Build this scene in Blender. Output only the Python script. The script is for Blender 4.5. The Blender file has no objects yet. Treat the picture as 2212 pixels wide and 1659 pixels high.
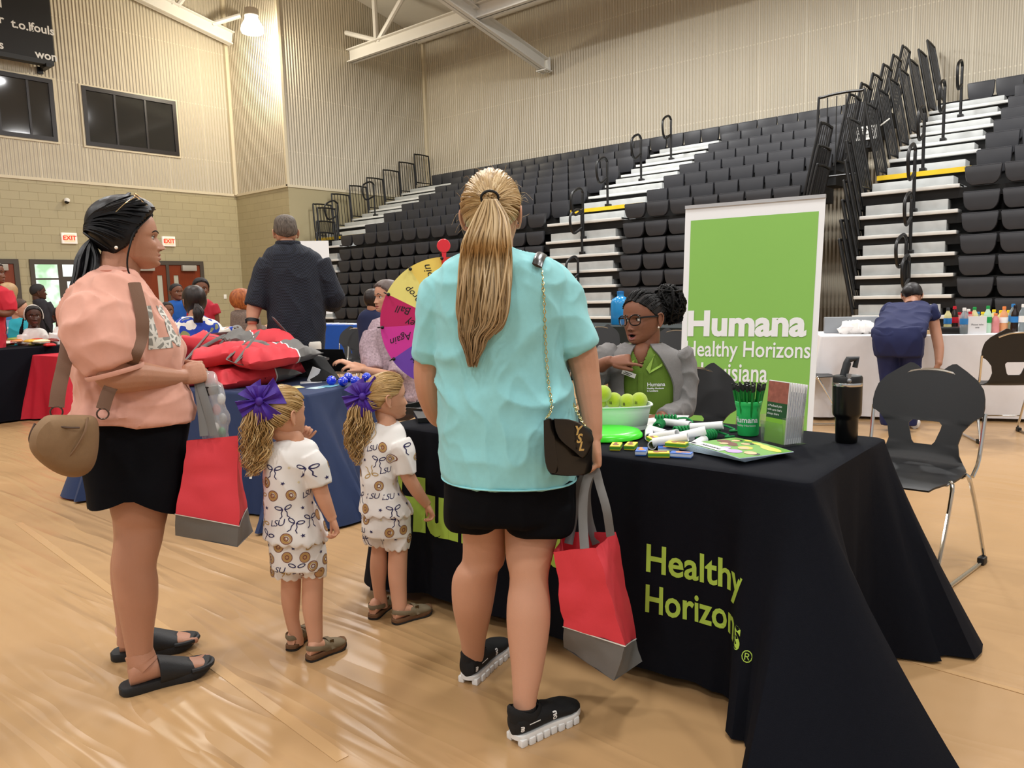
import bpy, bmesh, math, random
import numpy as np
from mathutils import Vector, Matrix, noise as mnoise
from mathutils.bvhtree import BVHTree
random.seed(7)
SC = bpy.context.scene
COL = SC.collection
PI = math.pi
R = math.radians

# ------------------------------------------------------------------ camera
FOC = 1662.0                       # focal length in pixels of the 2212 x 1659 frame
YAW, PITCH, ROLL = 0.702541163, 0.118503316, -0.0291848491
CAMZ = 1.30
CXP, CYP = 1106.0, 829.5
CAM = np.array([0.0, 0.0, CAMZ])
FW = np.array([math.cos(PITCH)*math.cos(YAW), math.cos(PITCH)*math.sin(YAW), -math.sin(PITCH)])
_r = np.array([math.sin(YAW), -math.cos(YAW), 0.0])
_u = np.cross(_r, FW)
RT = math.cos(ROLL)*_r + math.sin(ROLL)*_u
UP = -math.sin(ROLL)*_r + math.cos(ROLL)*_u
cam_d = bpy.data.cameras.new('camera')
cam_d.sensor_width = 36.0
cam_d.lens = 36.0*FOC/2212.0
cam_d.clip_end = 200
cam = bpy.data.objects.new('camera', cam_d)
COL.objects.link(cam)
cam.matrix_world = Matrix(((RT[0], UP[0], -FW[0], 0), (RT[1], UP[1], -FW[1], 0), (RT[2], UP[2], -FW[2], CAMZ), (0, 0, 0, 1)))
SC.camera = cam

# survey helpers: where a sight line of the photograph meets a plane of the hall
def ray(x, y): return FW + (x-CXP)/FOC*RT - (y-CYP)/FOC*UP
def on_z(x, y, z):
    d = ray(x, y); return CAM + d*(z-CAMZ)/d[2]
def on_x(x, y, X):
    d = ray(x, y); return CAM + d*X/d[0]
def on_y(x, y, Y):
    d = ray(x, y); return CAM + d*Y/d[1]
def at_depth(x, y, dep): return CAM + ray(x, y)*dep

# ------------------------------------------------------------------ world, lights, exposure
W = bpy.data.worlds.new('hall_light'); SC.world = W; W.use_nodes = True
bg = W.node_tree.nodes['Background']
bg.inputs[0].default_value = (0.96, 0.98, 1.0, 1)
bg.inputs[1].default_value = 0.5
SC.view_settings.view_transform = 'Standard'
SC.view_settings.look = 'None'
SC.view_settings.exposure = 0.0
SC.view_settings.gamma = 1.0
SC.view_settings.use_curve_mapping = False

def area(name, loc, size, power, col=(1, .98, .95), rot=(0, 0, 0), spread=PI):
    l = bpy.data.lights.new(name, 'AREA'); l.shape = 'DISK'; l.size = size; l.energy = power; l.color = col; l.spread = spread
    o = bpy.data.objects.new(name, l); o.location = loc; o.rotation_euler = rot; COL.objects.link(o); return o
# high-bay lamps of the hall, hung on a grid below the roof (the ones above and behind the photographer)
for ix, lx in enumerate((-9.0, -3.0, 3.0, 9.0)):
    for iy, ly in enumerate((-5.0, 1.0, 7.0, 13.0)):
        area('hall_lamp_light', (lx, ly, 8.6), 0.9, 205, (1, .995, .985))
for ly in (-1.0, 5.5, 11.0):
    area('hall_lamp_light', (12.2, ly, 8.3), 0.9, 440, (1, .995, .985))

# ------------------------------------------------------------------ materials
def lin(c):
    return tuple(((v/12.92) if v <= .04045 else ((v+.055)/1.055)**2.4) for v in c[:3])
def hexc(h):
    h = h.lstrip('#'); h = ''.join(q*2 for q in h) if len(h) == 3 else h; return lin(tuple(int(h[i:i+2], 16)/255 for i in (0, 2, 4)))
MATS = {}
def mat(name, col, rough=.6, metal=0., spec=.5, var=0., vscale=20., bump=0., bscale=60., stretch=None, trans=0., alpha=1., sheen=0., emit=0., ecol=None, coat=0., ior=1.45, coords='Object'):
    if name in MATS: return MATS[name]
    m = bpy.data.materials.new(name); m.use_nodes = True; nt = m.node_tree; b = nt.nodes['Principled BSDF']
    c = hexc(col) if isinstance(col, str) else col
    b.inputs['Base Color'].default_value = (*c, 1)
    b.inputs['Roughness'].default_value = rough; b.inputs['Metallic'].default_value = metal
    b.inputs['Specular IOR Level'].default_value = spec; b.inputs['IOR'].default_value = ior
    b.inputs['Transmission Weight'].default_value = trans; b.inputs['Alpha'].default_value = alpha
    b.inputs['Sheen Weight'].default_value = sheen; b.inputs['Coat Weight'].default_value = coat
    if emit:
        b.inputs['Emission Color'].default_value = (*(hexc(ecol) if ecol else c), 1); b.inputs['Emission Strength'].default_value = emit
    if var or bump:
        tc = nt.nodes.new('ShaderNodeTexCoord'); mp = nt.nodes.new('ShaderNodeMapping'); nt.links.new(tc.outputs[coords], mp.inputs[0])
        if stretch: mp.inputs['Scale'].default_value = stretch
    if var:
        n = nt.nodes.new('ShaderNodeTexNoise'); n.inputs['Scale'].default_value = vscale; n.inputs['Detail'].default_value = 4
        nt.links.new(mp.outputs[0], n.inputs['Vector'])
        mx = nt.nodes.new('ShaderNodeMix'); mx.data_type = 'RGBA'
        mx.inputs[6].default_value = (*[v*(1-var) for v in c], 1); mx.inputs[7].default_value = (*[min(1, v*(1+var)) for v in c], 1)
        nt.links.new(n.outputs[0], mx.inputs[0]); nt.links.new(mx.outputs[2], b.inputs['Base Color'])
    if bump:
        n = nt.nodes.new('ShaderNodeTexNoise'); n.inputs['Scale'].default_value = bscale; n.inputs['Detail'].default_value = 3
        nt.links.new(mp.outputs[0], n.inputs['Vector'])
        bp = nt.nodes.new('ShaderNodeBump'); bp.inputs['Strength'].default_value = bump; bp.inputs['Distance'].default_value = .01
        nt.links.new(n.outputs[0], bp.inputs['Height']); nt.links.new(bp.outputs[0], b.inputs['Normal'])
    MATS[name] = m; return m
def nodes_of(m): return m.node_tree, m.node_tree.nodes['Principled BSDF']

# ------------------------------------------------------------------ mesh helpers
def V3(p): return np.array([float(p[0]), float(p[1]), float(p[2])])
class MB:
    """collects shapes into one mesh"""
    def __init__(s): s.v = []; s.f = []; s.m = []; s.k = 0
    def mi(s, k): s.k = k; return s
    def add(s, vs, fs):
        o = len(s.v); s.v.extend([tuple(map(float, p)) for p in vs]); s.f.extend([tuple(o+i for i in f) for f in fs]); s.m.extend([s.k]*len(fs)); return s
    def box(s, c, d, rz=0., bev=0., mtx=None):
        x, y, z = d[0]/2, d[1]/2, d[2]/2
        if bev > 0:
            bm = bmesh.new(); bmesh.ops.create_cube(bm, size=1)
            for v in bm.verts: v.co = Vector((v.co.x*2*x, v.co.y*2*y, v.co.z*2*z))
            bmesh.ops.bevel(bm, geom=bm.edges[:], offset=min(bev, .45*min(d)), segments=2, profile=.6, affect='EDGES')
            bm.verts.index_update(); vs = [tuple(v.co) for v in bm.verts]; fs = [tuple(v.index for v in f.verts) for f in bm.faces]; bm.free()
        else:
            vs = [(sx*x, sy*y, sz*z) for sx in (-1, 1) for sy in (-1, 1) for sz in (-1, 1)]
            fs = [(0, 1, 3, 2), (4, 6, 7, 5), (0, 4, 5, 1), (2, 3, 7, 6), (0, 2, 6, 4), (1, 5, 7, 3)]
        M = mtx if mtx is not None else Matrix.Rotation(rz, 3, 'Z')
        return s.add([tuple(M @ Vector(v) + Vector(c)) for v in vs], fs)
    def box2(s, lo, hi, bev=0.):
        return s.box([(a+b)/2 for a, b in zip(lo, hi)], [abs(b-a) for a, b in zip(lo, hi)], bev=bev)
    def loft(s, rings, cap=True, closed=True):
        n = len(rings[0]); vs = [p for r in rings for p in r]; fs = []
        for i in range(len(rings)-1):
            for j in range(n if closed else n-1):
                a = i*n+j; b = i*n+(j+1) % n; fs.append((a, b, b+n, a+n))
        if cap and closed:
            fs.append(tuple(reversed(range(n)))); fs.append(tuple((len(rings)-1)*n+j for j in range(n)))
        return s.add(vs, fs)
    def tube(s, path, rad, n=8, cap=True, flat=1., upv=None, closed=False):
        P = [V3(p) for p in path]; m = len(P)
        rad = list(rad) if hasattr(rad, '__len__') else [rad]*m
        T = []
        for i in range(m):
            if closed: t = P[(i+1) % m]-P[i-1]
            else: t = P[min(i+1, m-1)]-P[max(i-1, 0)]
            L = np.linalg.norm(t); T.append(t/L if L > 1e-9 else np.array([0, 0, 1.]))
        u = V3(upv) if upv is not None else (np.array([0, 0, 1.]) if abs(T[0][2]) < .9 else np.array([1., 0, 0]))
        rings = []
        for i in range(m):
            t = T[i]; u = u - t*(u@t); L = np.linalg.norm(u)
            if L < 1e-6: u = np.cross(t, [1., .3, .2]); L = np.linalg.norm(u)
            u = u/L; w = np.cross(t, u)
            rr = rad[i]; ra, rb = (rr if hasattr(rr, '__len__') else (rr, rr*flat))
            rings.append([P[i]+ra*math.cos(2*PI*k/n)*w+rb*math.sin(2*PI*k/n)*u for k in range(n)])
        if closed: rings.append(rings[0]); cap = False
        return s.loft(rings, cap)
    def lathe(s, prof, c=(0, 0, 0), n=24, axis=None, cap=True):
        M = Matrix.Identity(3) if axis is None else Vector((0, 0, 1)).rotation_difference(Vector(axis)).to_matrix()
        rings = [[tuple(M @ Vector((r*math.cos(2*PI*k/n), r*math.sin(2*PI*k/n), z)) + Vector(c)) for k in range(n)] for r, z in prof]
        return s.loft(rings, cap)
    def sphere(s, c, r, n=16, m=10, mtx=None):
        r = r if hasattr(r, '__len__') else (r, r, r)
        rings = []
        for i in range(1, m):
            a = -PI/2+PI*i/m
            rings.append([(r[0]*math.cos(a)*math.cos(2*PI*k/n), r[1]*math.cos(a)*math.sin(2*PI*k/n), r[2]*math.sin(a)) for k in range(n)])
        M = mtx if mtx is not None else Matrix.Identity(3)
        o = len(s.v)
        vs = [tuple(M @ Vector(p) + Vector(c)) for rg in rings for p in rg]+[tuple(M @ Vector((0, 0, -r[2]))+Vector(c)), tuple(M @ Vector((0, 0, r[2]))+Vector(c))]
        fs = []
        for i in range(m-2):
            for j in range(n):
                a = i*n+j; b = i*n+(j+1) % n; fs.append((a, b, b+n, a+n))
        L = (m-1)*n
        for j in range(n): fs.append((L, (j+1) % n, j)); fs.append((L+1, (m-2)*n+j, (m-2)*n+(j+1) % n))
        return s.add(vs, fs)
    def prism(s, poly, fn, t0=0., t1=1.):
        """poly: 2d points; fn(u,v,t)->3d"""
        n = len(poly); vs = [fn(u, v, t0) for u, v in poly]+[fn(u, v, t1) for u, v in poly]
        fs = [tuple(reversed(range(n))), tuple(range(n, 2*n))]+[(j, (j+1) % n, n+(j+1) % n, n+j) for j in range(n)]
        return s.add(vs, fs)
    def sheet(s, grid, thick=0.):
        """grid: rows of 3d points -> sheet (with thickness)"""
        a = np.array(grid, float); r, c = a.shape[:2]
        du = np.gradient(a, axis=0); dv = np.gradient(a, axis=1); n = np.cross(du, dv); n /= (np.linalg.norm(n, axis=2, keepdims=True)+1e-12)
        if thick == 0:
            return s.add(a.reshape(-1, 3), [(i*c+j, i*c+j+1, (i+1)*c+j+1, (i+1)*c+j) for i in range(r-1) for j in range(c-1)])
        A = (a+n*thick/2).reshape(-1, 3); B = (a-n*thick/2).reshape(-1, 3); N = r*c
        fs = []
        for i in range(r-1):
            for j in range(c-1):
                q = (i*c+j, i*c+j+1, (i+1)*c+j+1, (i+1)*c+j); fs.append(q); fs.append(tuple(N+k for k in reversed(q)))
        edge = [i*c for i in range(r)]+[(r-1)*c+j for j in range(1, c)]+[i*c+c-1 for i in range(r-2, -1, -1)]+[j for j in range(c-2, 0, -1)]
        for k in range(len(edge)):
            p, q = edge[k], edge[(k+1) % len(edge)]; fs.append((q, p, N+p, N+q))
        return s.add(np.vstack([A, B]), fs)
    def mesh(s, name, mats, smooth=True, base=None):
        me = bpy.data.meshes.new(name)
        v = s.v if base is None else [(p[0]-base[0], p[1]-base[1], p[2]-base[2]) for p in s.v]
        me.from_pydata(v, [], s.f); me.update()
        for m in (mats if isinstance(mats, (list, tuple)) else [mats]): me.materials.append(m)
        me.polygons.foreach_set('material_index', s.m)
        bm = bmesh.new(); bm.from_mesh(me); bmesh.ops.recalc_face_normals(bm, faces=bm.faces); bm.to_mesh(me); bm.free()
        if smooth:
            me.polygons.foreach_set('use_smooth', [True]*len(me.polygons))
            try: me.set_sharp_from_angle(angle=R(smooth if smooth is not True else 42))
            except Exception: pass
        return me
    def build(s, name, mats, parent=None, smooth=True, base=None):
        """link as ONE object; vertices are in hall coordinates unless parent is a rotated thing"""
        b = base; rt = parent
        while rt is not None and rt.parent is not None: rt = rt.parent
        if b is None and rt is not None and rt.get('world'): b = WORLDLOC[rt.name]
        o = bpy.data.objects.new(name, s.mesh(name, mats, smooth, b)); COL.objects.link(o)
        if parent is not None:
            o.parent = parent
        elif base is not None: o.location = base
        return o
WORLDLOC = {}
def link_mesh(name, me, parent=None):
    o = bpy.data.objects.new(name, me); COL.objects.link(o)
    if parent is not None: o.parent = parent
    return o
def thing(name, label, cat, loc=(0, 0, 0), group=None, rz=0., world=True):
    """an Empty at the thing's base; its parts are children. world: parts are given in hall coordinates"""
    o = bpy.data.objects.new(name, None); o.location = loc; o.rotation_euler = (0, 0, rz); o.empty_display_size = .1; COL.objects.link(o)
    o['label'] = label; o['category'] = cat
    if group: o['group'] = group
    if world: o['world'] = 1; WORLDLOC[o.name] = tuple(loc)
    return o
def sub(o, parent):
    """make o (built in hall coordinates with parent's base) a sub-part: same origin as the part"""
    o.parent = parent; return o
def tag(o, label, cat, group=None):
    o['label'] = label; o['category'] = cat
    if group: o['group'] = group
    return o
def struct(name, mb, m, smooth=False):
    o = mb.build(name, m, smooth=smooth); o['kind'] = 'structure'; return o
def dup(root, loc=None, rz=None, label=None):
    r = root.copy(); COL.objects.link(r)
    if loc is not None: r.location = loc
    if rz is not None: r.rotation_euler = (0, 0, rz)
    if label: r['label'] = label
    for ch in list(root.children):
        c = ch.copy(); COL.objects.link(c); c.parent = r
        for g in list(ch.children):
            d = g.copy(); COL.objects.link(d); d.parent = c
    return r

def remesh(mb, voxel, smooth_it=4, fac=.5):
    """one continuous skin over overlapping closed shapes -> MB"""
    me = mb.mesh('tmp', [], False); o = bpy.data.objects.new('tmp', me); COL.objects.link(o)
    m = o.modifiers.new('r', 'REMESH'); m.mode = 'VOXEL'; m.voxel_size = voxel; m.adaptivity = 0
    if smooth_it:
        q = o.modifiers.new('s', 'SMOOTH'); q.iterations = smooth_it; q.factor = fac
    dg = bpy.context.evaluated_depsgraph_get(); dg.update(); e = o.evaluated_get(dg); r = bpy.data.meshes.new_from_object(e)
    out = MB(); n = len(r.vertices); co = np.empty(n*3); r.vertices.foreach_get('co', co)
    out.add(co.reshape(-1, 3), [tuple(p.vertices) for p in r.polygons])
    bpy.data.objects.remove(o); bpy.data.meshes.remove(me); bpy.data.meshes.remove(r)
    return out
def wrinkle(mb, amp, scale, seed=0, axis=None, fn=None):
    """cloth folds: move vertices along their normals by noise"""
    v = np.array(mb.v); n = np.zeros_like(v)
    for f in mb.f:
        a, b, c = v[f[0]], v[f[1]], v[f[2]]; q = np.cross(b-a, c-a)
        for i in f: n[i] += q
    n /= (np.linalg.norm(n, axis=1, keepdims=True)+1e-12)
    sc = np.array(scale if hasattr(scale, '__len__') else (scale,)*3)
    for i in range(len(v)):
        p = v[i]; w = fn(p) if fn else 1.
        if w == 0: continue
        q = p if axis is None else axis @ p
        h = mnoise.noise(Vector(q*sc)+Vector((seed*7.1, seed*3.3, 0)))
        h2 = mnoise.noise(Vector(q*sc*2.1)+Vector((0, seed*5.7, 9)))
        v[i] = p+n[i]*amp*w*(2.2*max(0, 1-abs(h)*1.9)**1.6-.7+.35*h2)
    mb.v = [tuple(p) for p in v]; return mb
def cr(pts, n):
    """smooth curve through points (Catmull-Rom), n samples per span"""
    P = [np.array(p, float) for p in pts]; P = [2*P[0]-P[1]]+P+[2*P[-1]-P[-2]]; out = []
    for i in range(1, len(P)-2):
        for k in range(n):
            t = k/n; a, b, c, d = P[i-1:i+3]
            out.append(.5*((2*b)+(-a+c)*t+(2*a-5*b+4*c-d)*t*t+(-a+3*b-3*c+d)*t**3))
    out.append(P[-2]); return out
FONT = None
def text_polys(txt, size, bold=0., shear=0., spacing=1., align='CENTER'):
    """letters as flat 2d triangles: (verts2d, faces)"""
    cu = bpy.data.curves.new('t', 'FONT'); cu.body = txt; cu.size = size; cu.offset = bold; cu.shear = shear; cu.space_character = spacing; cu.align_x = align; cu.align_y = 'CENTER'; cu.resolution_u = 3
    o = bpy.data.objects.new('t', cu); COL.objects.link(o)
    dg = bpy.context.evaluated_depsgraph_get(); dg.update(); me = bpy.data.meshes.new_from_object(o.evaluated_get(dg))
    bm = bmesh.new(); bm.from_mesh(me); bmesh.ops.triangulate(bm, faces=bm.faces); bmesh.ops.remove_doubles(bm, verts=bm.verts, dist=1e-6)
    bm.verts.index_update(); vs = [(v.co.x, v.co.y) for v in bm.verts]; fs = [tuple(v.index for v in f.verts) for f in bm.faces]
    bm.free(); bpy.data.objects.remove(o); bpy.data.meshes.remove(me); bpy.data.curves.remove(cu)
    return vs, fs
def bvh_of(*mbs):
    vs = []; fs = []
    for m in mbs:
        o = len(vs); vs += m.v; fs += [tuple(o+i for i in f) for f in m.f]
    return BVHTree.FromPolygons([Vector(v) for v in vs], fs)
def flat_text(mb, txt, size, fn, bold=0., shear=0., spacing=1., align='CENTER', sub_len=0.):
    """lay letters with fn(u, v)->3d"""
    vs, fs = text_polys(txt, size, bold, shear, spacing, align)
    if sub_len:
        bm = bmesh.new(); V = [bm.verts.new((a, b, 0)) for a, b in vs]
        for f in fs:
            try: bm.faces.new([V[i] for i in f])
            except ValueError: pass
        for _ in range(3):
            es = [e for e in bm.edges if e.calc_length() > sub_len]
            if not es: break
            bmesh.ops.subdivide_edges(bm, edges=es, cuts=1); bmesh.ops.triangulate(bm, faces=bm.faces)
        bm.verts.index_update(); vs = [(v.co.x, v.co.y) for v in bm.verts]; fs = [tuple(v.index for v in f.verts) for f in bm.faces]; bm.free()
    mb.add([fn(a, b) for a, b in vs], fs)
def plane_fn(o, du, dv):
    o = V3(o); du = V3(du); dv = V3(dv)
    return lambda u, v: o+du*u+dv*v
# ================================================================== THE HALL
YW, XB, YA, XW, ZB = 21.2, 12.64, 18.55, 18.0, 4.38     # back wall, pier face, bay end wall, bleacher wall, top of the block courses
def roof_z(x): return 9.46+.2*(XW-abs(x)) if abs(x) < 30 else 0

def wall_metal(name, axis):
    m = bpy.data.materials.new(name); m.use_nodes = True; nt, b = nodes_of(m)
    tc = nt.nodes.new('ShaderNodeTexCoord'); sp = nt.nodes.new('ShaderNodeSeparateXYZ'); nt.links.new(tc.outputs['Object'], sp.inputs[0])
    def mth(op, a, bb=None):
        n = nt.nodes.new('ShaderNodeMath'); n.operation = op
        for i, q in enumerate((a, bb)):
            if q is None: continue
            if isinstance(q, (int, float)): n.inputs[i].default_value = q
            else: nt.links.new(q, n.inputs[i])
        return n.outputs[0]
    u = sp.outputs[axis]; z = sp.outputs[2]
    rib = mth('SINE', mth('MULTIPLY', u, 2*PI/.085))
    seam = mth('LESS_THAN', mth('ABSOLUTE', mth('SUBTRACT', mth('MODULO', mth('ADD', u, 100.), 1.08), .54)), .012)
    row = mth('LESS_THAN', mth('ABSOLUTE', mth('SUBTRACT', mth('MODULO', z, 1.52), .76)), .015)
    dots = mth('MULTIPLY', row, mth('GREATER_THAN', rib, .2))
    mark = mth('MULTIPLY', mth('MAXIMUM', seam, dots), .55)
    n = nt.nodes.new('ShaderNodeTexNoise'); n.inputs['Scale'].default_value = .5; nt.links.new(tc.outputs['Object'], n.inputs[0])
    mx = nt.nodes.new('ShaderNodeMix'); mx.data_type = 'RGBA'; mx.inputs[6].default_value = (*hexc('#c9bfa9'), 1); mx.inputs[7].default_value = (*hexc('#d1c8b4'), 1)
    nt.links.new(n.outputs[0], mx.inputs[0])
    m2 = nt.nodes.new('ShaderNodeMix'); m2.data_type = 'RGBA'; m2.inputs[7].default_value = (*hexc('#efe6cf'), 1)
    nt.links.new(mx.outputs[2], m2.inputs[6]); nt.links.new(mark, m2.inputs[0]); nt.links.new(m2.outputs[2], b.inputs['Base Color'])
    bp = nt.nodes.new('ShaderNodeBump'); bp.inputs['Strength'].default_value = .75; bp.inputs['Distance'].default_value = .02
    nt.links.new(rib, bp.inputs['Height']); nt.links.new(bp.outputs[0], b.inputs['Normal'])
    b.inputs['Roughness'].default_value = .42; b.inputs['Specular IOR Level'].default_value = .45
    return m
def block_mat(name, axis):
    m = bpy.data.materials.new(name); m.use_nodes = True; nt, b = nodes_of(m)
    tc = nt.nodes.new('ShaderNodeTexCoord'); sp = nt.nodes.new('ShaderNodeSeparateXYZ'); cb = nt.nodes.new('ShaderNodeCombineXYZ'); nt.links.new(tc.outputs['Object'], sp.inputs[0])
    nt.links.new(sp.outputs[axis], cb.inputs[0]); nt.links.new(sp.outputs[2], cb.inputs[1])
    br = nt.nodes.new('ShaderNodeTexBrick'); nt.links.new(cb.outputs[0], br.inputs[0])
    br.inputs['Scale'].default_value = 1.; br.inputs['Brick Width'].default_value = .406; br.inputs['Row Height'].default_value = .203; br.inputs['Mortar Size'].default_value = .006; br.inputs['Mortar Smooth'].default_value = .6
    br.inputs['Color1'].default_value = (*hexc('#aba07e'), 1); br.inputs['Color2'].default_value = (*hexc('#b0a582'), 1); br.inputs['Mortar'].default_value = (*hexc('#9d9270'), 1)
    nt.links.new(br.outputs[0], b.inputs['Base Color'])
    bp = nt.nodes.new('ShaderNodeBump'); bp.invert = True; bp.inputs['Strength'].default_value = .6; bp.inputs['Distance'].default_value = .008
    nt.links.new(br.outputs[1], bp.inputs['Height']); nt.links.new(bp.outputs[0], b.inputs['Normal'])
    b.inputs['Roughness'].default_value = .45
    return m
MWX, MWY = wall_metal('ribbed_panel_x', 0), wall_metal('ribbed_panel_y', 1)
MBX, MBY = block_mat('painted_block_x', 0), block_mat('painted_block_y', 1)
M_trim = mat('cream_trim', '#d6cbb0', .45)
M_white = mat('white_steel', '#d9d7d0', .4, bump=.05, bscale=4)
M_roof = mat('roof_liner', '#cbc5b8', .8, var=.06, vscale=1.5, bump=.6, bscale=.9)

def floor_mat():
    m = bpy.data.materials.new('floor_tarp'); m.use_nodes = True; nt, b = nodes_of(m)
    tc = nt.nodes.new('ShaderNodeTexCoord')
    def noise(scale, st, rot=0., det=3., dist=0.):
        mp = nt.nodes.new('ShaderNodeMapping'); mp.inputs['Scale'].default_value = st; mp.inputs['Rotation'].default_value = (0, 0, rot); nt.links.new(tc.outputs['Object'], mp.inputs[0])
        n = nt.nodes.new('ShaderNodeTexNoise'); n.inputs['Scale'].default_value = scale; n.inputs['Detail'].default_value = det; n.inputs['Distortion'].default_value = dist
        nt.links.new(mp.outputs[0], n.inputs[0]); return n.outputs[0]
    def mth(op, a, bb=0.):
        n = nt.nodes.new('ShaderNodeMath'); n.operation = op
        for i, q in enumerate((a, bb)):
            if isinstance(q, (int, float)): n.inputs[i].default_value = q
            else: nt.links.new(q, n.inputs[i])
        return n.outputs[0]
    ridge = mth('SUBTRACT', 1., mth('ABSOLUTE', mth('MULTIPLY', mth('SUBTRACT', noise(1.0, (5.2, .55, 1), R(-36), 2, .4), .5), 8.)))   # long creases of the tarp
    ridge = mth('MAXIMUM', ridge, 0.)
    soft = noise(2.2, (1, 1, 1), 0, 2, .6)
    sp = nt.nodes.new('ShaderNodeSeparateXYZ'); nt.links.new(tc.outputs['Object'], sp.inputs[0])
    # creases die out towards the tables on the right
    fall = nt.nodes.new('ShaderNodeMapRange'); nt.links.new(mth('SUBTRACT', sp.outputs[1], mth('MULTIPLY', sp.outputs[0], .9)), fall.inputs[0])
    fall.inputs[1].default_value = -.6; fall.inputs[2].default_value = 2.2; fall.inputs[3].default_value = .12; fall.inputs[4].default_value = 1.
    h = mth('ADD', mth('MULTIPLY', mth('MULTIPLY', ridge, fall.outputs[0]), .6), mth('MULTIPLY', soft, .55))
    bp = nt.nodes.new('ShaderNodeBump'); bp.inputs['Strength'].default_value = .55; bp.inputs['Distance'].default_value = .03
    nt.links.new(h, bp.inputs['Height']); nt.links.new(bp.outputs[0], b.inputs['Normal'])
    mx = nt.nodes.new('ShaderNodeMix'); mx.data_type = 'RGBA'; mx.inputs[6].default_value = (*hexc('#ae8b60'), 1); mx.inputs[7].default_value = (*hexc('#b69268'), 1)
    nt.links.new(noise(1.3, (1, 1, 1), 0, 4), mx.inputs[0]); nt.links.new(mx.outputs[2], b.inputs['Base Color'])
    b.inputs['Roughness'].default_value = .3; b.inputs['Specular IOR Level'].default_value = .5
    return m
struct('floor', MB().box2((-16, -14, -.1), (XW+.3, YW+.3, 0)), floor_mat())
# taped seams of the floor cover
for (a, b_, w) in ((on_z(40, 1130, 0), on_z(740, 1640, 0), .02), (on_z(1940, 1420, 0), on_z(2330, 1530, 0), .012), (on_z(1650, 1608, 0), on_z(1760, 1700, 0), .05)):
    d = (b_-a); d /= np.linalg.norm(d); nrm = np.array([-d[1], d[0], 0])*w
    mb = MB().sheet([[a-nrm+[0, 0, .001], a+nrm+[0, 0, .001]], [b_-nrm+[0, 0, .001], b_+nrm+[0, 0, .001]]], .0015)
    struct('trim_%d' % (1+len([o for o in COL.objects if o.name.startswith('trim_')])), mb, mat('tape', '#bd996d', .25))

def slab_x(x0, x1, y0, y1, z0, ztop=None, z1=0):     # wall running along x
    mb = MB(); n = 2 if x0*x1 >= 0 else 3; xs = np.linspace(x0, x1, n) if n == 2 else np.array([x0, 0, x1])
    zt = [(roof_z(x)+.05) if ztop is None else ztop for x in xs]
    for i in range(len(xs)-1):
        a, c = xs[i], xs[i+1]
        vs = [(a, y0, z0), (c, y0, z0), (c, y0, zt[i+1]), (a, y0, zt[i]), (a, y1, z0), (c, y1, z0), (c, y1, zt[i+1]), (a, y1, zt[i])]
        mb.add(vs, [(0, 1, 2, 3), (5, 4, 7, 6), (4, 0, 3, 7), (1, 5, 6, 2), (3, 2, 6, 7), (4, 5, 1, 0)])
    return mb
struct('wall_back', slab_x(-16, XB, YW, YW+.3, ZB), MWX)
struct('wall_back_base', slab_x(-16, XB, YW, YW+.3, 0, ZB), MBX)
struct('wall_pier', MB().box2((XB, YA-.004, ZB), (XB+.02, YW, 10.7)), MWY)
struct('wall_pier_base', MB().box2((XB, YA-.004, 0), (XB+.02, YW, ZB)), MBY)
struct('wall_bay', slab_x(XB+.019, XW, YA, YA+.3, ZB), MWX)
struct('wall_bay_base', slab_x(XB+.019, XW, YA, YA+.3, 0, ZB), mat('bay_block_paint', '#aba07e', .5))
struct('wall_right', MB().box2((XW, -14, 0), (XW+.3, YA+.3, 10.2)), MWY)
rf = MB()
rf.sheet([[(x, -14, roof_z(x)), (x, YW+.3, roof_z(x))] for x in (-18, 0, 18.2)], .1)
struct('ceiling', rf, M_roof)
tr = MB()
for lo, hi in (((-16, YW-.03, ZB-.03), (XB, YW+.01, ZB+.04)), ((XB-.03, YA-.02, ZB-.03), (XB+.01, YW, ZB+.04)), ((XB-.03, YA-.03, ZB-.03), (XW, YA+.01, ZB+.04)),
               ((XB-.09, YW-.09, ZB), (XB+.01, YW+.01, 10.6)), ((XB-.03, YA-.03, ZB), (XB+.05, YA+.05, 10.5)), ((XW-.1, YA-.1, ZB), (XW+.01, YA+.01, 9.6))):
    tr.box2(lo, hi)
struct('trim_wall', tr, M_trim)

# ---- roof steel
def ibeam(mb, a, b, h, w, t=.03):
    a = V3(a); b = V3(b); d = b-a; L = np.linalg.norm(d); d /= L
    s = np.cross(d, [0, 0, 1.]); s /= np.linalg.norm(s); u = np.cross(s, d)
    for cu_, hh, ww in ((0, h, t), (h/2-t/2, t, w), (-h/2+t/2, t, w)):
        c = u*cu_; vs = [p+c+s*sx*ww/2+u*su*hh/2 for p in (a, b) for sx in (-1, 1) for su in (-1, 1)]
        mb.add(vs, [(0, 1, 3, 2), (4, 6, 7, 5), (0, 4, 5, 1), (2, 3, 7, 6), (0, 2, 6, 4), (1, 5, 7, 3)])
    return mb
def strut(mb, a, b, r=.06): return mb.tube([a, b], r, 8)
def truss_chord(X0, Y, Z0, X1, sl=.215): return lambda x: (x, Y, Z0+sl*(X0-x))
t1 = truss_chord(12.5, 20.72, 8.72, 0)
T = thing('roof_truss', 'white steel truss crossing above the back wall windows, top left', 'roof truss', t1(12.5), 'white roof trusses')
ibeam(MB(), t1(12.56), t1(-6), .36, .22).build('chord', M_white, T, smooth=False)
for xa, xb in ((10.9, 10.2), (11.0, 12.0), (8.2, 9.9), (8.0, 7.0), (5.2, 6.8)):
    a = V3(t1(xa))+[0, 0, .16]; strut(MB(), a, (xb, 20.72, roof_z(xb)-.1), .07).build('web_strut', M_white, T)
strut(MB(), V3(t1(12.0))+[0, 0, .15], (12.62, 20.3, 9.25), .07).build('web_strut', M_white, T)
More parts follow.
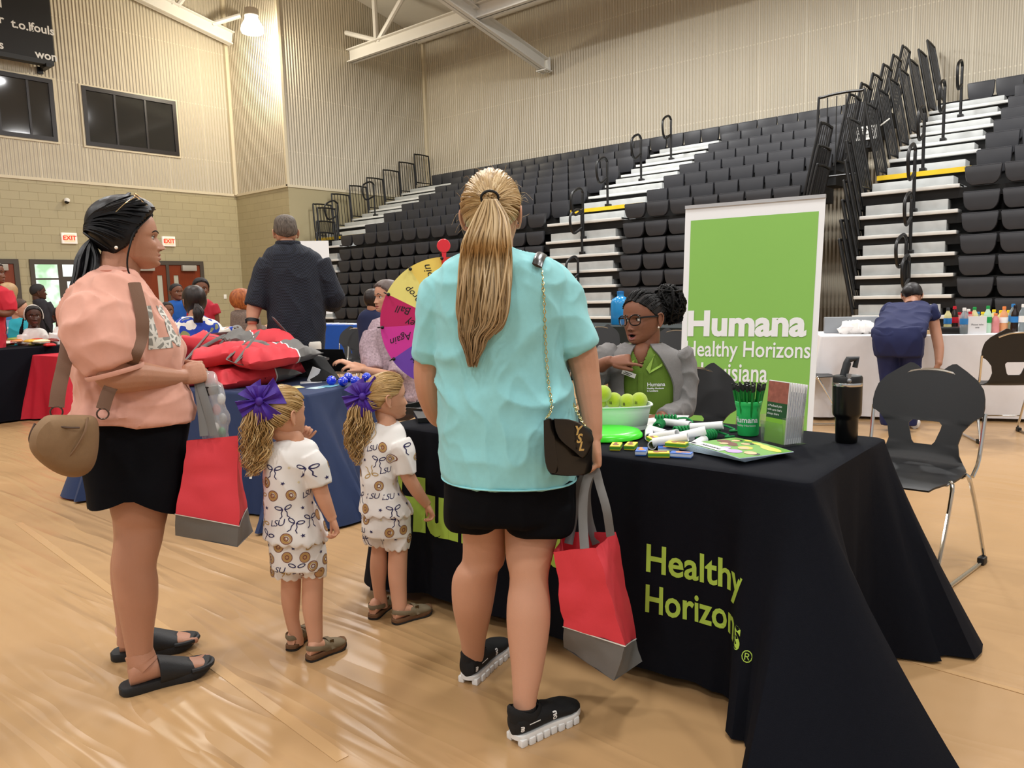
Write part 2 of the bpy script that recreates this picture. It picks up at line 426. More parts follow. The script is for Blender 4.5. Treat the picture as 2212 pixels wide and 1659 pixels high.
t3 = truss_chord(17.7, 13.5, 7.55, 0, .225)
T = thing('roof_truss', 'white sloping truss beam ending in a bolted plate above the bleachers', 'roof truss', t3(17.7), 'white roof trusses')
ibeam(MB(), t3(17.7), t3(1.5), .34, .24).build('chord', M_white, T, smooth=False)
mb = MB(); p = V3(t3(17.72)); mb.box(p+[0, 0, -.17], (.3, .34, .03)); mb.box(p+[.1, 0, 0], (.03, .3, .4))
mb.build('end_plate', M_white, T, smooth=False)
mb = MB()
for dx in (-.1, 0, .1):
    for dy in (-.1, .1): mb.sphere(p+[dx, dy, -.2], .025, 8, 6)
mb.build('bolts', mat('bolt_zinc', '#cfcfc8', .3, .6), T)
mb = MB()
for xa, xb in ((14.9, 13.6), (12.4, 13.4), (12.2, 10.8), (14.8, 16.2)): strut(mb, V3(t3(xa))+[0, 0, .15], (xb, 13.5, roof_z(xb)-.1), .07).build('web_strut', M_white, T); mb = MB()
T = thing('roof_truss', 'long level white truss beam running over the bleachers to the bay wall', 'roof truss', (15, YA, 8.26), 'white roof trusses')
ibeam(MB(), (15, YA-.03, 8.26), (15, -6, 8.26), .36, .26).build('chord', M_white, T, smooth=False)
ya = on_x(813, 92, 15)[1]
for y0, y1 in ((ya, ya), (ya-.1, on_x(915, -5, 15)[1]), (10.8, 12.6), (10.7, 10.7), (10.6, 8.4), (6, 8.2)):
    strut(MB(), (15, y0, 8.42), (15, y1, roof_z(15)-.1), .075).build('web_strut', M_white, T)
strut(MB(), (15, ya, 8.45), (14.9, YA-.03, 8.9), .07).build('web_strut', M_white, T)
mb = MB().tube([(17.75, YA-.05, 9.28), (17.75, -4, 9.28)], .09, 12)
tag(mb.build('pipe', mat('pipe_white', '#cfc8ba', .5)), 'white pipe along the top of the bleacher wall under the roof', 'pipe')

# ---- high-bay lamp by the pier
LP = at_depth(544, 48, 19.9)
T = thing('high_bay_lamp', 'glowing bell-shaped high-bay lamp hanging beside the wall pier, top left', 'lamp', tuple(LP))
MB().lathe([(.0, .33), (.17, .33), (.18, .3), (.18, .16), (.15, .14), (0, .14)], LP, 24).build('ballast_housing', mat('lamp_housing', '#cfc6b4', .5), T)
MB().lathe([(.16, .14), (.17, .08), (.2, .02), (.27, -.1), (.29, -.2), (.27, -.26), (.0, -.3)], LP, 28).build('refractor', mat('lamp_glass', '#fff6e2', .3, emit=9, ecol='#fff3da'), T)
MB().tube([LP+[0, 0, .33], (LP[0], LP[1], roof_z(LP[0]))], .012, 6).build('hanger', M_white, T)
pl = bpy.data.lights.new('high_bay_light', 'POINT'); pl.energy = 480; pl.color = (1, .9, .72); pl.shadow_soft_size = .28
po = bpy.data.objects.new('high_bay_light', pl); po.location = LP+np.array([0, 0, -.45]); COL.objects.link(po)

# ---- back wall fittings
M_dframe = mat('door_frame_paint', '#4b433a', .5)
M_wood = mat('door_veneer', '#7a3315', .38, var=.22, vscale=6, stretch=(8, 8, .6))
M_dark = mat('window_frame_dark', '#1f1817', .4)
def wglass():
    m = mat('window_glass_dark', '#2d2d2c', .06, spec=.9); return m
def window(n, x0, x1, z0, z1, mull):
    mb = MB(); w = .1
    for lo, hi in (((x0, z0), (x1, z0+w)), ((x0, z1-w), (x1, z1)), ((x0, z0+w), (x0+w, z1-w)), ((x1-w, z0+w), (x1, z1-w))):
        mb.box2((lo[0], YW-.05, lo[1]), (hi[0], YW+.02, hi[1]))
    for m_ in mull: mb.box2((m_-.025, YW-.04, z0+w), (m_+.025, YW+.02, z1-w))
    o = struct('window_%d' % n, mb, M_dark)
    g = MB().box2((x0+w, YW-.012, z0+w), (x1-w, YW+.01, z1-w)).build('window_pane', wglass(), o, smooth=False)
    t = MB()
    for lo, hi in (((x0-.05, z0-.05), (x1+.05, z0)), ((x0-.05, z1), (x1+.05, z1+.04)), ((x0-.05, z0), (x0, z1)), ((x1, z0), (x1+.05, z1))): t.box2((lo[0], YW-.03, lo[1]), (hi[0], YW+.01, hi[1]))
    t.build('window_casing', M_trim, o, smooth=False)
    return o
window(1, 8.53, 10.97, 5.33, 6.8, (9.33, 10.12))
window(2, 5.4, 7.87, 5.33, 6.81, (6.65, 7.3-.0))
# wooden double doors
def double_door(n, x0, x1, ztop=2.44):
    mb = MB(); f = .11
    mb.box2((x0, YW-.06, ztop-f), (x1, YW+.02, ztop)); mb.box2((x0, YW-.06, 0), (x0+f, YW+.02, ztop-f)); mb.box2((x1-f, YW-.06, 0), (x1, YW+.02, ztop-f))
    xm = (x0+x1)/2; mb.box2((xm-.04, YW-.06, 0), (xm+.04, YW+.02, ztop-f))
    o = struct('door_%d' % n, mb, M_dframe)
    for a, b, s in ((x0+f, xm-.04, 1), (xm+.04, x1-f, -1)):
        vx = b-.18 if s > 0 else a+.2
        lf = MB()
        lf.box2((a, YW-.03, 0), (vx-.07, YW+.01, ztop-f)); lf.box2((vx+.07, YW-.03, 0), (b, YW+.01, ztop-f)); lf.box2((vx-.07, YW-.03, ztop-f-.28), (vx+.07, YW+.01, ztop-f)); lf.box2((vx-.07, YW-.03, 0), (vx+.07, YW+.01, 1.05))
        L = lf.build('door_leaf', M_wood, o, smooth=False)
        MB().box2((vx-.07, YW-.01, 1.05), (vx+.07, YW, ztop-f-.28)).build('vision_panel', mat('vision_glass', '#b9b9a8', .1), L, smooth=False)
        cx_ = b-.35 if s < 0 else a+.35
        MB().box((cx_, YW-.1, ztop-f-.09), (.42, .1, .16), bev=.02).build('door_closer', mat('closer_grey', '#a8a49a', .4), L)
        MB().tube([(vx+.12, YW-.09, .98), (b-.06, YW-.09, .98)] if s < 0 else [(a+.06, YW-.09, .98), (vx-.12, YW-.09, .98)], .025, 8).build('push_bar', mat('closer_grey', '#a8a49a'), L)
    return o
double_door(1, 9.3, 11.42)
double_door(2, 4.5, 6.72)
# glazed door; its panes glow to stand for daylight outside
x0, x1, zt = 6.96, 9.05, 2.44
mb = MB(); f = .1
for lo, hi in (((x0, zt-.12), (x1, zt)), ((x0, 0), (x0+f, zt-.12)), ((x1-f, 0), (x1, zt-.12)), ((7.58, 0), (7.68, zt-.12)), ((8.58, 0), (8.66, zt-.12)), ((x0+f, 1.94), (7.58, 1.98)), ((7.68, 1.9), (8.58, 2.02)), ((7.68, 0), (7.76, 1.9)), ((8.5, 0), (8.58, 1.9)), ((7.76, .95), (8.5, 1.0)), ((7.76, 0), (8.5, .2))):
    mb.box2((lo[0], YW-.05, lo[1]), (hi[0], YW+.02, hi[1]))
o = struct('door_3', mb, M_dframe)
def daylight_mat():
    m = bpy.data.materials.new('daylit_pane'); m.use_nodes = True; nt, b = nodes_of(m)
    tc = nt.nodes.new('ShaderNodeTexCoord'); n = nt.nodes.new('ShaderNodeTexNoise'); n.inputs['Scale'].default_value = 3.; nt.links.new(tc.outputs['Object'], n.inputs[0])
    rp = nt.nodes.new('ShaderNodeValToRGB'); rp.color_ramp.elements[0].position = .36; rp.color_ramp.elements[0].color = (.42, .72, .4, 1); rp.color_ramp.elements[1].position = .55; rp.color_ramp.elements[1].color = (.93, 1, .95, 1)
    nt.links.new(n.outputs[0], rp.inputs[0]); nt.links.new(rp.outputs[0], b.inputs['Emission Color']); b.inputs['Emission Strength'].default_value = 1.15
    b.inputs['Base Color'].default_value = (.1, .1, .1, 1); b.inputs['Roughness'].default_value = .1
    return m
MB().box2((x0+f, YW-.02, .05), (7.6, YW, zt-.1)).build('side_pane', daylight_mat(), o, smooth=False)
MB().box2((7.66, YW-.02, .05), (x1-f, YW, zt-.1)).build('door_pane', mat('daylit_pane_white', '#222222', .1, emit=1.25, ecol='#f8fff8'), o, smooth=False)
# exit signs
M_signw = mat('sign_housing', '#f2ece2', .4, emit=.25, ecol='#ffe9dc')
for x in (7.91, 10.46):
    T = thing('exit_sign', 'lit white exit sign with red letters above the glazed door' if x < 9 else 'lit white exit sign with red letters above the brown double doors', 'exit sign', (x, YW, 2.84), 'exit signs')
    MB().box((x, YW-.035, 2.975), (.36, .07, .27), bev=.008).build('housing', M_signw, T)
    MB().box((x, YW-.072, 2.975), (.25, .006, .19)).build('light_panel', mat('exit_glow', '#ffb9a0', .4, emit=.75, ecol='#ffb28c'), T, smooth=False)
    t = MB(); flat_text(t, 'EXIT', .155, plane_fn((x, YW-.0765, 2.975), (1, 0, 0), (0, 0, 1)), bold=.004)
    t.build('letters', mat('exit_red', '#d4290f', .4, emit=.5, ecol='#e0300f'), T, smooth=False)
T = thing('security_camera', 'small white dome camera on the block wall above the exit sign', 'camera', (7.92, YW, 3.9))
MB().lathe([(.0, 0), (.065, 0), (.07, .05), (.04, .09), (0, .1)], (7.92, YW-.1, 3.87), 14).build('housing', mat('cam_white', '#efece4', .4), T)
MB().sphere((7.91, YW-.11, 3.87), .055, 12, 8).build('dome', mat('cam_dome', '#15120f', .15), T)
MB().tube([(7.92, YW-.1, 3.94), (7.92, YW, 3.94)], .03, 8).build('bracket', mat('cam_white', '#efece4'), T)
T = thing('light_switch', 'white switch plate on the block wall right of the double doors', 'light switch', (12.05, YW, 1.36))
MB().box((12.05, YW-.008, 1.42), (.085, .015, .13), bev=.004).build('plate', mat('switch_white', '#f4f1e8', .4), T)
MB().box((12.05, YW-.018, 1.42), (.025, .012, .05)).build('toggle', mat('switch_white', '#f4f1e8'), T)
# scoreboard
T = thing('scoreboard', 'black scoreboard with white lettering hung on the back wall, top left corner', 'scoreboard', (6.2, 20.9, 7.1), )
MB().box2((4.4, 20.78, 7.14), (7.84, 20.95, 9.6), bev=.02).build('panel', mat('scoreboard_black', '#17181b', .55, var=.15, vscale=90), T, smooth=False)
MB().box2((4.4, 20.76, 7.04), (7.8, 20.98, 7.15)).build('bottom_rail', mat('rail_grey', '#2b2d30', .5), T, smooth=False)
mb = MB().box2((7.6, 20.7, 6.98), (7.72, YW, 7.06)); mb.box2((7.55, YW-.06, 6.9), (7.68, YW, 7.06)); mb.build('bracket', mat('rail_black', '#0b0b0c', .4), T, smooth=False)
t = MB()
def sb(txt, px, py, size, al='LEFT'):
    p = on_y(px, py, 20.775); flat_text(t, txt, size, plane_fn(p, (1, 0, 0), (0, 0, 1)), bold=.006, align=al)
sb('t.o.l.', 24, 50, .27); sb('fouls', 66, 58, .27); sb('won', 76, 116, .27); sb('player', 8, 43, .27, 'RIGHT'); sb('fouls', 8, 98, .27, 'RIGHT'); sb('period', 4, 8, .27, 'RIGHT')
t.build('lettering', mat('score_white', '#e8e8e6', .5), T, smooth=False)
# ================================================================== BLEACHERS
M_seat = mat('seat_plastic', '#2d2e32', .42, var=.12, vscale=7)
M_blk = mat('black_steel', '#0c0c0d', .4)
M_gap = mat('gap_shade_black', '#060606', .7)  # near-black that stands in for shade in the row gaps
M_alu = mat('galvanised_step', '#b9bcbb', .42, .25, var=.22, vscale=5)
M_nose = mat('step_nosing', '#d8d9d6', .4, .1, var=.08, vscale=9)
M_yel = mat('yellow_paint', '#e6bf22', .5, var=.1, vscale=8)
PITCHY = .4573
def seat_mesh(h):
    w = .226; mb = MB(); poly = [(-w, 0), (w, 0)]
    for k in range(7): a = PI/2*k/6; poly.append((w-.10*(1-math.cos(a))-.012, -h+.16*(1-math.sin(a))-.0))
    for k in range(6, -1, -1): a = PI/2*k/6; poly.append((-w+.10*(1-math.cos(a))+.012, -h+.16*(1-math.sin(a))))
    cen = (0, -h*.45)
    rings = []
    for x, s in ((.06, .9), (.06, .985), (.045, 1.), (.012, 1.), (0, .97), (-.004, .9)):
        rings.append([(x, cen[0]+(u-cen[0])*s, cen[1]+(v-cen[1])*s) for u, v in poly])
    mb.loft(rings)
    mb.box((.045, 0, .004), (.07, .43, .02), bev=.006)
    return mb.mesh('seat', M_seat)
SEAT_LO, SEAT_HI = seat_mesh(.255), seat_mesh(.34)
ROWS = [(12.05+.05*i, z) for i, z in enumerate((.42, .72, 1.018, 1.307, 1.603, 1.897, 2.195, 2.49))]+[(12.46, 2.84)]
ROWS += [(13.27, 3.16), (13.925, 3.486), (14.58, 3.774), (15.235, 4.058), (15.89, 4.35), (16.545, 4.65), (17.2, 4.96)]
ORD = ['lowest', 'second', 'third', 'fourth', 'fifth', 'sixth', 'seventh', 'eighth', 'ninth', 'tenth', 'eleventh', 'twelfth', 'thirteenth', 'fourteenth', 'fifteenth', 'top']
def seat_run(parent, base, X, z, y0, y1, me):
    n = int(abs(y1-y0)/PITCHY+.5); st = (y1-y0)/n
    for i in range(n):
        o = bpy.data.objects.new('seat', me); o.location = (X-base[0], y0+st*(i+.5)-base[1], z-base[2]); COL.objects.link(o); o.parent = parent
def aisle(parent, X, z, y0, y1, i, last=False):
    zn = z-.21; up = i >= 9
    nb = MB().box2((X-.01, y0, zn-.05), (X+.3, y1, zn), bev=.006); nb.build('step_nosing', M_nose, parent)
    ys = (y0+.06, y1-.14) if y1 > y0 else (y0-.06, y1+.14)
    if not last:
        if up or i == 8: b = MB().box2((X+.33, min(ys), zn), (X+.66, max(ys), zn+.155), bev=.01)
        else: b = MB().box2((X+.085, min(ys), zn), (X+.3, max(ys), zn+.155), bev=.01)
        b.build('half_step', M_alu, parent)
    if up: MB().box2((X+.02, y0, zn-.03), (X+.66, y1, zn-.002)).build('tread', M_alu, parent, smooth=False)
    if i == 8: MB().box2((X+.02, y0, zn-.03), (13.3, y1, zn-.002)).build('tread', M_alu, parent, smooth=False)
    if i == 9: MB().box2((X-.016, y0, zn-.07), (X+.02, y1, zn+.003)).build('yellow_edge', M_yel, parent, smooth=False)
for bank, yL, yR in (('left', 18.3, 4.42), ('right', 3.56, -.6)):
    for i, (X, z) in enumerate(ROWS):
        base = (X, (yL+yR)/2, 0)
        where = 'of the left bleachers' if bank == 'left' else 'of the right bleachers, behind the white drinks table'
        T = thing('bleacher_row', '%s row of black folding seats %s' % (ORD[i], where), 'bleacher row', base, 'bleacher rows %s bank' % bank)
        me = SEAT_LO if i < 9 else SEAT_HI
        zl = z-.26
        d = MB().box2((X+.07, yR, zl-.14 if i < 9 else zl-.25), (X+(.62 if i != 8 else .9), yL, zl+.0)); d.box2((X+.3, yR, zl-.05), (X+.36, yL, z-.05)) if i < 8 else None  # black deck plus an added upright, blocking light leaks between rows
        d.build('deck', M_gap, T, smooth=False)
        last = i == len(ROWS)-1
        if bank == 'left':
            if last: seat_run(T, base, X, z, 17.6, yR+.02, me)
            else:
                seat_run(T, base, X, z, 16.15, 9.55, me); seat_run(T, base, X, z, 7.72, yR+.04, me)
                aisle(T, X, z, 9.5, 7.78, i, False)
                aisle(T, X, z, 17.0 if i < 9 else 18.3, 16.2, i, False)
        else:
            if last: seat_run(T, base, X, z, yL-.5, yR, me)
            else:
                seat_run(T, base, X, z, 2.22, yR, me); aisle(T, X, z, yL, 2.26, i, False)
# black panels added inside so the gaps between rows stay dark
for n_, a, b_ in (('left', 4.45, 18.2), ('right', -.6, 3.5)):
    tag(MB().box2((12.78, a, 0), (12.8, b_, 2.2)).build('filler', M_gap, smooth=False), 'black understructure panel added inside the %s bleachers to darken the gaps' % n_, 'bleacher understructure')

# ---- aisle handrails: post with a forward loop
def handrail(base, label, h=.95, reach=.36, side=0., grp='looped aisle handrails'):
    x, y, z = base
    i = min(range(16), key=lambda k: abs(ROWS[k][1]-.21-z)); z = ROWS[i][1]-.215; x = ROWS[i][0]+.04; base = (x, y, z)
    T = thing('aisle_handrail', label, 'handrail', base, grp)
    dx, dy = -math.cos(side)*reach, math.sin(side)*reach
    pth = cr([(x, y, z), (x, y, z+h*.8), (x, y, z+h-.06), (x+dx*.35, y+dy*.35, z+h), (x+dx, y+dy, z+h*.86), (x+dx, y+dy, z+h*.6), (x+dx*.7, y+dy*.7, z+h*.47), (x, y, z+h*.6)], 5)
    MB().tube(pth, .024, 10).build('rail', M_blk, T)
    MB().box((x+.02, y, z+.03), (.13, .09, .06), bev=.01).build('foot_bracket', M_blk, T)
for k, (px, py) in enumerate(((1291.8, 447), (1374, 390), (1439, 345), (1249, 511))):
    handrail(tuple(on_y(px, py, 8.62)), ['black looped handrail beside the yellow edge in the middle aisle', 'black looped handrail halfway up the middle aisle', 'black looped handrail at the top of the middle aisle', 'black looped handrail at the retracted rows of the middle aisle'][k])
handrail(tuple(on_y(1243, 556, 8.62)), 'black looped handrail low in the middle aisle, below the others', .85)
handrail(tuple(on_y(1243, 640, 8.62)), 'black looped handrail lowest in the middle aisle beside the aqua sleeve', .85)
for k, (px, py, sd) in enumerate(((2074, 251, 0), (2035.7, 304, 0), (1981.5, 370, 0), (1956, 456, 0), (1951, 544, .2), (1942, 630, 1.35), (1948, 700, -1.3))):
    p = on_y(px, py, 2.92) if k < 3 else on_x(px, py, 12.0-.04*(k-3))
    handrail(tuple(p), ['black looped handrail highest in the right aisle', 'black looped handrail second highest in the right aisle', 'black looped handrail on the yellow step edge of the right aisle', 'black looped handrail just below the yellow edge of the right aisle', 'black looped handrail midway down the retracted right aisle', 'black handrail with wide sideways loop low in the right aisle', 'black handrail loop right above the person bending in navy'][k], .95 if k < 4 else .86, .36 if k != 5 else .52)
# ---- guard rail panels with upright bars
def guard(a, b, h, lean, label, n=6, grp='black guard rail panels', r=.022):
    a = V3(a); b = V3(b); up = np.array([0, lean, h])
    T = thing('guard_rail', label, 'guard rail', tuple(a), grp)
    pth = cr([a, a+up*.9, a+up+(b-a)*.12, b+up-(b-a)*.12, b+up*.9, b], 5)
    MB().tube(pth, r, 8).build('frame', M_blk, T)
    m2 = MB().tube([a+up*.08, b+up*.08], r*.8, 6)
    for k in range(1, n): q = a+(b-a)*k/n; m2.tube([q+up*.08, q+up*.985], .009, 5)
    m2.build('bars', M_blk, T)
for k, (X, z) in enumerate(ROWS[9:16]):
    zz = z-.2
    guard((X-.02, 18.25, zz), (X+.6, 18.25, zz), .95, .06, '%s guard rail panel up the left end of the bleachers by the bay wall' % ORD[k])
for k in range(5):
    X, z = ROWS[4+k]; guard((X+.0, 16.9+.02*k, z-.2), (X+.58, 16.9+.02*k, z-.2), 1.0, .06, '%s of the folded guard rails at the left front end of the bleachers' % ['lowest', 'second', 'third', 'fourth', 'topmost'][k], 6, 'folded guard rails left')
handrail((13.35, 17.3, 2.95), 'black looped handrail at the left end walkway by the yellow edge', .95, .4)
handrail((14.7, 17.3, 3.565), 'black looped handrail upper left end aisle by the bay wall', .95, .4)
for k, (X, z) in enumerate(ROWS[9:16]):
    zz = z-.2
    if k > 0: guard((X-.0, 4.43, zz), (X+.6, 4.43, zz), 1.15, -.22, '%s guard rail panel leaning over the gap from the left bleachers' % ORD[k], 6, 'leaning guard rails left of the gap')
    guard((X-.0, 3.55, zz), (X+.6, 3.55, zz), 1.15, .22, '%s guard rail panel leaning over the gap from the right bleachers' % ORD[k], 6, 'leaning guard rails right of the gap')
for k in range(2, 9):
    X, z = ROWS[k]
    guard((X+.02, 3.56, z-.2), (X+.58, 3.56, z-.2), 1.12, .22, '%s stacked guard rail panel on the retracted right bleachers' % ORD[k-2], 6, 'stacked guard rails right of the gap')
    if k > 5: guard((X+.02, 4.43, z-.2), (X+.58, 4.43, z-.2), 1.12, -.24, '%s stacked guard rail panel on the retracted left bleachers beside the gap' % ORD[k-6], 6, 'stacked guard rails left of the gap')
p0 = on_x(1772, 250, 13.6); p1 = on_x(1872, 240, 13.6)
guard((13.5, p0[1], 2.95), (13.5, p1[1], 2.95), p0[2]+.27-2.95, 0, 'wide guard rail panel crossing the gap between the two bleacher banks', 5)
T = thing('hanging_sign', 'small white sign on a chain hanging between the leaning guard rails', 'sign', tuple(on_x(1880, 300, 13.9)))
sp = on_x(1872, 287, 13.9)
MB().box(sp, (.01, .32, .22)).build('plate', mat('sign_white', '#e9e8e2', .5), T, smooth=False)
t = MB(); flat_text(t, 'DO NOT', .085, plane_fn(sp+[-.008, 0, .045], (0, -1, 0), (0, 0, 1)), bold=.001); flat_text(t, 'ENTER', .085, plane_fn(sp+[-.008, 0, -.05], (0, -1, 0), (0, 0, 1)), bold=.001)
t.build('lettering', mat('sign_black', '#161616', .5), T, smooth=False)
e = on_x(1922, 256, 13.9); MB().tube(cr([sp+[0, -.15, .1], (sp+e)/2+[0, 0, -.02], e], 6), .012, 6).build('chain', mat('chain_white', '#d8d6ce', .5), T)
# ================================================================== TABLES, CHAIRS AND WHAT STANDS ON THEM
TZ = .745
M_blackcloth = mat('black_cloth', '#0f1118', .85, spec=.12, var=.12, vscale=60, bump=.25, bscale=700)
M_bluecloth = mat('navy_cloth', '#152a52', .75, sheen=.05, var=.1, vscale=30, bump=.2, bscale=600)
M_blue2 = mat('blue_cloth', '#0b4aa8', .7, var=.1, vscale=20)
M_redcloth = mat('red_cloth', '#b9142a', .75, var=.1, vscale=20, bump=.2, bscale=300)
M_whitecloth = mat('white_cloth', '#e6e4e6', .8, var=.03, vscale=20)
def cloth_mb(cx, cy, a, b, rz, h, hem, flare=.05, corner=.2, cw=.16, fold=.012, kf=9., seed=0, corners=None, hemfn=None):
    """table cover: a x b top (full sizes), draped to hem; corners: flare per corner (+x+y, -x+y, -x-y, +x-y)"""
    cs = corners or (corner,)*4
    hx, hy = a/2, b/2; r = .025; per = []
    def edge(p, q, n, nn):
        for k in range(n):
            t = k/n; per.append((p[0]+(q[0]-p[0])*t, p[1]+(q[1]-p[1])*t, nn[0], nn[1]))
    def arc(c, a0, n):
        for k in range(n): t = a0+PI/2*k/n; per.append((c[0]+r*math.cos(t), c[1]+r*math.sin(t), math.cos(t), math.sin(t)))
    nx, ny = max(8, int(a/.03)), max(8, int(b/.03))
    edge((hx, -hy+r), (hx, hy-r), ny, (1, 0)); arc((hx-r, hy-r), 0, 8); edge((hx-r, hy), (-hx+r, hy), nx, (0, 1)); arc((-hx+r, hy-r), PI/2, 8)
    edge((-hx, hy-r), (-hx, -hy+r), ny, (-1, 0)); arc((-hx+r, -hy+r), PI, 8); edge((-hx+r, -hy), (hx-r, -hy), nx, (0, -1)); arc((hx-r, -hy+r), 1.5*PI, 8)
    N = len(per); c, s = math.cos(rz), math.sin(rz); rows = []
    arcpos = np.cumsum([0]+[math.hypot(per[(i+1) % N][0]-per[i][0], per[(i+1) % N][1]-per[i][1]) for i in range(N)])
    for t in (-.03, -.012, 0, .01, .03, .07, .13, .2, .28, .37, .46, .55, .64, .73, .82, .91, 1.):
        ring = []
        for i, (x, y, nx_, ny_) in enumerate(per):
            if t <= 0: off = t; z = h if t < -.02 else (h-.001 if t < 0 else h-.006)
            else:
                off = flare*t
                for q, (kx, ky) in enumerate(((1, 1), (-1, 1), (-1, -1), (1, -1))):
                    d = math.hypot(x-kx*hx, y-ky*hy); off += cs[q]*t**1.15*math.exp(-(d/cw)**2)
                    off -= .35*cs[q]*t*math.exp(-((d-cw*1.6)/(cw*.5))**2)*.5
                    off += .16*cs[q]*t*math.exp(-(d/(cw*1.5))**2)*math.sin(d*46+q*1.7+seed)*(.4+t)
                u = arcpos[i]
                off += fold*t*(math.sin(kf*u+seed)+.6*math.sin(kf*2.3*u+seed*2.1)+.5*mnoise.noise(Vector((u*5, t*1.2, seed))))
                hz = hem if hemfn is None else hemfn(x, y)
                z = h-(h-hz)*t
            X, Y = x+nx_*off, y+ny_*off
            if t <= 0: X, Y = x*(1+t/hx), y*(1+t/hy)
            ring.append((cx+c*X-s*Y, cy+s*X+c*Y, z))
        rows.append(ring)
    mb = MB(); mb.loft(rows, cap=False)
    mb.add(rows[0], [tuple(range(N))]); return mb
def conform(mb, txt, ref, n, bold, bv, plane, size=None, fit=None, shear=0., spacing=1., off=.0025, sl=.02, stretch=None):
    """letters laid on a cloth: plane = (origin, du, dv); shot along -n onto bv. fit = (u0,u1,v0,v1) box"""
    vs, fs = text_polys(txt, size or .1, bold, shear, spacing, 'LEFT')
    t = MB(); bm = bmesh.new(); V = [bm.verts.new((a, b, 0)) for a, b in vs]
    for f in fs:
        try: bm.faces.new([V[i] for i in f])
        except ValueError: pass
    if fit:
        x0 = min(a for a, b in vs); x1 = max(a for a, b in vs); y0 = min(b for a, b in vs); y1 = max(b for a, b in vs)
        for v in bm.verts: v.co.x = fit[0]+(v.co.x-x0)/(x1-x0)*(fit[1]-fit[0]); v.co.y = fit[2]+(v.co.y-y0)/(y1-y0)*(fit[3]-fit[2])
    for _ in range(4):
        es = [e for e in bm.edges if e.calc_length() > sl]
        if not es: break
        bmesh.ops.subdivide_edges(bm, edges=es, cuts=1); bmesh.ops.triangulate(bm, faces=bm.faces)
    bm.verts.index_update(); o, du, dv = map(V3, plane); nn = Vector(n).normalized(); out = []
    for v in bm.verts:
        p = Vector(o+du*v.co.x+dv*v.co.y); h = bv.ray_cast(p+nn*1., -nn, 3.)
        out.append(tuple(h[0]+nn*off) if h[0] is not None else None)
    fs = [tuple(v.index for v in f.verts) for f in bm.faces]; fs = [f for f in fs if all(out[i] is not None for i in f) and max((Vector(out[f[0]])-Vector(out[i])).length for i in f) < sl*2.5]
    mb.add([o_ if o_ is not None else tuple(o) for o_ in out], fs); bm.free()

# ---- the black table with the insurer's cover, in front
def hem_front(x, y): return .055-.05*math.exp(-((x+.4)**2+(y+.92)**2)/.12) if x < 0 else .01
TX, TY = 2.545, 1.655
hc = cloth_mb(TX, TY, .78, 1.84, 0, TZ, .03, .04, .2, .17, .012, 8., 3, corners=(.1, .12, .3, .26), hemfn=hem_front)
T = thing('folding_table', 'black-covered table in front with green lettering and giveaways', 'table', (TX, TY, 0))
o = hc.build('table_cover', M_blackcloth, T)
tb = MB().box((TX, TY, TZ-.03), (.74, 1.8, .035), bev=.01); tb.build('tabletop', mat('table_plastic', '#8c8a86', .6), T)
for sx in (-1, 1):
    for sy in (-1, 1): MB().tube([(TX+sx*.3, TY+sy*.75, 0), (TX+sx*.3, TY+sy*.75, TZ-.045)], .016, 8).build('leg', mat('leg_grey', '#55565a', .4, .6), T)
bv = bvh_of(hc); M_lime = mat('lime_print', '#a8ca4e', .6)
def box_on_x(X, px0, py0, px1, py1):
    a = on_x(px0, py0, X); b = on_x(px1, py1, X); return a, b
t = MB(); XF = 2.12
pl_ = ((XF, 0, 0), (0, -1, 0), (0, 0, 1))
def ft(txt, pTL, pBL, pR, bold, desc=0., x=XF):
    a = on_x(*pTL, x); b = on_x(*pBL, x); r = on_x(*pR, x); h = a[2]-b[2]
    conform(t, txt, None, (-1, 0, 0), bold, bv, pl_, .2, (-a[1], -r[1], b[2]-desc*h, a[2]), sl=.03)
ft('Healthy', (1392, 1177), (1392, 1236), (1612, 1262), .004, .32)
ft('Horizons', (1393, 1263), (1393, 1322), (1622, 1340), .004, 0.)
ft('\u00ae', (1630, 1378), (1630, 1402), (1652, 1392), .0)
a = on_x(846, 1040, XF); r = on_x(1216, 1150, XF); zb = on_x(905, 1152, XF)[2]
conform(t, 'Humana', None, (-1, 0, 0), .012, bv, pl_, .2, (-a[1], -r[1], zb, zb+.235), sl=.03)
t.build('cover_lettering', M_lime, T, smooth=False)

# ---- the navy table
BR = R(14); bc, bs = math.cos(BR), math.sin(BR)
B0 = np.array([2.62, 3.80, 0]); bu = np.array([bc, bs, 0]); bw = np.array([-bs, bc, 0])      # bu along the end, bw along the front
BC_ = B0+bu*.38+bw*.92
bcl = cloth_mb(BC_[0], BC_[1], .76, 1.84, BR, TZ, .015, .14, .2, .2, .02, 7., 1, corners=(.1, .16, .24, .1))
T = thing('folding_table', 'navy-covered table piled with red tote bags behind the two girls', 'table', (BC_[0], BC_[1], 0))
bcl.build('table_cover', M_bluecloth, T)
MB().box((BC_[0], BC_[1], TZ-.03), (.72, 1.8, .035), rz=BR).build('tabletop', mat('table_plastic', '#8c8a86'), T)
for sx in (-1, 1):
    for sy in (-1, 1): q = BC_+bu*sx*.3+bw*sy*.75; MB().tube([q, q+[0, 0, TZ-.045]], .016, 8).build('leg', mat('leg_grey', '#55565a'), T)
t = MB(); bvb = bvh_of(bcl); 
fo = B0-bu*.16; dF = ray(514, 1013); dG = ray(526, 1042)
fA = CAM+dF*(((fo-CAM)@bu)/(dF@bu)); fB = CAM+dG*(((fo-CAM)@bu)/(dG@bu))
conform(t, 'F', None, tuple(-bu), .012, bvb, (tuple(fA), tuple(-bw), (0, 0, 1)), .2, (0, (fB-fA)@(-bw), fB[2]-fA[2], 0), sl=.04)
t.build('cover_lettering', mat('white_print', '#eceef0', .6), T, smooth=False)

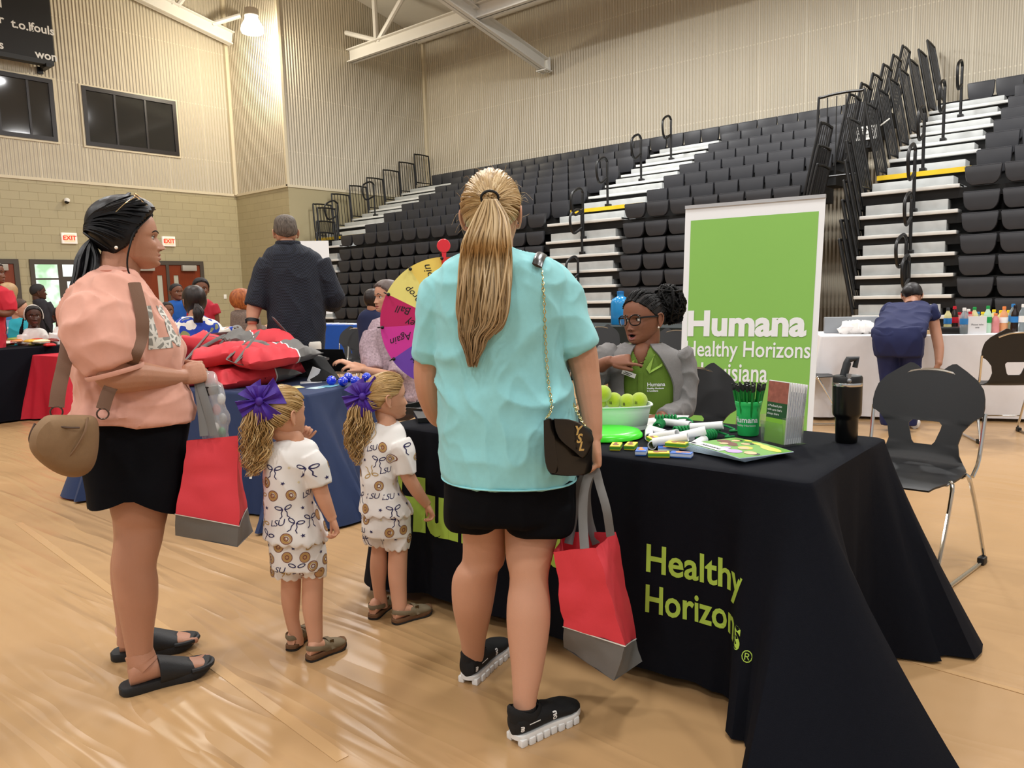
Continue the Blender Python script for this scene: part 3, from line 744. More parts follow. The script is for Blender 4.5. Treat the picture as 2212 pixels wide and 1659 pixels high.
# ---- stacking chair
M_shell = mat('chair_shell', '#1d1e20', .42, bump=.06, bscale=500)
M_chrome = mat('chrome', '#d5d4d0', .12, 1.)
def chair_proto():
    T = thing('stacking_chair', '', 'chair', (0, 0, 0), 'black stacking chairs', world=False)
    # shell runs from the seat front (s=0) over the bend to the top of the back
    S = [0, .03, .1, .2, .3, .38, .43, .47, .51, .535, .5449, .5451, .56, .58, .6, .62, .64, .6549, .6551, .675, .70, .74, .78, .82, .86, .90, .93]
    def pos(s):
        if s < .4: return (.235-s, .452-.018*math.sin(PI*s/.4)-(.02*(1-s/.05) if s < .05 else 0))
        if s < .5: k = (s-.4)/.1; a = k*R(72); return (-.165-.064*math.sin(a), .452+.064*(1-math.cos(a)))
        k = s-.5; return (-.226-k*.26, .496+k*.965)
    W_ = [(0, .2), (.05, .215), (.2, .225), (.36, .225), (.43, .2), (.5, .165), (.56, .152), (.62, .165), (.67, .2), (.70, .242), (.76, .246), (.82, .23), (.86, .2), (.895, .155), (.92, .115), (.935, .095)]
    wf = lambda s: np.interp(s, [a for a, b in W_], [b for a, b in W_])
    def hole(s):
        if s < .545 or s > .655: return 0
        return np.interp(s, [.545, .56, .62, .645, .655], [.04, .052, .07, .074, .06])
    mb = MB()
    for sd in (-1, 1):
        g = []
        for s in S:
            row = []
            for k in range(7):
                w = wf(s); h = hole(s); u = h+(w-h)*k/6; ss = s
                if s > .8: notch = .04*math.exp(-(u/.066)**4); ss = s-notch*(s-.8)/.13
                x, z = pos(ss); x += .35*u*u*(1 if s > .5 else .1)*1.2 if s > .45 else 0
                row.append((x, sd*u, z+(.12*u*u if s < .4 else 0)))
            g.append(row)
        mb.sheet(g, .008)
    mb.build('shell', M_shell, T)
    for sd in (-1, 1):
        y = sd*.235
        p = cr([(-.02, y*.9, .425), (-.08, y, .425)], 2)
        MB().tube(cr([(.05, y*.86, .43), (.075, y, .41), (.29, sd*.25, .02), (.26, sd*.25, .012), (-.30, sd*.25, .012), (-.325, sd*.25, .03), (-.15, y, .41), (-.13, y*.86, .43)], 5), .009, 8).build('leg_frame', M_chrome, T)
        m2 = MB(); m2.box((.26, sd*.25, .018), (.05, .03, .034), bev=.006); m2.box((-.3, sd*.25, .018), (.05, .03, .034), bev=.006); m2.build('foot_glide', mat('glide_black', '#101010', .5), T)
        MB().tube(cr([(-.17, y, .43), (-.23, y*1.02, .5), (-.275, sd*.245, .70)], 5), .009, 8).build('back_tube', M_chrome, T)
    MB().tube([(.235, -.25, .14), (.235, .25, .14)], .006, 6).build('cross_bar', M_chrome, T)
    MB().tube(cr([(-.318, -.15, .845), (-.328, -.08, .872), (-.33, 0, .88), (-.328, .08, .872), (-.318, .15, .845)], 4), .009, 8).build('handle', M_chrome, T)
    return T
CH = chair_proto(); _used = []
def chair(x, y, face, label):
    """face: heading of the sitter in degrees"""
    if not _used: c = CH; c.location = (x, y, 0); c.rotation_euler = (0, 0, R(face)); c['label'] = label; _used.append(1)
    else: c = dup(CH, (x, y, 0), R(face), label)
    return c
chair(3.71, .86, 172, 'empty black stacking chair right of the black-covered table, nearest to the camera')
_c = at_depth(1452, 800, 3.72); chair(_c[0], _c[1], 188, 'black stacking chair the woman with glasses sits on, in front of the green banner')
a = on_z(2155, 935, 0); chair(7.35, .98, 28, 'black stacking chair at the right edge, its back turned to us, before the drinks table')
chair(7.35, 2.55, -62, 'black stacking chair between the green banner and the person bending')
chair(7.0, 4.75, 200, 'black stacking chair behind the left shoulder of the woman with glasses')
chair(6.5, 3.55, 195, 'black stacking chair half hidden between the woman with glasses and the banner')
chair(6.3, 8.2, 200, 'black stacking chair in front of the bright blue table')
chair(4.05, 4.75, 175, 'black stacking chair of the person typing behind the prize wheel')
chair(5.9, 7.6, 190, 'black stacking chair partly hidden behind the prize wheel rim')
chair(5.2, 10.6, 60, 'black stacking chair under the red-haired person')
chair(8.3, 9.4, 250, 'stacking chair with a grey seat before the blue table, left of the others')

# ---- retractable banner
M_bangreen = mat('banner_green', '#86bd55', .5, var=.03, vscale=3)
BX0 = at_depth(1481, 452, 5.2); BX1 = at_depth(1784, 427, 4.75)
LB0 = at_depth(1466, 938, 5.2); LB1 = at_depth(1755, 932, 4.75)
kz = (BX0[2]+BX1[2])/2; zb = .05
def bp(u, v):      # u across 0..1, v up 0..1 (0 at the floor)
    top = BX0+(BX1-BX0)*u; e = LB0+(LB1-LB0)*u; d = (e-top)/(e[2]-top[2]); return top+d*((zb+(top[2]-zb)*v)-top[2])
nb = np.cross(bp(1, .5)-bp(0, .5), [0, 0, 1.]); nb /= np.linalg.norm(nb)
if nb@np.array([-1, 0, 0]) < 0: nb = -nb
cb = (bp(0, 0)+bp(1, 0))/2
T = thing('banner_stand', 'tall green roll-up banner with white lettering behind the seated woman', 'banner', (cb[0], cb[1], 0))
MB().sheet([[bp(u, v) for u in np.linspace(0, 1, 8)] for v in np.linspace(0, 1, 20)], .003).build('banner_sheet', mat('banner_white', '#eceef0', .45), T)
g = MB().sheet([[bp(u, v)+nb*.003 for u in np.linspace(.045, .96, 8)] for v in np.linspace(.0, .955, 20)]); g.build('green_print', M_bangreen, T)
tp = MB(); tp.add([bp(0, 1)+nb*.012+[0, 0, .0], bp(1, 1)+nb*.012, bp(1, 1)+nb*.012+[0, 0, .022], bp(0, 1)+nb*.012+[0, 0, .022], bp(0, 1)-nb*.012, bp(1, 1)-nb*.012, bp(1, 1)-nb*.012+[0, 0, .022], bp(0, 1)-nb*.012+[0, 0, .022]], [(0, 1, 2, 3), (5, 4, 7, 6), (4, 0, 3, 7), (1, 5, 6, 2), (3, 2, 6, 7), (4, 5, 1, 0)])
tp.build('top_rail', mat('rail_alu', '#c9cacc', .35, .5), T, smooth=False)
bd = (bp(1, 0)-bp(0, 0)); L = np.linalg.norm(bd[:2]); MB().box((cb[0], cb[1], .045), (L+.03, .12, .09), rz=math.atan2(bd[1], bd[0]), bev=.02).build('base', mat('rail_alu', '#c9cacc'), T)
t = MB()
def btext(txt, x0, y0, x1, y1, bold, desc=0.):
    # corners measured on the banner sheet
    def uv(px, py):
        best = None
        d = ray(px, py); o_ = bp(0, .5); q = CAM+d*(((o_-CAM)@nb)/(d@nb))
        W_ = bp(1, .5)-bp(0, .5)
        v = (q[2]-zb)/((BX0[2]+BX1[2])/2-zb); a_, b_ = bp(0, v), bp(1, v); return ((q-a_)@(b_-a_))/((b_-a_)@(b_-a_)), v
    (u0, v0), (u1, v1) = uv(x0, y0), uv(x1, y1); vs, fs = text_polys(txt, .1, bold, 0, 1, 'LEFT')
    xa = min(p[0] for p in vs); xb = max(p[0] for p in vs); ya = min(p[1] for p in vs); yb = max(p[1] for p in vs)
    t.add([bp(u0+(p[0]-xa)/(xb-xa)*(u1-u0), v0+(p[1]-ya)/(yb-ya)*(v1-v0))+nb*.006 for p in vs], fs)
btext('Humana', 1485, 727, 1743, 668, .004)
btext('Healthy Horizons', 1483, 779, 1752, 738, .0012)
btext('in Louisiana', 1480, 819, 1661, 785, .0012)
t.build('lettering', mat('white_print', '#eceef0'), T, smooth=False)

# ---- prize wheel on the far end of the black table
WP = [(889.8, 569), (844, 612.7), (822.8, 673), (826, 737.6), (855.7, 795), (905.8, 834)]
WC = (963, 697); WD = 3.42
wc = at_depth(*WC, WD); wr = 140/FOC*WD
fwd = -ray(*WC); fwd[2] = 0; fwd /= np.linalg.norm(fwd)
az = math.atan2(fwd[1], fwd[0])+R(7); wn = np.array([math.cos(az), math.sin(az), 0]); wu = np.array([-math.sin(az), math.cos(az), 0]); wz = np.array([0, 0, 1.])   # seen from the front wu points right
T = thing('prize_wheel', 'colourful segmented prize wheel on the black table, half hidden by the aqua shirt', 'prize wheel', (wc[0], wc[1], TZ))
COLS = ['#e8522c', '#fbdc6a', '#f8ea86', '#c81f63', '#dd38a2', '#7446b4', '#b257c6', '#2f9bd8', '#2fb5a5', '#4fae4a', '#9bc53d', '#f39b2d']
A0 = 92
for k, c in enumerate(COLS):
    a0 = R(A0-30+30*k); a1 = a0+R(30); mb = MB()
    pol = [(0, 0)]+[(wr*math.cos(a0+(a1-a0)*i/8), wr*math.sin(a0+(a1-a0)*i/8)) for i in range(9)]
    mb.prism(pol, lambda u, v, tt: wc+wu*u+wz*v+wn*(tt*.008))
    mb.build('segment', mat('wheel_%d' % k, c, .45), T, smooth=False)
pg = MB()
for k in range(12):
    a = R(A0+30*k); q = wc+(wu*math.cos(a)+wz*math.sin(a))*wr*.975
    pg = MB().tube([q-wn*.01, q+wn*.03], .0045, 6); pg.sphere(q+wn*.032, .008, 8, 6)
    pg.tube([q, q+(wu*math.cos(a)+wz*math.sin(a))*.02], .003, 5); pg.build('peg', mat('peg_black', '#111', .4), T)
t = MB()
def wtext(txt, seg, r1, size, up=0.):
    a = R(A0-30+30*seg+15); e = wu*math.cos(a)+wz*math.sin(a); f_ = wz*math.cos(a)-wu*math.sin(a)
    # written along the radius, read from the rim upside down
    vs, fs = text_polys(txt, size, 0, .25, 1., 'LEFT'); x1 = max(p[0] for p in vs); t.add([wc+wn*.0095+e*(r1-x1+p[0])+f_*(p[1]+up) for p in vs], fs)
wtext('Spin', 1, wr*.93, .05); wtext('Cup Drop', 2, wr*.8, .042); wtext('Ball', 3, wr*.8, .046, -.02); wtext('Monkey', 3, wr*.62, .046, .03); wtext('Spin Again', 4, wr*.9, .044); wtext('Skip-It', 5, wr*.8, .046); wtext('Win', 6, wr*.66, .05)
t.build('handwriting', mat('marker_ink', '#1d1a20', .6), T, smooth=False)
q = wc+wz*(wr+.012)+wn*.025
mb = MB().lathe([(0, 0), (.028, 0), (.03, .006), (.028, .012), (0, .012)], q+wz*.035, 20, wn); mb.prism([(-.012, .03), (.012, .03), (.005, -.045), (-.005, -.045)], lambda u, v, tt: q+wu*u+wz*v+wn*(tt*.01)); mb.build('pointer', mat('pointer_red', '#e8323f', .35), T)
mb = MB().tube(cr([q+wn*-.0, q-wn*.05+wz*.02, wc-wn*.06+wz*wr*.6, wc-wn*.06, (wc[0]-wn[0]*.06, wc[1]-wn[1]*.06, TZ+.01)], 4), .012, 8)
mb.box((wc[0]-wn[0]*.04, wc[1]-wn[1]*.04, TZ+.012), (.26, .3, .02), rz=az); mb.build('stand', mat('peg_black', '#111'), T)

# ---- giveaways on the black table
def P(px, py, z=TZ): return on_z(px, py, z)
M_tub = mat('tub_plastic', '#dfe9e3', .35, var=.02)
c = on_z(1331, 872, TZ+.1); c[2] = TZ
T = thing('storage_tub', 'white oval plastic tub full of tennis balls on the black table', 'tub', tuple(c))
td = np.array([.62, -.78]); tang = math.atan2(td[1], td[0])
def oval(a, b, z, n=40, p=3.): return [(c[0]+math.cos(tang)*X-math.sin(tang)*Y, c[1]+math.sin(tang)*X+math.cos(tang)*Y, z) for X, Y in ((a*abs(math.cos(q))**(2/p)*np.sign(math.cos(q)), b*abs(math.sin(q))**(2/p)*np.sign(math.sin(q))) for q in (2*PI*k/n for k in range(n)))]
MB().loft([oval(.118, .08, TZ+.002), oval(.125, .086, TZ+.05), oval(.136, .094, TZ+.092), oval(.144, .1, TZ+.096), oval(.144, .1, TZ+.1), oval(.136, .094, TZ+.1), oval(.122, .083, TZ+.02), oval(.11, .075, TZ+.01)]).build('tub_body', M_tub, T)
M_ball = mat('tennis_felt', '#b4cf12', .9, sheen=.6, var=.08, vscale=80, bump=.5, bscale=900)
BALLS = [(1303, 850, .15, 'uppermost tennis ball on the heap, next to the arm'), (1299, 863, .115, 'tennis ball half hidden by the arm at the tub rim'), (1326, 865, .115, 'largest-looking tennis ball at the front of the tub'), (1355, 868, .11, 'tennis ball set back between two others in the tub'), (1381, 865, .115, 'rightmost tennis ball in the tub')]
for px, py, dz, lb in BALLS:
    q = P(px, py, TZ+dz-.01); 
    MBb = MB().sphere(q, .0335, 24, 16)
    T = thing('tennis_ball', 'yellow-green '+lb, 'ball', tuple(q-np.array([0, 0, .033])), 'tennis balls in the tub')
    MBb.build('felt', M_ball, T)
    e = (CAM-q); e /= np.linalg.norm(e); s_ = np.cross(e, [0, 0, 1]); s_ /= np.linalg.norm(s_); u_ = np.cross(s_, e)
    for a_ in (.008, .013):
        w1 = e*.8+s_*a_/.03-u_*.25; w1 = q+w1/np.linalg.norm(w1)*.0335; MB().box(w1, (.002, .002, .012)).build('printed_mark', mat('marker_ink', '#1d1a20'), T)
c2 = P(1311, 944, TZ)
T = thing('flying_disc', 'bright green flying disc lying on the black table', 'frisbee', tuple(c2))
MB().lathe([(0, .028), (.1, .027), (.122, .023), (.133, .012), (.135, .003), (.131, .0), (.127, .006), (.118, .018), (.1, .022), (0, .023)], c2+np.array([0, 0, .003]), 48).build('disc', mat('disc_green', '#3fdc1e', .3, var=.03), T)
M_tube = mat('paper_tube', '#e9e9ea', .5); M_rope = mat('green_cord', '#0f8a45', .7, var=.2, vscale=150, bump=.5, bscale=400)
def tube_handle(T, px, py, ang, L=.12, z=.016, tilt=0.):
    q = P(px, py, TZ+z); a = R(ang); d = np.array([math.cos(a)*math.cos(tilt), math.sin(a)*math.cos(tilt), math.sin(tilt)])
    mb = MB(); r0, r1 = .0155, .0125
    prof = [(r1, -L/2), (r0, -L/2), (r0, L/2), (r1, L/2), (r1, L/2-.05), (.001, L/2-.05)]
    mb.lathe(prof, q, 16, d, cap=False); mb.build('handle', M_tube, T)
def rope_coil(T, px, py, ang, n=7, L=.09, rr=.016):
    q = P(px, py, TZ+.018); a = R(ang); d = np.array([math.cos(a), math.sin(a), 0]); s_ = np.array([-math.sin(a), math.cos(a), 0]); pts = []
    for k in range(n*10+1):
        f_ = 2*PI*k/10; pts.append(q+d*(L*(k/(n*10)-.5))+s_*rr*math.cos(f_)+np.array([0, 0, rr*math.sin(f_)]))
    mb = MB().tube(pts, .0045, 6)
    lp = cr([pts[-1], q+d*L*.9+s_*.02, q+d*L*1.15-s_*.015+[0, 0, -.012], q+d*L*.8-s_*.03+[0, 0, -.012], q+d*L*1.2-s_*.04+[0, 0, -.013]], 5); mb.tube(lp, .0045, 6); mb.build('cord', M_rope, T)
JR = [('jump rope with its cord coiled behind the white tubes', (1440, 905, -60), [(1463, 915, -95, 0), (1420, 932, -120, .0)]),
      ('jump rope at the left of the heap beside the disc', (1424, 918, 20), [(1402, 938, -150, 0), (1434, 941, -100, .25)]),
      ('jump rope in the middle of the heap with two crossed tubes', (1482, 930, -40), [(1448, 950, -70, .2), (1488, 938, -62, .25)]),
      ('jump rope at the right end with the longest loose cord', (1532, 925, -30), [(1526, 921, -70, .1), (1470, 952, -10, 0)]),
      ('jump rope at the front of the heap under the colouring books', (1525, 940, -15), [(1510, 956, -170, 0), (1415, 955, 20, 0)])]
for lb, rc, hs in JR:
    q = P(rc[0], rc[1]); T = thing('jump_rope', 'green cord '+lb, 'jump rope', tuple(q), 'jump ropes on the black table')
    rope_coil(T, *rc)
    for h in hs: tube_handle(T, h[0], h[1], h[2], .12, .017+.02*(h[3] > 0), h[3])
# crayon boxes
M_cy, M_cg, M_cb, M_cbr = mat('carton_yellow', '#e0cf2f', .5), mat('carton_green', '#4f9a2f', .5), mat('carton_blue', '#3c6bc0', .5), mat('carton_brown', '#8a4a2a', .5)
CB = [(1331, 969, 25, 'g', 'leftmost small yellow-green carton in front of the disc'), (1363, 968, 20, 'y', 'yellow carton with a brown picture, second from the left'), (1414, 955, 50, 'g', 'green carton lying on top of the others'), (1427, 966, 70, 'y', 'yellow carton leaning behind the green one'), (1386, 980, 25, 'b', 'pale blue carton at the front of the pile'),
      (1423, 986, -60, 'g', 'green and yellow carton nearest the table edge'), (1462, 965, -80, 'y', 'yellow carton standing in the middle of the pile'), (1444, 975, -60, 'b', 'blue carton under the yellow one'), (1472, 987, -75, 'b', 'blue and orange carton at the right of the pile'), (1482, 957, 10, 'y', 'yellow carton tucked under the colouring books'), (1440, 966, 30, 'b', 'blue carton mostly hidden in the pile')]
for k, (px, py, an, kd, lb) in enumerate(CB):
    hgt = .02 if k in (2, 6) else 0.
    q = P(px, py, TZ+hgt+.001); T = thing('crayon_box', lb, 'crayon box', tuple(q), 'small crayon cartons'); M_ = Matrix.Rotation(R(an), 3, 'Z')
    MB().box(q+np.array([0, 0, .008]), (.07, .036, .016), mtx=M_, bev=.0015).build('carton', M_cb if kd == 'b' else M_cy, T)
    MB().box(q+np.array([0, 0, .0085]), (.0706, .0366, .009), mtx=M_).build('printed_band', M_cg if kd != 'b' else mat('carton_pale', '#c9d3ea', .5), T, smooth=False)
    m2 = MB(); v = M_ @ Vector((-.008, 0, 0)); m2.lathe([(0, .0162), (.011, .0162), (.011, .0168), (0, .0168)], q+np.array(v), 12)
    v = M_ @ Vector((.012, .003, 0)); m2.box(q+np.array(v)+np.array([0, 0, .0163]), (.03, .01, .001), mtx=M_); m2.build('picture', M_cbr if kd != 'b' else mat('carton_orange', '#d88a4a', .5), T, smooth=False)
# colouring books, fanned
q0 = np.array([P(1476, 976), P(1620, 1021), P(1746, 990), P(1546, 943)])
cen = q0.mean(axis=0); eu = q0[2]-q0[3]; eu = (q0[1]-q0[0]+q0[2]-q0[3])/2; ev = (q0[3]-q0[0]+q0[2]-q0[1])/2
ea = math.atan2(eu[1], eu[0])
BW, BH = .285, .215
for k in range(7):
    an = ea+R(2.2*(6-k)-1); zz = .002+.003*k; dx = np.array([.0035*(6-k), .006*(6-k), 0])
    T = thing('colouring_book', ['lowest blue-edged colouring book of the fanned stack', 'second lowest colouring book of the fanned stack, blue edge showing', 'third colouring book from the bottom of the fanned stack', 'middle colouring book of the fanned stack', 'third colouring book from the top of the fanned stack', 'colouring book just under the top one', 'top colouring book with a green cover of drawn children'][k], 'book', tuple(cen+dx), 'fanned colouring books')
    u_ = np.array([math.cos(an), math.sin(an), 0]); v_ = np.array([-math.sin(an), math.cos(an), 0])
    def bk(a, b, t_=0.): return cen+dx+u_*BW*(a-.5)+v_*BH*(b-.5)+np.array([0, 0, zz-0+t_+.012*max(0, .35-b)*(abs(a-.5))+.004*math.sin(a*3)])
    gg = [[bk(a, b) for a in np.linspace(0, 1, 9)] for b in np.linspace(0, 1, 7)]
    MB().sheet(gg, .0022).build('pages', mat('book_paper', '#dfe6ea' if k == 6 else '#c7dbea', .5), T)
    MB().sheet([[bk(a, b, .0016) for a in np.linspace(.005, .995, 9)] for b in np.linspace(.01, .99, 7)]).build('cover', mat('cover_green', '#69a23f', .4, var=.05) if k > 2 else mat('cover_blue', '#8fb6dc', .4), T)
    if k == 6:
        def blob(mb, a, b, ra, rb, lift): mb.add([bk(a, b, lift)]+[bk(a+ra*math.cos(2*PI*i/16), b+rb*math.sin(2*PI*i/16), lift) for i in range(16)], [(0, 1+i, 1+(i+1) % 16) for i in range(16)])
        for nm, col, L_, lift in (('yellow_art', '#e9d95a', [(.3, .93, .07, .04), (.5, .88, .08, .05), (.8, .8, .16, .09), (.62, .86, .12, .05)], .0022), ('hair_art', '#6a2f1c', [(.14, .62, .1, .1), (.3, .55, .12, .1), (.42, .5, .07, .07)], .0022), ('dark_hair_art', '#1f2a1c', [(.22, .83, .07, .045), (.45, .78, .08, .05), (.92, .38, .05, .07)], .0022),
                                   ('blond_art', '#e4c24a', [(.62, .52, .09, .11)], .0022), ('face_art', '#e6b48a', [(.22, .77, .055, .06), (.45, .71, .06, .065), (.28, .47, .06, .07), (.63, .48, .065, .08), (.85, .36, .075, .09)], .0026), ('shirt_art', '#b79ad0', [(.7, .22, .1, .12), (.5, .28, .06, .08)], .0026)):
            m2 = MB()
            for a_, b_, c_, d_ in L_: blob(m2, a_, b_, c_, d_, lift)
            m2.build(nm, mat(nm, col, .5), T, smooth=False)
        m2 = MB().sheet([[bk(a, b, .003) for a in np.linspace(.02, .62, 7)] for b in np.linspace(.03, .25, 4)]); m2.build('title_band', mat('white_print', '#eceef0'), T)
        t = MB(); vs, fs = text_polys('Humana', .1, .002, .1, 1., 'LEFT'); xa = min(p[0] for p in vs); xb = max(p[0] for p in vs); ya = min(p[1] for p in vs)
        t.add([bk(.2+(p[0]-xa)/(xb-xa)*.36, .09+(p[1]-ya)*1.1, .0036) for p in vs], fs); t.build('title', mat('marker_ink', '#1d1a20'), T, smooth=False)
# cup of pencils
c = P(1616, 940)
T = thing('plastic_cup', 'green plastic cup holding pencils on the black table', 'cup', tuple(c))
cup = [(.0, .002), (.036, .002), (.038, .006), (.043, .1), (.0475, .116), (.0485, .118), (.0485, .128), (.046, .13), (.0445, .128), (.04, .1), (.035, .008), (0, .008)]
MB().lathe(cup, c, 36).build('cup_body', mat('cup_green', '#2fbf63', .35), T)
t = MB()
vd = CAM-c; va = math.atan2(vd[1], vd[0])
def on_cup(u, z, r=.0445):
    rr = .0382+(z-.006)/.094*.005+.0006; a = va+u/rr; return (c[0]+rr*math.cos(a), c[1]+rr*math.sin(a), c[2]+z)
vs, fs = text_polys('Humana', .03, .0006, 0, 1., 'CENTER'); t.add([on_cup(p[0]-.012, .062+p[1]) for p in vs], fs)
vs, fs = text_polys('Healthy Horizons', .0115, .0, 0, 1., 'CENTER'); t.add([on_cup(p[0]-.012, .042+p[1]) for p in vs], fs)
t.build('lettering', mat('white_print', '#eceef0'), T, smooth=False)
M_pg, M_pb = mat('pencil_green', '#0f7a2e', .35), mat('pencil_black', '#131414', .4)
rnd = random.Random(3); proto = None
for k in range(34):
    ph = k*2.39996; rr = math.sqrt((k+.5)/34); b0 = c+np.array([.026*rr*math.cos(ph), .026*rr*math.sin(ph), .012]); top = c+np.array([.062*rr*math.cos(ph), .062*rr*math.sin(ph), .193+rnd.uniform(-.006, .008)-.012*rr])
    d = Vector(top-b0); Lp = .185
    if proto is None:
        T = thing('pencil', 'green pencil with a black end standing in the green cup', 'pencil', (0, 0, 0), 'green pencils in the cup', world=False)
        MB().lathe([(.0037, 0), (.0037, Lp-.025)], (0, 0, 0), 6).build('barrel', M_pg, T, smooth=False); MB().lathe([(.0042, Lp-.025), (.0042, Lp-.012), (.0036, Lp-.011), (.0036, Lp)], (0, 0, 0), 10).build('black_end', M_pb, T); proto = T
    else: T = dup(proto)
    T.location = b0; T.rotation_euler = Vector((0, 0, 1)).rotation_difference(d).to_euler()
# brochure holder
c = P(1693, 957)
M_acr = mat('acrylic', '#eef4f2', .05, trans=.95, ior=1.3, alpha=.5)
front = np.array([-.89, .46, 0]); across = np.array([-.46, -.89, 0])
def bq(a, d_, z): return c+across*a+front*d_+np.array([0, 0, z])
T = thing('brochure_holder', 'clear acrylic holder of tall brochures between the pencil cup and the tumbler', 'brochure holder', tuple(c))
for nm, poly in (('front_panel', [(-.055, .05, 0), (.055, .05, 0), (.055, .056, .08), (-.055, .056, .08)]), ('back_panel', [(-.055, -.03, 0), (.055, -.03, 0), (.055, -.05, .2), (-.055, -.05, .2)]), ('base_panel', [(-.055, -.05, .002), (.055, -.05, .002), (.055, .06, .002), (-.055, .06, .002)]), ('side_panel', [(-.055, -.035, 0), (-.055, .05, 0), (-.055, .055, .1), (-.055, -.04, .1)]), ('side_panel', [(.055, -.035, 0), (.055, .05, 0), (.055, .055, .1), (.055, -.04, .1)])):
    mb = MB(); pq = [bq(*p) for p in poly]; n_ = np.cross(pq[1]-pq[0], pq[2]-pq[0]); n_ /= np.linalg.norm(n_)
    mb.add(pq+[p+n_*.002 for p in pq], [(0, 1, 2, 3), (7, 6, 5, 4), (0, 4, 5, 1), (1, 5, 6, 2), (2, 6, 7, 3), (3, 7, 4, 0)]); mb.build(nm, M_acr, T, smooth=False)
for k in range(8):
    d0 = .043-.0095*k; lean = -.02-.002*k
    def br(a, z, lift=0.): return bq(a, d0+lean*z/.22+lift, .006+z)
    T = thing('brochure', 'front brochure in the acrylic holder with a photo and green panels' if k == 0 else 'brochure standing behind the front one in the acrylic holder', 'brochure', tuple(br(0, 0)), 'brochures in the acrylic holder')
    hh = .215-.002*k
    mb = MB(); A_ = [br(-.05, 0), br(.05, 0), br(.05, hh), br(-.05, hh)]; B_ = [p-front*.004 for p in A_]
    mb.add(A_+B_, [(0, 1, 2, 3), (7, 6, 5, 4), (0, 4, 5, 1), (1, 5, 6, 2), (2, 6, 7, 3), (3, 7, 4, 0)]); mb.build('leaflet', mat('leaflet_white', '#e9eaec', .4), T, smooth=False)
    if k == 0:
        for nm, z0, z1, col in (('green_panel', .0, .085, '#7fb93a'), ('dark_panel', .085, .14, '#1d4b2c'), ('photo_panel', .14, .213, '#9a5a50')):
            MB().add([br(-.05, z0, .0008), br(.05, z0, .0008), br(.05, z1, .0008), br(-.05, z1, .0008)], [(0, 1, 2, 3)]).build(nm, mat(nm, col, .4, var=.5 if 'photo' in nm else 0, vscale=60), T, smooth=False)
        t = MB()
        for i_, s_ in enumerate(('a Medicaid plan', "with care that's", 'always there')):
            vs, fs = text_polys(s_, .0115, 0, 0, 1., 'LEFT'); t.add([br(-.045+p[0], .128-.014*i_+p[1], .0014) for p in vs], fs)
        t.build('lettering', mat('white_print', '#eceef0'), T, smooth=False)
    else:
        MB().add([bq(s_, d0+lean*z_/.22-.001*0, .006+z_) for s_, z_ in ((.0505, .02), (.0505, hh-.03))]+[bq(.0505, d0+lean*z_/.22-.002, .006+z_) for z_ in (hh-.03, .02)], [(0, 1, 2, 3)]).build('printed_edge', mat('leaflet_edge', '#5b6a80' if k % 2 else '#2c2f33', .5), T, smooth=False)
# tumbler
c = P(1828, 955)
T = thing('tumbler', 'tall black insulated tumbler with a fold-down straw at the table corner', 'tumbler', tuple(c))
MB().lathe([(0, .001), (.034, .001), (.036, .005), (.0375, .08), (.039, .088), (.046, .097), (.0475, .105), (.0485, .2)], c, 40).build('body', mat('tumbler_black', '#0e0f10', .28, .3), T)
MB().lathe([(.0487, .2), (.0492, .201), (.0492, .211), (.0487, .212)], c, 40).build('steel_band', mat('steel_band', '#c8c9ca', .2, 1.), T)
MB().lathe([(.0485, .212), (.0485, .229), (.045, .235), (.04, .233), (.01, .231), (0, .231)], c, 40).build('lid', mat('lid_black', '#161718', .45), T)
rt_ = np.array([math.sin(YAW), -math.cos(YAW), 0])
h0 = c+rt_*-.014+np.array([0, 0, .234]); h1 = c+rt_*.0+np.array([0, 0, .29]); h2 = c+rt_*.03+np.array([0, 0, .293]); h3 = c+rt_*.024+np.array([0, 0, .262])
MB().tube([h0, h0+(h1-h0)*.8, h1, h2, h3], [.014, .0135, .012, .0115, .009], 10).build('straw_spout', mat('spout_grey', '#26292d', .45), T)
mb = MB().sphere(h0-np.array([math.cos(YAW), math.sin(YAW), 0])*.045+[0, 0, -.012], .008, 10, 8); mb.box(h0-np.array([math.cos(YAW), math.sin(YAW), 0])*.04+[0, 0, -.002], (.012, .012, .026), rz=YAW); mb.build('hinge', mat('hinge_grey', '#8a8c8f', .35, .5), T)
# paper and black tray
def paper(name, px, py, w, h, an, label, cat, col, z=TZ, lines=0, group=None):
    q = P(px, py, z+.001); mb = MB().box(q+np.array([0, 0, .0006]), (w, h, .0012), rz=R(an))
    o = mb.build(name, mat('sheet_'+col.strip('#'), col, .55), base=tuple(q), smooth=False); tag(o, label, cat, group); return q
paper('sign_in_sheet', 1425, 908, .28, .21, 20, 'white sheet of paper lying behind the jump ropes', 'paper', '#e8e8e6')
q = P(917, 893); T = thing('desk_tray', 'shallow black tray on the left end of the black table', 'tray', tuple(q))
mb = MB(); M_ = Matrix.Rotation(R(6), 3, 'Z')
for d_, s_ in (((0, 0, .004), (.3, .3, .008)), ((.15, 0, .016), (.012, .3, .032)), ((-.15, 0, .016), (.012, .3, .032)), ((0, .15, .016), (.3, .012, .032)), ((0, -.15, .016), (.3, .012, .032))): mb.box(q+np.array(M_ @ Vector(d_))+np.array([.1, .0, 0]), s_, mtx=M_)
mb.build('tray_body', mat('tray_black', '#0f0f10', .4), T, smooth=False)
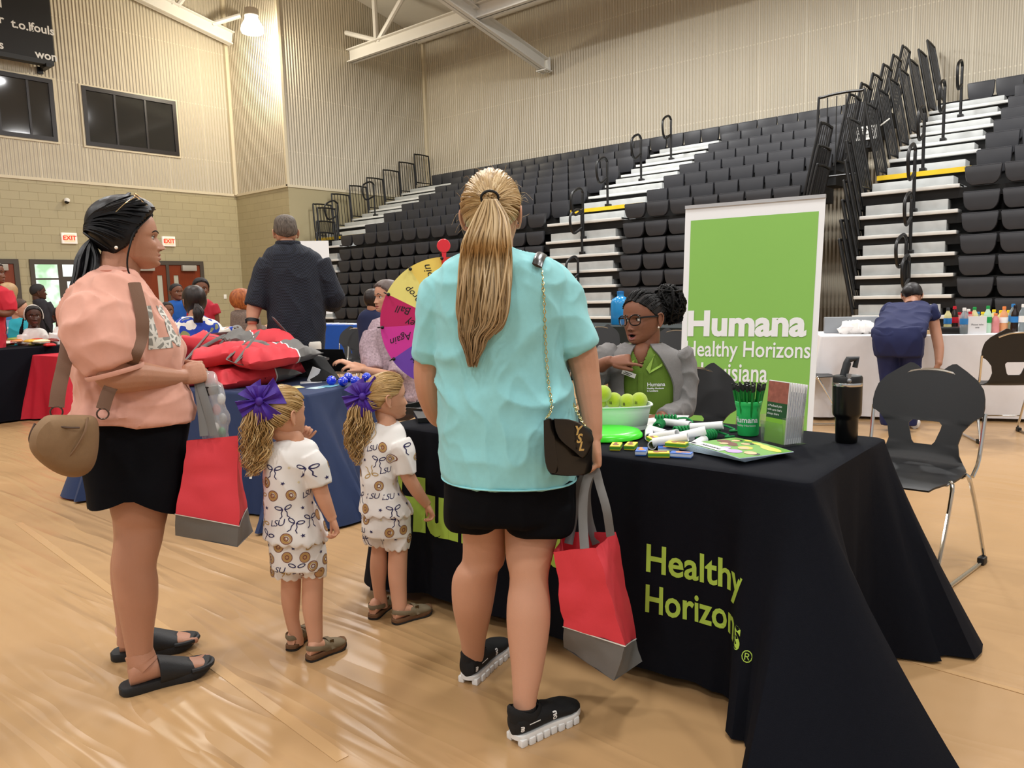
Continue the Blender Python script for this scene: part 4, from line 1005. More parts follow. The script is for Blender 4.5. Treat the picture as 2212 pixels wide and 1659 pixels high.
# ---- on the navy table
M_tote = mat('tote_red', '#d63a44', .7, bump=.1, bscale=700, var=.04); M_toteg = mat('tote_grey', '#6e6c69', .7, bump=.1, bscale=700, var=.05); M_totew = mat('tote_piping', '#ecebe8', .6)
def lying_tote(c, an, L, Wd, th, label, seed, pitch=0., roll=0., bend=0., straps=True):
    """an empty tote lying down: red part then grey base, long axis along an"""
    T = thing('tote_bag', label, 'bag', tuple(c), 'red tote bags piled on the navy table')
    M_ = Matrix.Rotation(R(an), 3, 'Z') @ Matrix.Rotation(-R(pitch), 3, 'Y') @ Matrix.Rotation(R(roll), 3, 'X')
    def pt(a, b, s):      # a along 0..1, b across -.5...5, s side +-1
        n = mnoise.noise(Vector((a*3.1+seed, b*3.3, s*.7+seed*1.3)))*.7+.5*mnoise.noise(Vector((a*7+seed, b*8, s+seed)))
        edge = 1-abs(2*b)**6; ends = min(1, a*14+.2) if a < .9 else min(1, (1.02-a)*9)
        prof = (.35+.65*math.sin(PI*min(1, a*.62+.28)))*max(.08, edge)*max(.1, ends)
        z = s*th/2*prof*(1+.55*n)+bend*(a-.5)**2*4+.02*n
        w = 1-.1*a*(1-a)+.05*n
        return M_ @ Vector(((a-.5)*L, b*Wd*w, z))
    def shell(a0, a1, n, name, m, g=0.):
        mb = MB(); rings = []
        for i in range(n+1):
            a = a0+(a1-a0)*i/n; up = [pt(a, b, 1) for b in np.linspace(-.5, .5, 15)]; dn = [pt(a, b, -1) for b in np.linspace(.5, -.5, 15)]
            rings.append([tuple(np.array(p)*(1+g)+np.array(c)) for p in up+dn])
        mb.loft(rings); return mb.build(name, m, T)
    shell(0, .66, 16, 'red_panel', M_tote); shell(.66, .675, 1, 'piping', M_totew, .012); shell(.675, 1., 9, 'grey_base', M_toteg)
    if straps:
        for sgn in (-1, 1):
            rnd_ = random.Random(seed*10+sgn); b0 = .2
            p = [pt(.02, -b0, sgn), pt(-.06, -.16+rnd_.uniform(-.1, .1), sgn*1.5), pt(-.1+.4*(sgn > 0), .0+rnd_.uniform(-.15, .15), 2.4*sgn if sgn > 0 else .6), pt(-.04, .16, sgn*1.5), pt(.02, b0, sgn)]
            MB().tube(cr([np.array(q)+np.array(c) for q in p], 6), [(.013, .0025)]*25, 8).build('strap', M_toteg, T)
    return T
bz = TZ
def bpos(px, py, z): q = on_z(px, py, z); return q
TB = [(bpos(470, 805, TZ+.07), 35, .5, .4, .12, 'tote bag lying lowest at the left of the pile, over the table edge', 1, 4, 0),
      (bpos(545, 805, TZ+.075), -12, .52, .42, .13, 'tote bag at the front of the pile with a long grey base', 2, 3, 8),
      (bpos(612, 800, TZ+.07), -2, .5, .4, .12, 'tote bag at the right end of the pile beside the tablet', 3, 10, -8),
      (bpos(590, 765, TZ+.2), -8, .5, .42, .13, 'tote bag on top of the pile at the right, red side up', 4, 3, 5),
      (bpos(500, 765, TZ+.2), -25, .5, .42, .14, 'tote bag on top of the pile with the folded grey flap', 5, 6, -6),
      (bpos(430, 765, TZ+.17), 80, .42, .36, .16, 'crumpled tote bag standing at the left end of the pile', 6, -35, 10),
      (bpos(560, 735, TZ+.27), 160, .45, .4, .13, 'tote bag at the back of the pile under the man in the dark shirt', 7, 5, 0)]
for a in TB: lying_tote(a[0], a[1], a[2], a[3], a[4], a[5], a[6], a[7], a[8], straps=a[6] in (4, 5, 7))
# knot of straps on the pile
T = thing('strap_bundle', 'tangle of grey tote straps on top of the red bags', 'straps', tuple(bpos(510, 722, TZ+.28)))
rnd = random.Random(5)
for k in range(10):
    c0 = bpos(470+rnd.uniform(0, 70), 724+rnd.uniform(-12, 14), TZ+.27); ps = [c0+np.array([rnd.uniform(-.12, .12), rnd.uniform(-.12, .12), rnd.uniform(-.05, .05)]) for _ in range(5)]
    MB().tube(cr(ps, 6), [(.014, .0025)]*25, 8).build('strap', M_toteg, T)
# tablet on its stand
c = bpos(672, 827, TZ)
T = thing('tablet', 'black tablet leaning on a white easel stand on the navy table', 'tablet', tuple(c))
vr = np.array([math.sin(az), -math.cos(az), 0])*1.0; bk_ = -ray(672, 790); bk_[2] = 0; bk_ /= np.linalg.norm(bk_)
rgt = np.array([-bk_[1], bk_[0], 0]);
if rgt@RT < 0: rgt = -rgt
dT = (c-CAM)@FW; P0, P1, P2, P3 = at_depth(640, 765, dT+.1), at_depth(700, 770, dT+.06), at_depth(735, 818, dT-.06), at_depth(672, 824, dT-.02)
n_ = np.cross(P1-P0, P3-P0); n_ /= np.linalg.norm(n_)
if n_@bk_ > 0: n_ = -n_
mb = MB().add([P0, P1, P2, P3, P0+n_*.012, P1+n_*.012, P2+n_*.012, P3+n_*.012], [(0, 1, 2, 3), (7, 6, 5, 4), (0, 4, 5, 1), (1, 5, 6, 2), (2, 6, 7, 3), (3, 7, 4, 0)]); mb.build('case', mat('tablet_case', '#121314', .5, bump=.1, bscale=300), T, smooth=False)
q = (P0*.6+P1*.4)*.9+(P3*.6+P2*.4)*.1-n_*.003; MB().box(q, (.022, .022, .008), bev=.003).build('camera_window', mat('lens_grey', '#7d7f80', .3), T)
mb = MB().box(c+np.array([0, 0, .004]), (.14, .07, .008), rz=math.atan2(rgt[1], rgt[0]), bev=.003)
a_, b_ = c+np.array([0, 0, .006]), at_depth(684, 795, dT-.02); mb.tube([a_, (a_+b_)/2, b_], [(.028, .004)]*3, 8, upv=bk_); mb.build('stand', mat('stand_white', '#eef0f0', .35), T)
# white travel mug
c = on_z(681, 806, TZ)
T = thing('travel_mug', 'white travel mug with a side handle behind the tablet', 'mug', tuple(c))
k_ = np.linalg.norm(c-CAM)/4.0
MB().lathe([(0, 0), (.048, 0), (.052, .01), (.056, .2), (.057, .22), (.05, .235), (.0, .237)], c, 28).build('body', mat('mug_white', '#ece8dd', .4), T)
MB().tube(cr([c-rgt*.05+[0, 0, .2], c-rgt*.09+[0, 0, .19], c-rgt*.085+[0, 0, .165], c-rgt*.055+[0, 0, .17]], 5), .013, 8).build('handle', mat('mug_handle', '#cfc4b8', .5), T)
# spotted blue balls
M_bb = mat('ball_blue', '#0a2fd0', .12, coat=.5)
for k, (px, py, lb) in enumerate(((716, 822, 'leftmost'), (741, 824, 'front middle'), (768, 823, 'front right'), (752, 815, 'rear middle'), (792, 815, 'rightmost'))):
    q = on_z(px, py, TZ+.031)
    T = thing('spotted_ball', 'shiny blue ball with white speckles, %s of the five on the navy table' % lb, 'ball', tuple(q-np.array([0, 0, .031])), 'speckled blue balls')
    MB().sphere(q, .031, 24, 16).build('ball_body', M_bb, T)
    m2 = MB(); rnd = random.Random(k)
    for _ in range(46):
        v = Vector((rnd.gauss(0, 1), rnd.gauss(0, 1), abs(rnd.gauss(0, 1))+.1)).normalized(); m2.lathe([(0, 0), (.0022, 0), (.0018, .0007), (0, .0009)], q+np.array(v)*.0309, 6, tuple(v))
    m2.build('speckles', mat('speck_white', '#dfe8ff', .4), T)
paper('flyer', 618, 838, .2, .13, -20, 'pale yellow flyer at the edge of the navy table', 'flyer', '#e7dfa8')
paper('postcard', 690, 837, .14, .09, 5, 'postcard with a blue picture near the corner of the navy table', 'postcard', '#b9d3dc', TZ, group='postcards on the navy table')
paper('postcard', 712, 834, .14, .09, 25, 'postcard with a coastal picture lying on another postcard', 'postcard', '#5f9ab0', TZ+.0014, group='postcards on the navy table')
# laptop of the person typing
c = on_z(742, 805, TZ)
T = thing('laptop', 'open laptop seen from the side under the typing hands', 'laptop', tuple(c))
MB().box(c+np.array([0, 0, .01]), (.32, .23, .018), rz=BR+R(90), bev=.004).build('base', mat('laptop_skin', '#c9a98a', .4), T)
lid = c+bu*-.0+np.array([0, 0, .02]); 
mb = MB(); e_ = bw*.16; h_ = c-bu*.115; up_ = np.array([0, 0, .19])-bu*.08
mb.add([h_-e_+[0, 0, .02], h_+e_+[0, 0, .02], h_+e_+up_, h_-e_+up_]+[p-bu*.006 for p in (h_-e_+[0, 0, .02], h_+e_+[0, 0, .02], h_+e_+up_, h_-e_+up_)], [(0, 1, 2, 3), (7, 6, 5, 4), (0, 4, 5, 1), (1, 5, 6, 2), (2, 6, 7, 3), (3, 7, 4, 0)])
mb.build('lid', mat('tablet_case', '#121314'), T, smooth=False)

# ---- bright blue table by the bleachers, with a display board
c2b = cloth_mb(10.05, 13.1, .8, 1.9, R(8), TZ, .02, .03, .05, .12, .01, 6, 2)
T = thing('folding_table', 'bright blue covered table before the left bleachers', 'table', (10.05, 13.1, 0)); c2b.build('table_cover', M_blue2, T)
mb = MB(); rnd = random.Random(2)
for k in range(4): q = on_z(712+14*k, 686, TZ+.01); tag(MB().box((9.85+.06*k, 12.5+.3*k, TZ+.012), (.2, .26, .02), rz=.3*k).build('leaflet_pile', mat('sheet_white', '#e9ebee', .6), smooth=False, base=(9.85+.06*k, 12.5+.3*k, TZ)), 'small pile of white leaflets on the bright blue table', 'leaflets', 'leaflet piles on the bright blue table')
c = at_depth(674, 560, 9.5)
T = thing('display_board', 'white display board standing behind the man in the dark shirt', 'board', (c[0], c[1], 0))
dr = np.array([math.sin(YAW+R(-14)), -math.cos(YAW), 0])
mb = MB(); hw = .17
MB().box((c[0], c[1], 1.55), (.02, .42, .9), rz=YAW+R(14)).build('panel', mat('board_white', '#eef1f3', .5), T, smooth=False)
MB().tube([(c[0], c[1], 0), (c[0], c[1], 1.2)], .02, 8).build('post', M_blk, T); MB().lathe([(0, 0), (.2, 0), (.2, .02), (0, .025)], (c[0], c[1], 0), 20).build('foot', M_blk, T)

# ---- tables at the far left
LTZ = .83; la, lb_ = on_z(4, 755, LTZ), on_z(128, 746, LTZ); ldn = (lb_-la)/np.linalg.norm(lb_-la); lan = math.atan2(ldn[1], ldn[0]); lbk = np.array([-ldn[1], ldn[0], 0]); lc = lb_-ldn*1.0+lbk*.4
c3 = cloth_mb(lc[0], lc[1], 2.3, .8, lan, LTZ, .02, .03, .06, .15, .02, 6, 4)
T = thing('folding_table', 'black-covered table with snacks at the far left', 'table', (lc[0], lc[1], 0)); c3.build('table_cover', M_blackcloth, T)
c4 = cloth_mb(3.78, 9.62, 1.1, .78, R(4), TZ, .02, .03, .14, .16, .015, 5, 5)
T = thing('folding_table', 'red-covered table behind the woman in the pink shirt', 'table', (3.78, 9.62, 0)); c4.build('table_cover', M_redcloth, T)
SN = ['#c9482f', '#d8a53a', '#b3262a', '#e2d3a8', '#7a2a20', '#d9863a', '#8c8a2c', '#efe6d6']
rnd = random.Random(9)
for k in range(38):
    px = 3+rnd.random()*112; py = 746-rnd.random()*11; q = on_z(px, py, LTZ+.012); cidx = k % 8
    T = tag(MB().loft([[(q[0]+sx*.075*w+.03*rnd.uniform(-1, 1)*0, q[1]+sy*.05*w, q[2]+zz) for sx, sy in ((-1, -1), (1, -1), (1, 1), (-1, 1))] for w, zz in ((.95, 0), (1.05, .012), (.7, .032), (.1, .038))]).build('snack_packet', mat('packet_%d' % cidx, SN[cidx], .35), base=tuple(q)), ['orange-red', 'golden', 'dark red', 'cream', 'brown', 'orange', 'olive', 'white'][cidx]+' snack packet in the heap on the far left black table', 'snack', 'snack packets on the far left table')
    T.rotation_euler = (0, 0, rnd.uniform(0, 3)); T.location.z = LTZ+.004+.022*(k%3)
q = on_z(43, 738, LTZ); d = np.linalg.norm(q-CAM)
T = thing('snack_box', 'tall pale blue snack box with a yellow emblem on the far left table', 'box', tuple(q))
Mz = R(30); MB().box(q+np.array([0, 0, .17]), (.24, .13, .34), rz=-Mz).build('carton', mat('box_blue', '#7fa7d2', .4, var=.1), T, smooth=False)
fv = np.array([-math.sin(Mz)*-1*-1, -math.cos(Mz), 0]); fv = np.array([math.cos(-Mz-PI/2), math.sin(-Mz-PI/2), 0]); fu = np.array([math.cos(-Mz), math.sin(-Mz), 0])
def face(a, b): return q+fv*.0665+fu*a+np.array([0, 0, b])
for nm, col, poly in (('emblem', '#d9d21f', [(.085*math.cos(t_), .17+.055*math.sin(t_)) for t_ in np.linspace(0, 2*PI, 20, endpoint=False)]), ('roundel', '#eef2f4', [(.075+.032*math.cos(t_), .24+.032*math.sin(t_)) for t_ in np.linspace(0, 2*PI, 16, endpoint=False)]), ('blue_patch', '#1f6fb8', [(.03, .09), (.11, .09), (.11, .13), (.03, .13)]), ('top_band', '#3f74b8', [(-.12, .3), (.12, .3), (.12, .34), (-.12, .34)]), ('dark_art', '#2c3a2a', [(-.06, .05), (-.01, .05), (.0, .1), (-.05, .12)])):
    MB().add([face(*p) for p in poly], [tuple(range(len(poly)))]).build(nm, mat('box_'+nm, col, .4), T, smooth=False)
def bottle(q, h, r, body, cap, label, grp, lab=None, clear=True, nm='drink_bottle'):
    T = thing(nm, label, 'bottle', tuple(q), grp)
    MB().lathe([(0, 0), (r*.9, 0), (r, .01), (r, h*.3), (r*.93, h*.34), (r, h*.38), (r, h*.6), (r*.85, h*.72), (r*.42, h*.85), (r*.38, h*.9), (0, h*.9)], q, 16).build('bottle_body', body, T)
    MB().lathe([(0, h*.885), (r*.46, h*.885), (r*.46, h*.97), (r*.4, h), (0, h)], q, 12).build('cap', cap, T)
    if lab: MB().lathe([(r*1.02, h*.37), (r*1.03, h*.38), (r*1.03, h*.58), (r*1.02, h*.59)], q, 16, cap=False).build('label_band', lab, T)
M_water = mat('bottle_clear', '#cfdde2', .08, trans=.7, ior=1.2); M_wcap = mat('cap_white', '#f0f0ee', .4); M_blab = mat('label_blue', '#2d7fc4', .4)
for k, px in enumerate((22, 17)): bottle(on_z(px, 741-2*k, LTZ), .21, .032, M_water, M_wcap, 'water bottle beside the pale blue snack box' + (', in front' if k == 0 else ', behind the other bottle'), 'water bottles far left', M_blab)
q = on_z(4, 742, LTZ); tag(MB().box(q+np.array([0, 0, .06]), (.12, .1, .12), rz=.5, bev=.008).build('snack_box', mat('box_red', '#c23a3c', .4), base=tuple(q)), 'small red box with a white lid at the far left edge', 'box')

# ---- white drinks table
wa, wb = on_z(1766, 905, .0), on_z(2230, 913, 0); wd = wb-wa; wdn = wd/np.linalg.norm(wd); wan = math.atan2(wd[1], wd[0]); wback = np.array([-wdn[1], wdn[0], 0]);
if wback@FW < 0: wback = -wback
wlen = 3.0; wcn = wa+wdn*(wlen/2+.02)+wback*.42
WTZ = .80
c5 = cloth_mb(wcn[0], wcn[1], wlen, .78, wan, WTZ, .03, .03, .1, .15, .02, 5, 6)
T = thing('folding_table', 'white-covered drinks table before the right bleachers', 'table', (wcn[0], wcn[1], 0)); c5.build('table_cover', M_whitecloth, T)
def wp(px, off):   # on the white table: column px, off metres behind the front edge
    o_ = wa+wback*(.03+off)+np.array([0, 0, WTZ]); d = ray(px, 700); A = np.array([[d[0], -wdn[0]], [d[1], -wdn[1]]]); s_, t_ = np.linalg.solve(A, (o_-CAM)[:2]); return o_+wdn*t_
def pm(n, c, **k): return mat(n, c, .25, **k)
M_cola, M_lem, M_green, M_pinkd, M_org = pm('cola', '#1c0b07'), pm('lemonade', '#d9d39a'), pm('lime_soda', '#bfe0c8'), pm('pink_drink', '#d98a8a'), pm('orange_drink', '#e0a070')
M_rl, M_gl, M_yl, M_pl = pm('label_red', '#c8182a'), pm('label_green', '#1f9a4a'), pm('cap_yellow', '#f2d21b'), pm('cap_orange', '#ef8a4a')
BT = [(2047, .2, M_lem, pm('cap_dark', '#3a3c40'), M_blab, 'pale lemonade bottle with a dark cap, leftmost of the drinks', .24), (2061, .28, M_cola, M_rl, M_rl, 'dark cola bottle with a red cap and red label', .25), (2082, .06, M_water, M_wcap, M_blab, 'clear water bottle standing at the front edge', .24), (2091, .3, M_water, M_wcap, M_blab, 'clear water bottle behind the front one', .22), (2072, .32, M_pinkd, M_rl, None, 'pink drink bottle with a red cap between two bottles', .19), (2095, .2, M_pinkd, M_rl, None, 'second pink drink bottle, right of the water', .2),
      (2104, .24, M_lem, M_gl, M_wcap, 'bottle with a wide green cap', .24), (2112, .34, M_water, M_blab, M_wcap, 'small bottle with a blue cap at the back', .19), (2122, .3, M_lem, M_yl, M_gl, 'bottle with a yellow cap and green label', .19), (2133, .2, M_green, M_gl, M_gl, 'clear soda bottle with a green cap and green label', .25), (2146, .32, M_lem, M_yl, M_yl, 'yellow-capped bottle behind the chair back', .21), (2150, .2, M_pinkd, M_pl, None, 'peach drink bottle low in the middle', .18), (2161, .34, M_lem, M_yl, M_yl, 'second yellow-capped bottle, further right', .2), (2168, .22, M_org, M_pl, M_wcap, 'orange-capped juice bottle', .24), (2178, .34, M_lem, M_yl, M_yl, 'third yellow-capped bottle at the back', .2), (2187, .3, M_water, M_blab, M_blab, 'tall bottle with a bright blue cap', .26), (2192, .2, M_cola, M_cola, M_blab, 'brown bottle with a dark cap near the frame edge', .25), (2209, .16, M_water, M_wcap, M_wcap, 'clear bottle with a white cap at the right frame edge', .26)]
for px, off, b_, c_, l_, lb, h in BT: bottle(wp(px, off), h, .034, b_, c_, lb+' on the white table', 'bottles on the white table', l_)
q = wp(2058, .16); tag(MB().box(q+np.array([0, 0, .03]), (.45, .2, .06), rz=wan, bev=.01).build('drinks_tray', mat('tray_black', '#0f0f10'), base=tuple(q)), 'low black tray under the bottles on the white table', 'tray')
q = wp(2111, .05); T = thing('table_sign', 'small white sign card among the bottles on the white table', 'sign', tuple(q))
MB().box(q+np.array([0, 0, .08]), (.15, .008, .16), rz=wan).build('card', mat('sheet_white', '#e9ebee'), T, smooth=False)
t = MB(); sg = plane_fn(q+np.array([0, 0, .085])-wback*.006, wdn, (0, 0, 1)); flat_text(t, 'Please take', .022, sg); flat_text(t, 'one', .022, lambda u, v: sg(u, v-.026)); t.build('lettering', mat('sign_black', '#161616'), T, smooth=False)
for k, (px, lb) in enumerate(((1835, 'left'), (1852, 'middle'), (1866, 'right'))):
    q = wp(px, .3); mb = MB().sphere(q+np.array([0, 0, .05]), (.11, .09, .06), 16, 10); wrinkle(mb, .02, 14, k+3)
    tag(mb.build('napkin_pile', mat('napkin_white', '#efece8', .7), base=tuple(q)), 'crumpled white napkins on the white table, %s pile' % lb, 'napkins')
for k, px in enumerate((1995, 2003)):
    q = wp(px, .1); tag(MB().box(q+np.array([0, 0, .02]), (.16, .12, .04), rz=wan+k*.4, bev=.01).build('food_packet', mat('packet_cream', '#d9b98a', .4), base=tuple(q)), 'beige food packet on the white table beside the bending person, %s' % ('nearer' if k == 0 else 'farther right'), 'food packet')
q = wp(1838, .45); tag(MB().box(q+np.array([0, 0, .08]), (.5, .1, .16), rz=wan, bev=.01).build('grey_carton', mat('carton_grey', '#8f9499', .5), base=tuple(q)), 'long grey box at the back of the white table, left end', 'box')
# low dark table behind the seated woman with a blue water jug
T = thing('folding_table', 'dark-covered table far behind the woman with glasses', 'table', (9.4, 5.9, 0)); cloth_mb(9.4, 5.9, .8, 3.2, R(-10), .8, .02, .03, .05).build('table_cover', mat('teal_black_cloth', '#0d1a1a', .8), T)
q = np.array([9.3, 5.75, .8]); q = at_depth(1341, 700, 11.0); q[2] = .8
T = thing('water_jug', 'big blue water jug on the dark table beside the glasses frame', 'jug', tuple(q))
MB().lathe([(0, 0), (.13, 0), (.14, .02), (.14, .3), (.12, .36), (.05, .4), (.045, .44), (0, .44)], q, 24).build('jug_body', mat('jug_blue', '#2a9adf', .2, trans=.3), T)
MB().lathe([(0, .43), (.05, .43), (.05, .47), (0, .475)], q, 16).build('jug_cap', mat('cap_blue', '#1268a8', .4), T)
# ================================================================== PEOPLE: shared anatomy
def smooth01(x): x = max(0., min(1., x)); return x*x*(3-2*x)
def G(x, s): return math.exp(-(x/s)**2)
_HF = [(.5, .0), (.492, .08), (.47, .165), (.42, .255), (.35, .325), (.27, .365), (.18, .385), (.1, .392), (.05, .394), (0, .372), (-.06, .374), (-.12, .382), (-.2, .392), (-.26, .398), (-.34, .396), (-.4, .392), (-.44, .376), (-.47, .335), (-.49, .27), (-.5, .2)]
_HK = [(.5, .0), (.492, -.1), (.47, -.2), (.42, -.305), (.35, -.385), (.27, -.43), (.18, -.458), (.1, -.465), (.02, -.458), (-.06, -.435), (-.14, -.39), (-.2, -.33), (-.26, -.26), (-.32, -.19), (-.4, -.07), (-.47, .04), (-.5, .12)]
_HW = [(.5, .0), (.492, .09), (.47, .155), (.42, .225), (.35, .275), (.27, .31), (.18, .33), (.1, .336), (0, .332), (-.08, .322), (-.16, .305), (-.24, .278), (-.32, .24), (-.39, .19), (-.44, .14), (-.48, .085), (-.5, .045)]
def _in(tab, z):
    for (a, va), (b, vb) in zip(tab, tab[1:]):
        if a >= z >= b: t = (a-z)/(a-b); return va+(vb-va)*t
    return tab[0][1] if z > tab[0][0] else tab[-1][1]
HZ = [.5, .497, .49, .478, .46, .435, .405, .37, .33, .29, .25, .21, .175, .14, .115, .09, .07, .05, .035, .02, .005, -.01, -.025, -.04, -.055, -.075, -.095, -.115, -.135, -.15, -.165, -.178, -.19, -.2, -.21, -.222, -.235, -.248, -.26, -.27, -.28, -.29, -.298, -.306, -.314, -.324, -.334, -.345, -.357, -.37, -.385, -.4, -.415, -.43, -.445, -.46, -.472, -.482, -.491, -.497, -.5]
def head_point(z, ph, o):
    F, K, W_ = _in(_HF, z), _in(_HK, z), _in(_HW, z)
    w = o.get('wide', 1.); c, s = math.cos(ph), math.sin(ph)
    jaw = o.get('jowl', 0.)*G(z+.36, .13); W_ = W_*w+jaw*.05
    xm = (F+K)/2 if z < -.2 else 0.; xm *= smooth01((-.2-z)/.2)
    n = 2.35 if c > 0 else 2.1
    d = (abs(c)**n+abs(s)**n)**(-1/n)
    x = (F-xm if c > 0 else -(K-xm))*d*c+xm; y = W_*d*s; ay = abs(y)
    if c > 0.:
        child = o.get('child', 0.); m = smooth01(c*2.2)
        h = 0.
        zz = z
        nose = o.get('nose', 1.)
        t = (0.01-zz)/.185
        if 0 < t < 1: h += nose*(.100*t**.9)*G(y, .026+.026*t)
        elif zz <= -.175: h += nose*.100*G(zz+.175, .026)*G(y, .052)
        h += nose*.042*G(zz+.188, .022)*(G(ay-.058, .026))                 # wings of the nose
        h -= (.040-.012*child)*G(ay-.135, .072)*G(zz+.003, .05)            # eye sockets
        h += .014*G(ay-.12, .09)*G(zz-.072, .026)*(1-child)                # brow
        h += .022*G(ay-.19, .07)*G(zz+.13, .07)                            # cheek
        op = o.get('open', 0.)
        h += .020*G(zz+.272, .018)*G(y, .075)+.024*G(zz+.337+op*.06, .02)*G(y, .066)-.016*G(zz+.305, .009)*G(y, .10)
        h -= op*.09*G(zz+.315, .028)*G(y, .062)
        h -= .012*G(zz+.24, .02)*G(y, .03)
        h -= .018*G(zz+.377+op*.05, .018)*G(y, .09)+0
        h += .018*G(zz+.425, .03)*G(y, .08)
        h -= o.get('fold', 0.)*.012*G((ay-.105-.5*(-zz-.22)), .012)*smooth01((-zz-.19)/.04)*smooth01((.33+zz)/.05)
        x += h*m
    return x, y, z
class Head:
    """a head: f faces, u up, s = chin-to-crown height"""
    def __init__(s, c, f, u=(0, 0, 1), size=.225, **o):
        s.c = V3(c); f = V3(f); s.u = V3(u)/np.linalg.norm(u); f = f-s.u*(f@s.u); s.f = f/np.linalg.norm(f); s.l = np.cross(s.u, s.f); s.s = size; s.o = o
    def P(s, x, y, z): return s.c+(s.f*x+s.l*y+s.u*z)*s.s
    def skin(s, mb, NP=72, mats=(0, 1, 2, 3, 4)):
        """mats: skin, lips, eye white, iris, dark"""
        rings = []
        for z in HZ[1:-1]: rings.append([s.P(*head_point(z, 2*PI*k/NP, s.o)) for k in range(NP)])
        st = len(mb.f); mb.mi(mats[0]); mb.loft(rings)
        op = s.o.get('open', 0.)
        fi = st
        for i in range(len(rings)-1):
            z = (HZ[i+1]+HZ[i+2])/2
            for k in range(NP):
                ph = 2*PI*(k+.5)/NP; x, y, _ = head_point(z, ph, s.o)
                if x > .25 and mats[1] is not None:
                    q = abs(y)/(.088-.0*op)
                    if q < 1:
                        up = -.252-.028*q; lo = -.362-op*.05+.05*q**2
                        if lo < z < up: mb.m[fi] = mats[4] if (op > .3 and abs(z+.31) < .026*(1-q*q)) else mats[1]
                fi += 1
        if s.o.get('eyes', True):
            for sd in (-1, 1):
                gz = s.o.get('gaze', (0, 0)); e = s.P(.298, sd*.135, .003); r = .054*s.s; g = s.f+s.l*gz[0]+s.u*gz[1]; g /= np.linalg.norm(g)
                mb.mi(mats[2]); mb.sphere(e, r, 18, 12)
                def disc(rad, k, m_):
                    rot = Vector((0, 0, 1)).rotation_difference(Vector(g)); mb.mi(m_)
                    prof = [(0, r*k)]+[(rad*r*j/4, math.sqrt(max(0, 1-(rad*j/4)**2))*r*k) for j in range(1, 5)]
                    mb.lathe(prof, e, 16, tuple(g), cap=False)
                disc(.5, 1.02, mats[3]); disc(.24, 1.035, mats[4])
                # lids
                mb.mi(mats[0]); lid = s.o.get('lid', .36)
                for (a0, a1, tilt) in ((R(lid*70-6), R(100), 1), (R(-100), R(-38), -1)):
                    rg = []
                    for j in range(7):
                        el = a0+(a1-a0)*j/6; rg.append([e+(s.f*math.cos(el)*math.cos(az_)+s.l*math.sin(az_)*math.cos(el)+s.u*math.sin(el))*r*1.13 for az_ in np.linspace(-1.75, 1.75, 15)])
                    mb.loft(rg, cap=False, closed=False)
                mb.mi(mats[4]); el = R(lid*70-6)
                mb.tube([e+(s.f*math.cos(el)*math.cos(az_)+s.l*math.sin(az_)*math.cos(el)+s.u*math.sin(el))*r*1.15 for az_ in np.linspace(-1.3, 1.3, 11)], .0028*s.s*(s.o.get('lash', 1.))*2, 5)
                bh = s.o.get('brow', 1.)
                if bh:
                    pts = []
                    for j, yy in enumerate(np.linspace(.05, .225, 8)):
                        zz = .083+.022*math.sin(PI*(j/7)**.8)-.012*(j/7); x, y, z = head_point(zz, math.asin(min(.98, yy/.42)), s.o)
                        x = head_point(zz, math.atan2(yy/.335, .9), s.o); pts.append(s.P(x[0]+.004, sd*x[1], zz))
                    mb.tube(pts, [(.008*s.s*2*bh*(1-.55*j/7), .004*s.s*2) for j in range(8)], 6, upv=s.f)
            mb.mi(mats[4])
            for sd in (-1, 1): mb.sphere(s.P(.418*1.0+.0, sd*.03, -.206), (.014*s.s, .014*s.s, .008*s.s), 8, 6)
        mb.mi(mats[0])
        for sd in (-1, 1):
            if s.o.get('ears', True):
                def E(a, b, out): return s.P(-.045+a, sd*(.325*s.o.get('wide', 1.)+out), -.045+b)
                rim = [(.035, -.13, .0), (-.005, -.135, .03), (-.045, -.08, .055), (-.075, .0, .07), (-.075, .08, .072), (-.03, .125, .06), (.025, .11, .04), (.04, .06, .015)]
                mb.tube(cr([E(*q) for q in rim], 4), [.016*s.s]*(len(rim)*4-3), 8)
                rg = []
                for k in (1., .75, .45, .1):
                    rg.append([E(-.018+.0+(math.cos(t)*.052)*k, -.005+(math.sin(t)*.118)*k, .028+.02*k-.035*(1-k)+.012*math.cos(t)*-1) for t in np.linspace(0, 2*PI, 16, endpoint=False)])
                mb.loft(rg, cap=True)
                mb.sphere(E(.01, -.125, .012), (.028*s.s, .018*s.s, .035*s.s), 10, 8)
        return mb
    def hair_cap(s, mb, hairline, t=.055, lift=None, NP=80, inset=.06):
        """hairline(z, ph)->0..1 ; scalp shell of thickness t"""
        rings = []
        for z in HZ[1:-1]:
            if z < -.44: break
            rg = []
            for k in range(NP):
                ph = 2*PI*k/NP; x, y, _ = head_point(z, ph, dict(s.o, nose=0)); h = hairline(z, ph if ph <= PI else ph-2*PI)
                tt = (-inset+(inset+t+(lift(z, ph) if lift else 0))*h); n = np.array([x/.44, y/.335, z/.5*1.]); n /= (np.linalg.norm(n)+1e-9)
                rg.append(s.P(x+n[0]*tt, y+n[1]*tt, z+n[2]*tt))
            rings.append(rg)
        return mb.loft(rings)
    def on_scalp(s, z, ph, t): 
        x, y, _ = head_point(z, ph, dict(s.o, nose=0)); n = np.array([x/.44, y/.335, z/.5]); n /= (np.linalg.norm(n)+1e-9); return s.P(x+n[0]*t, y+n[1]*t, z+n[2]*t)

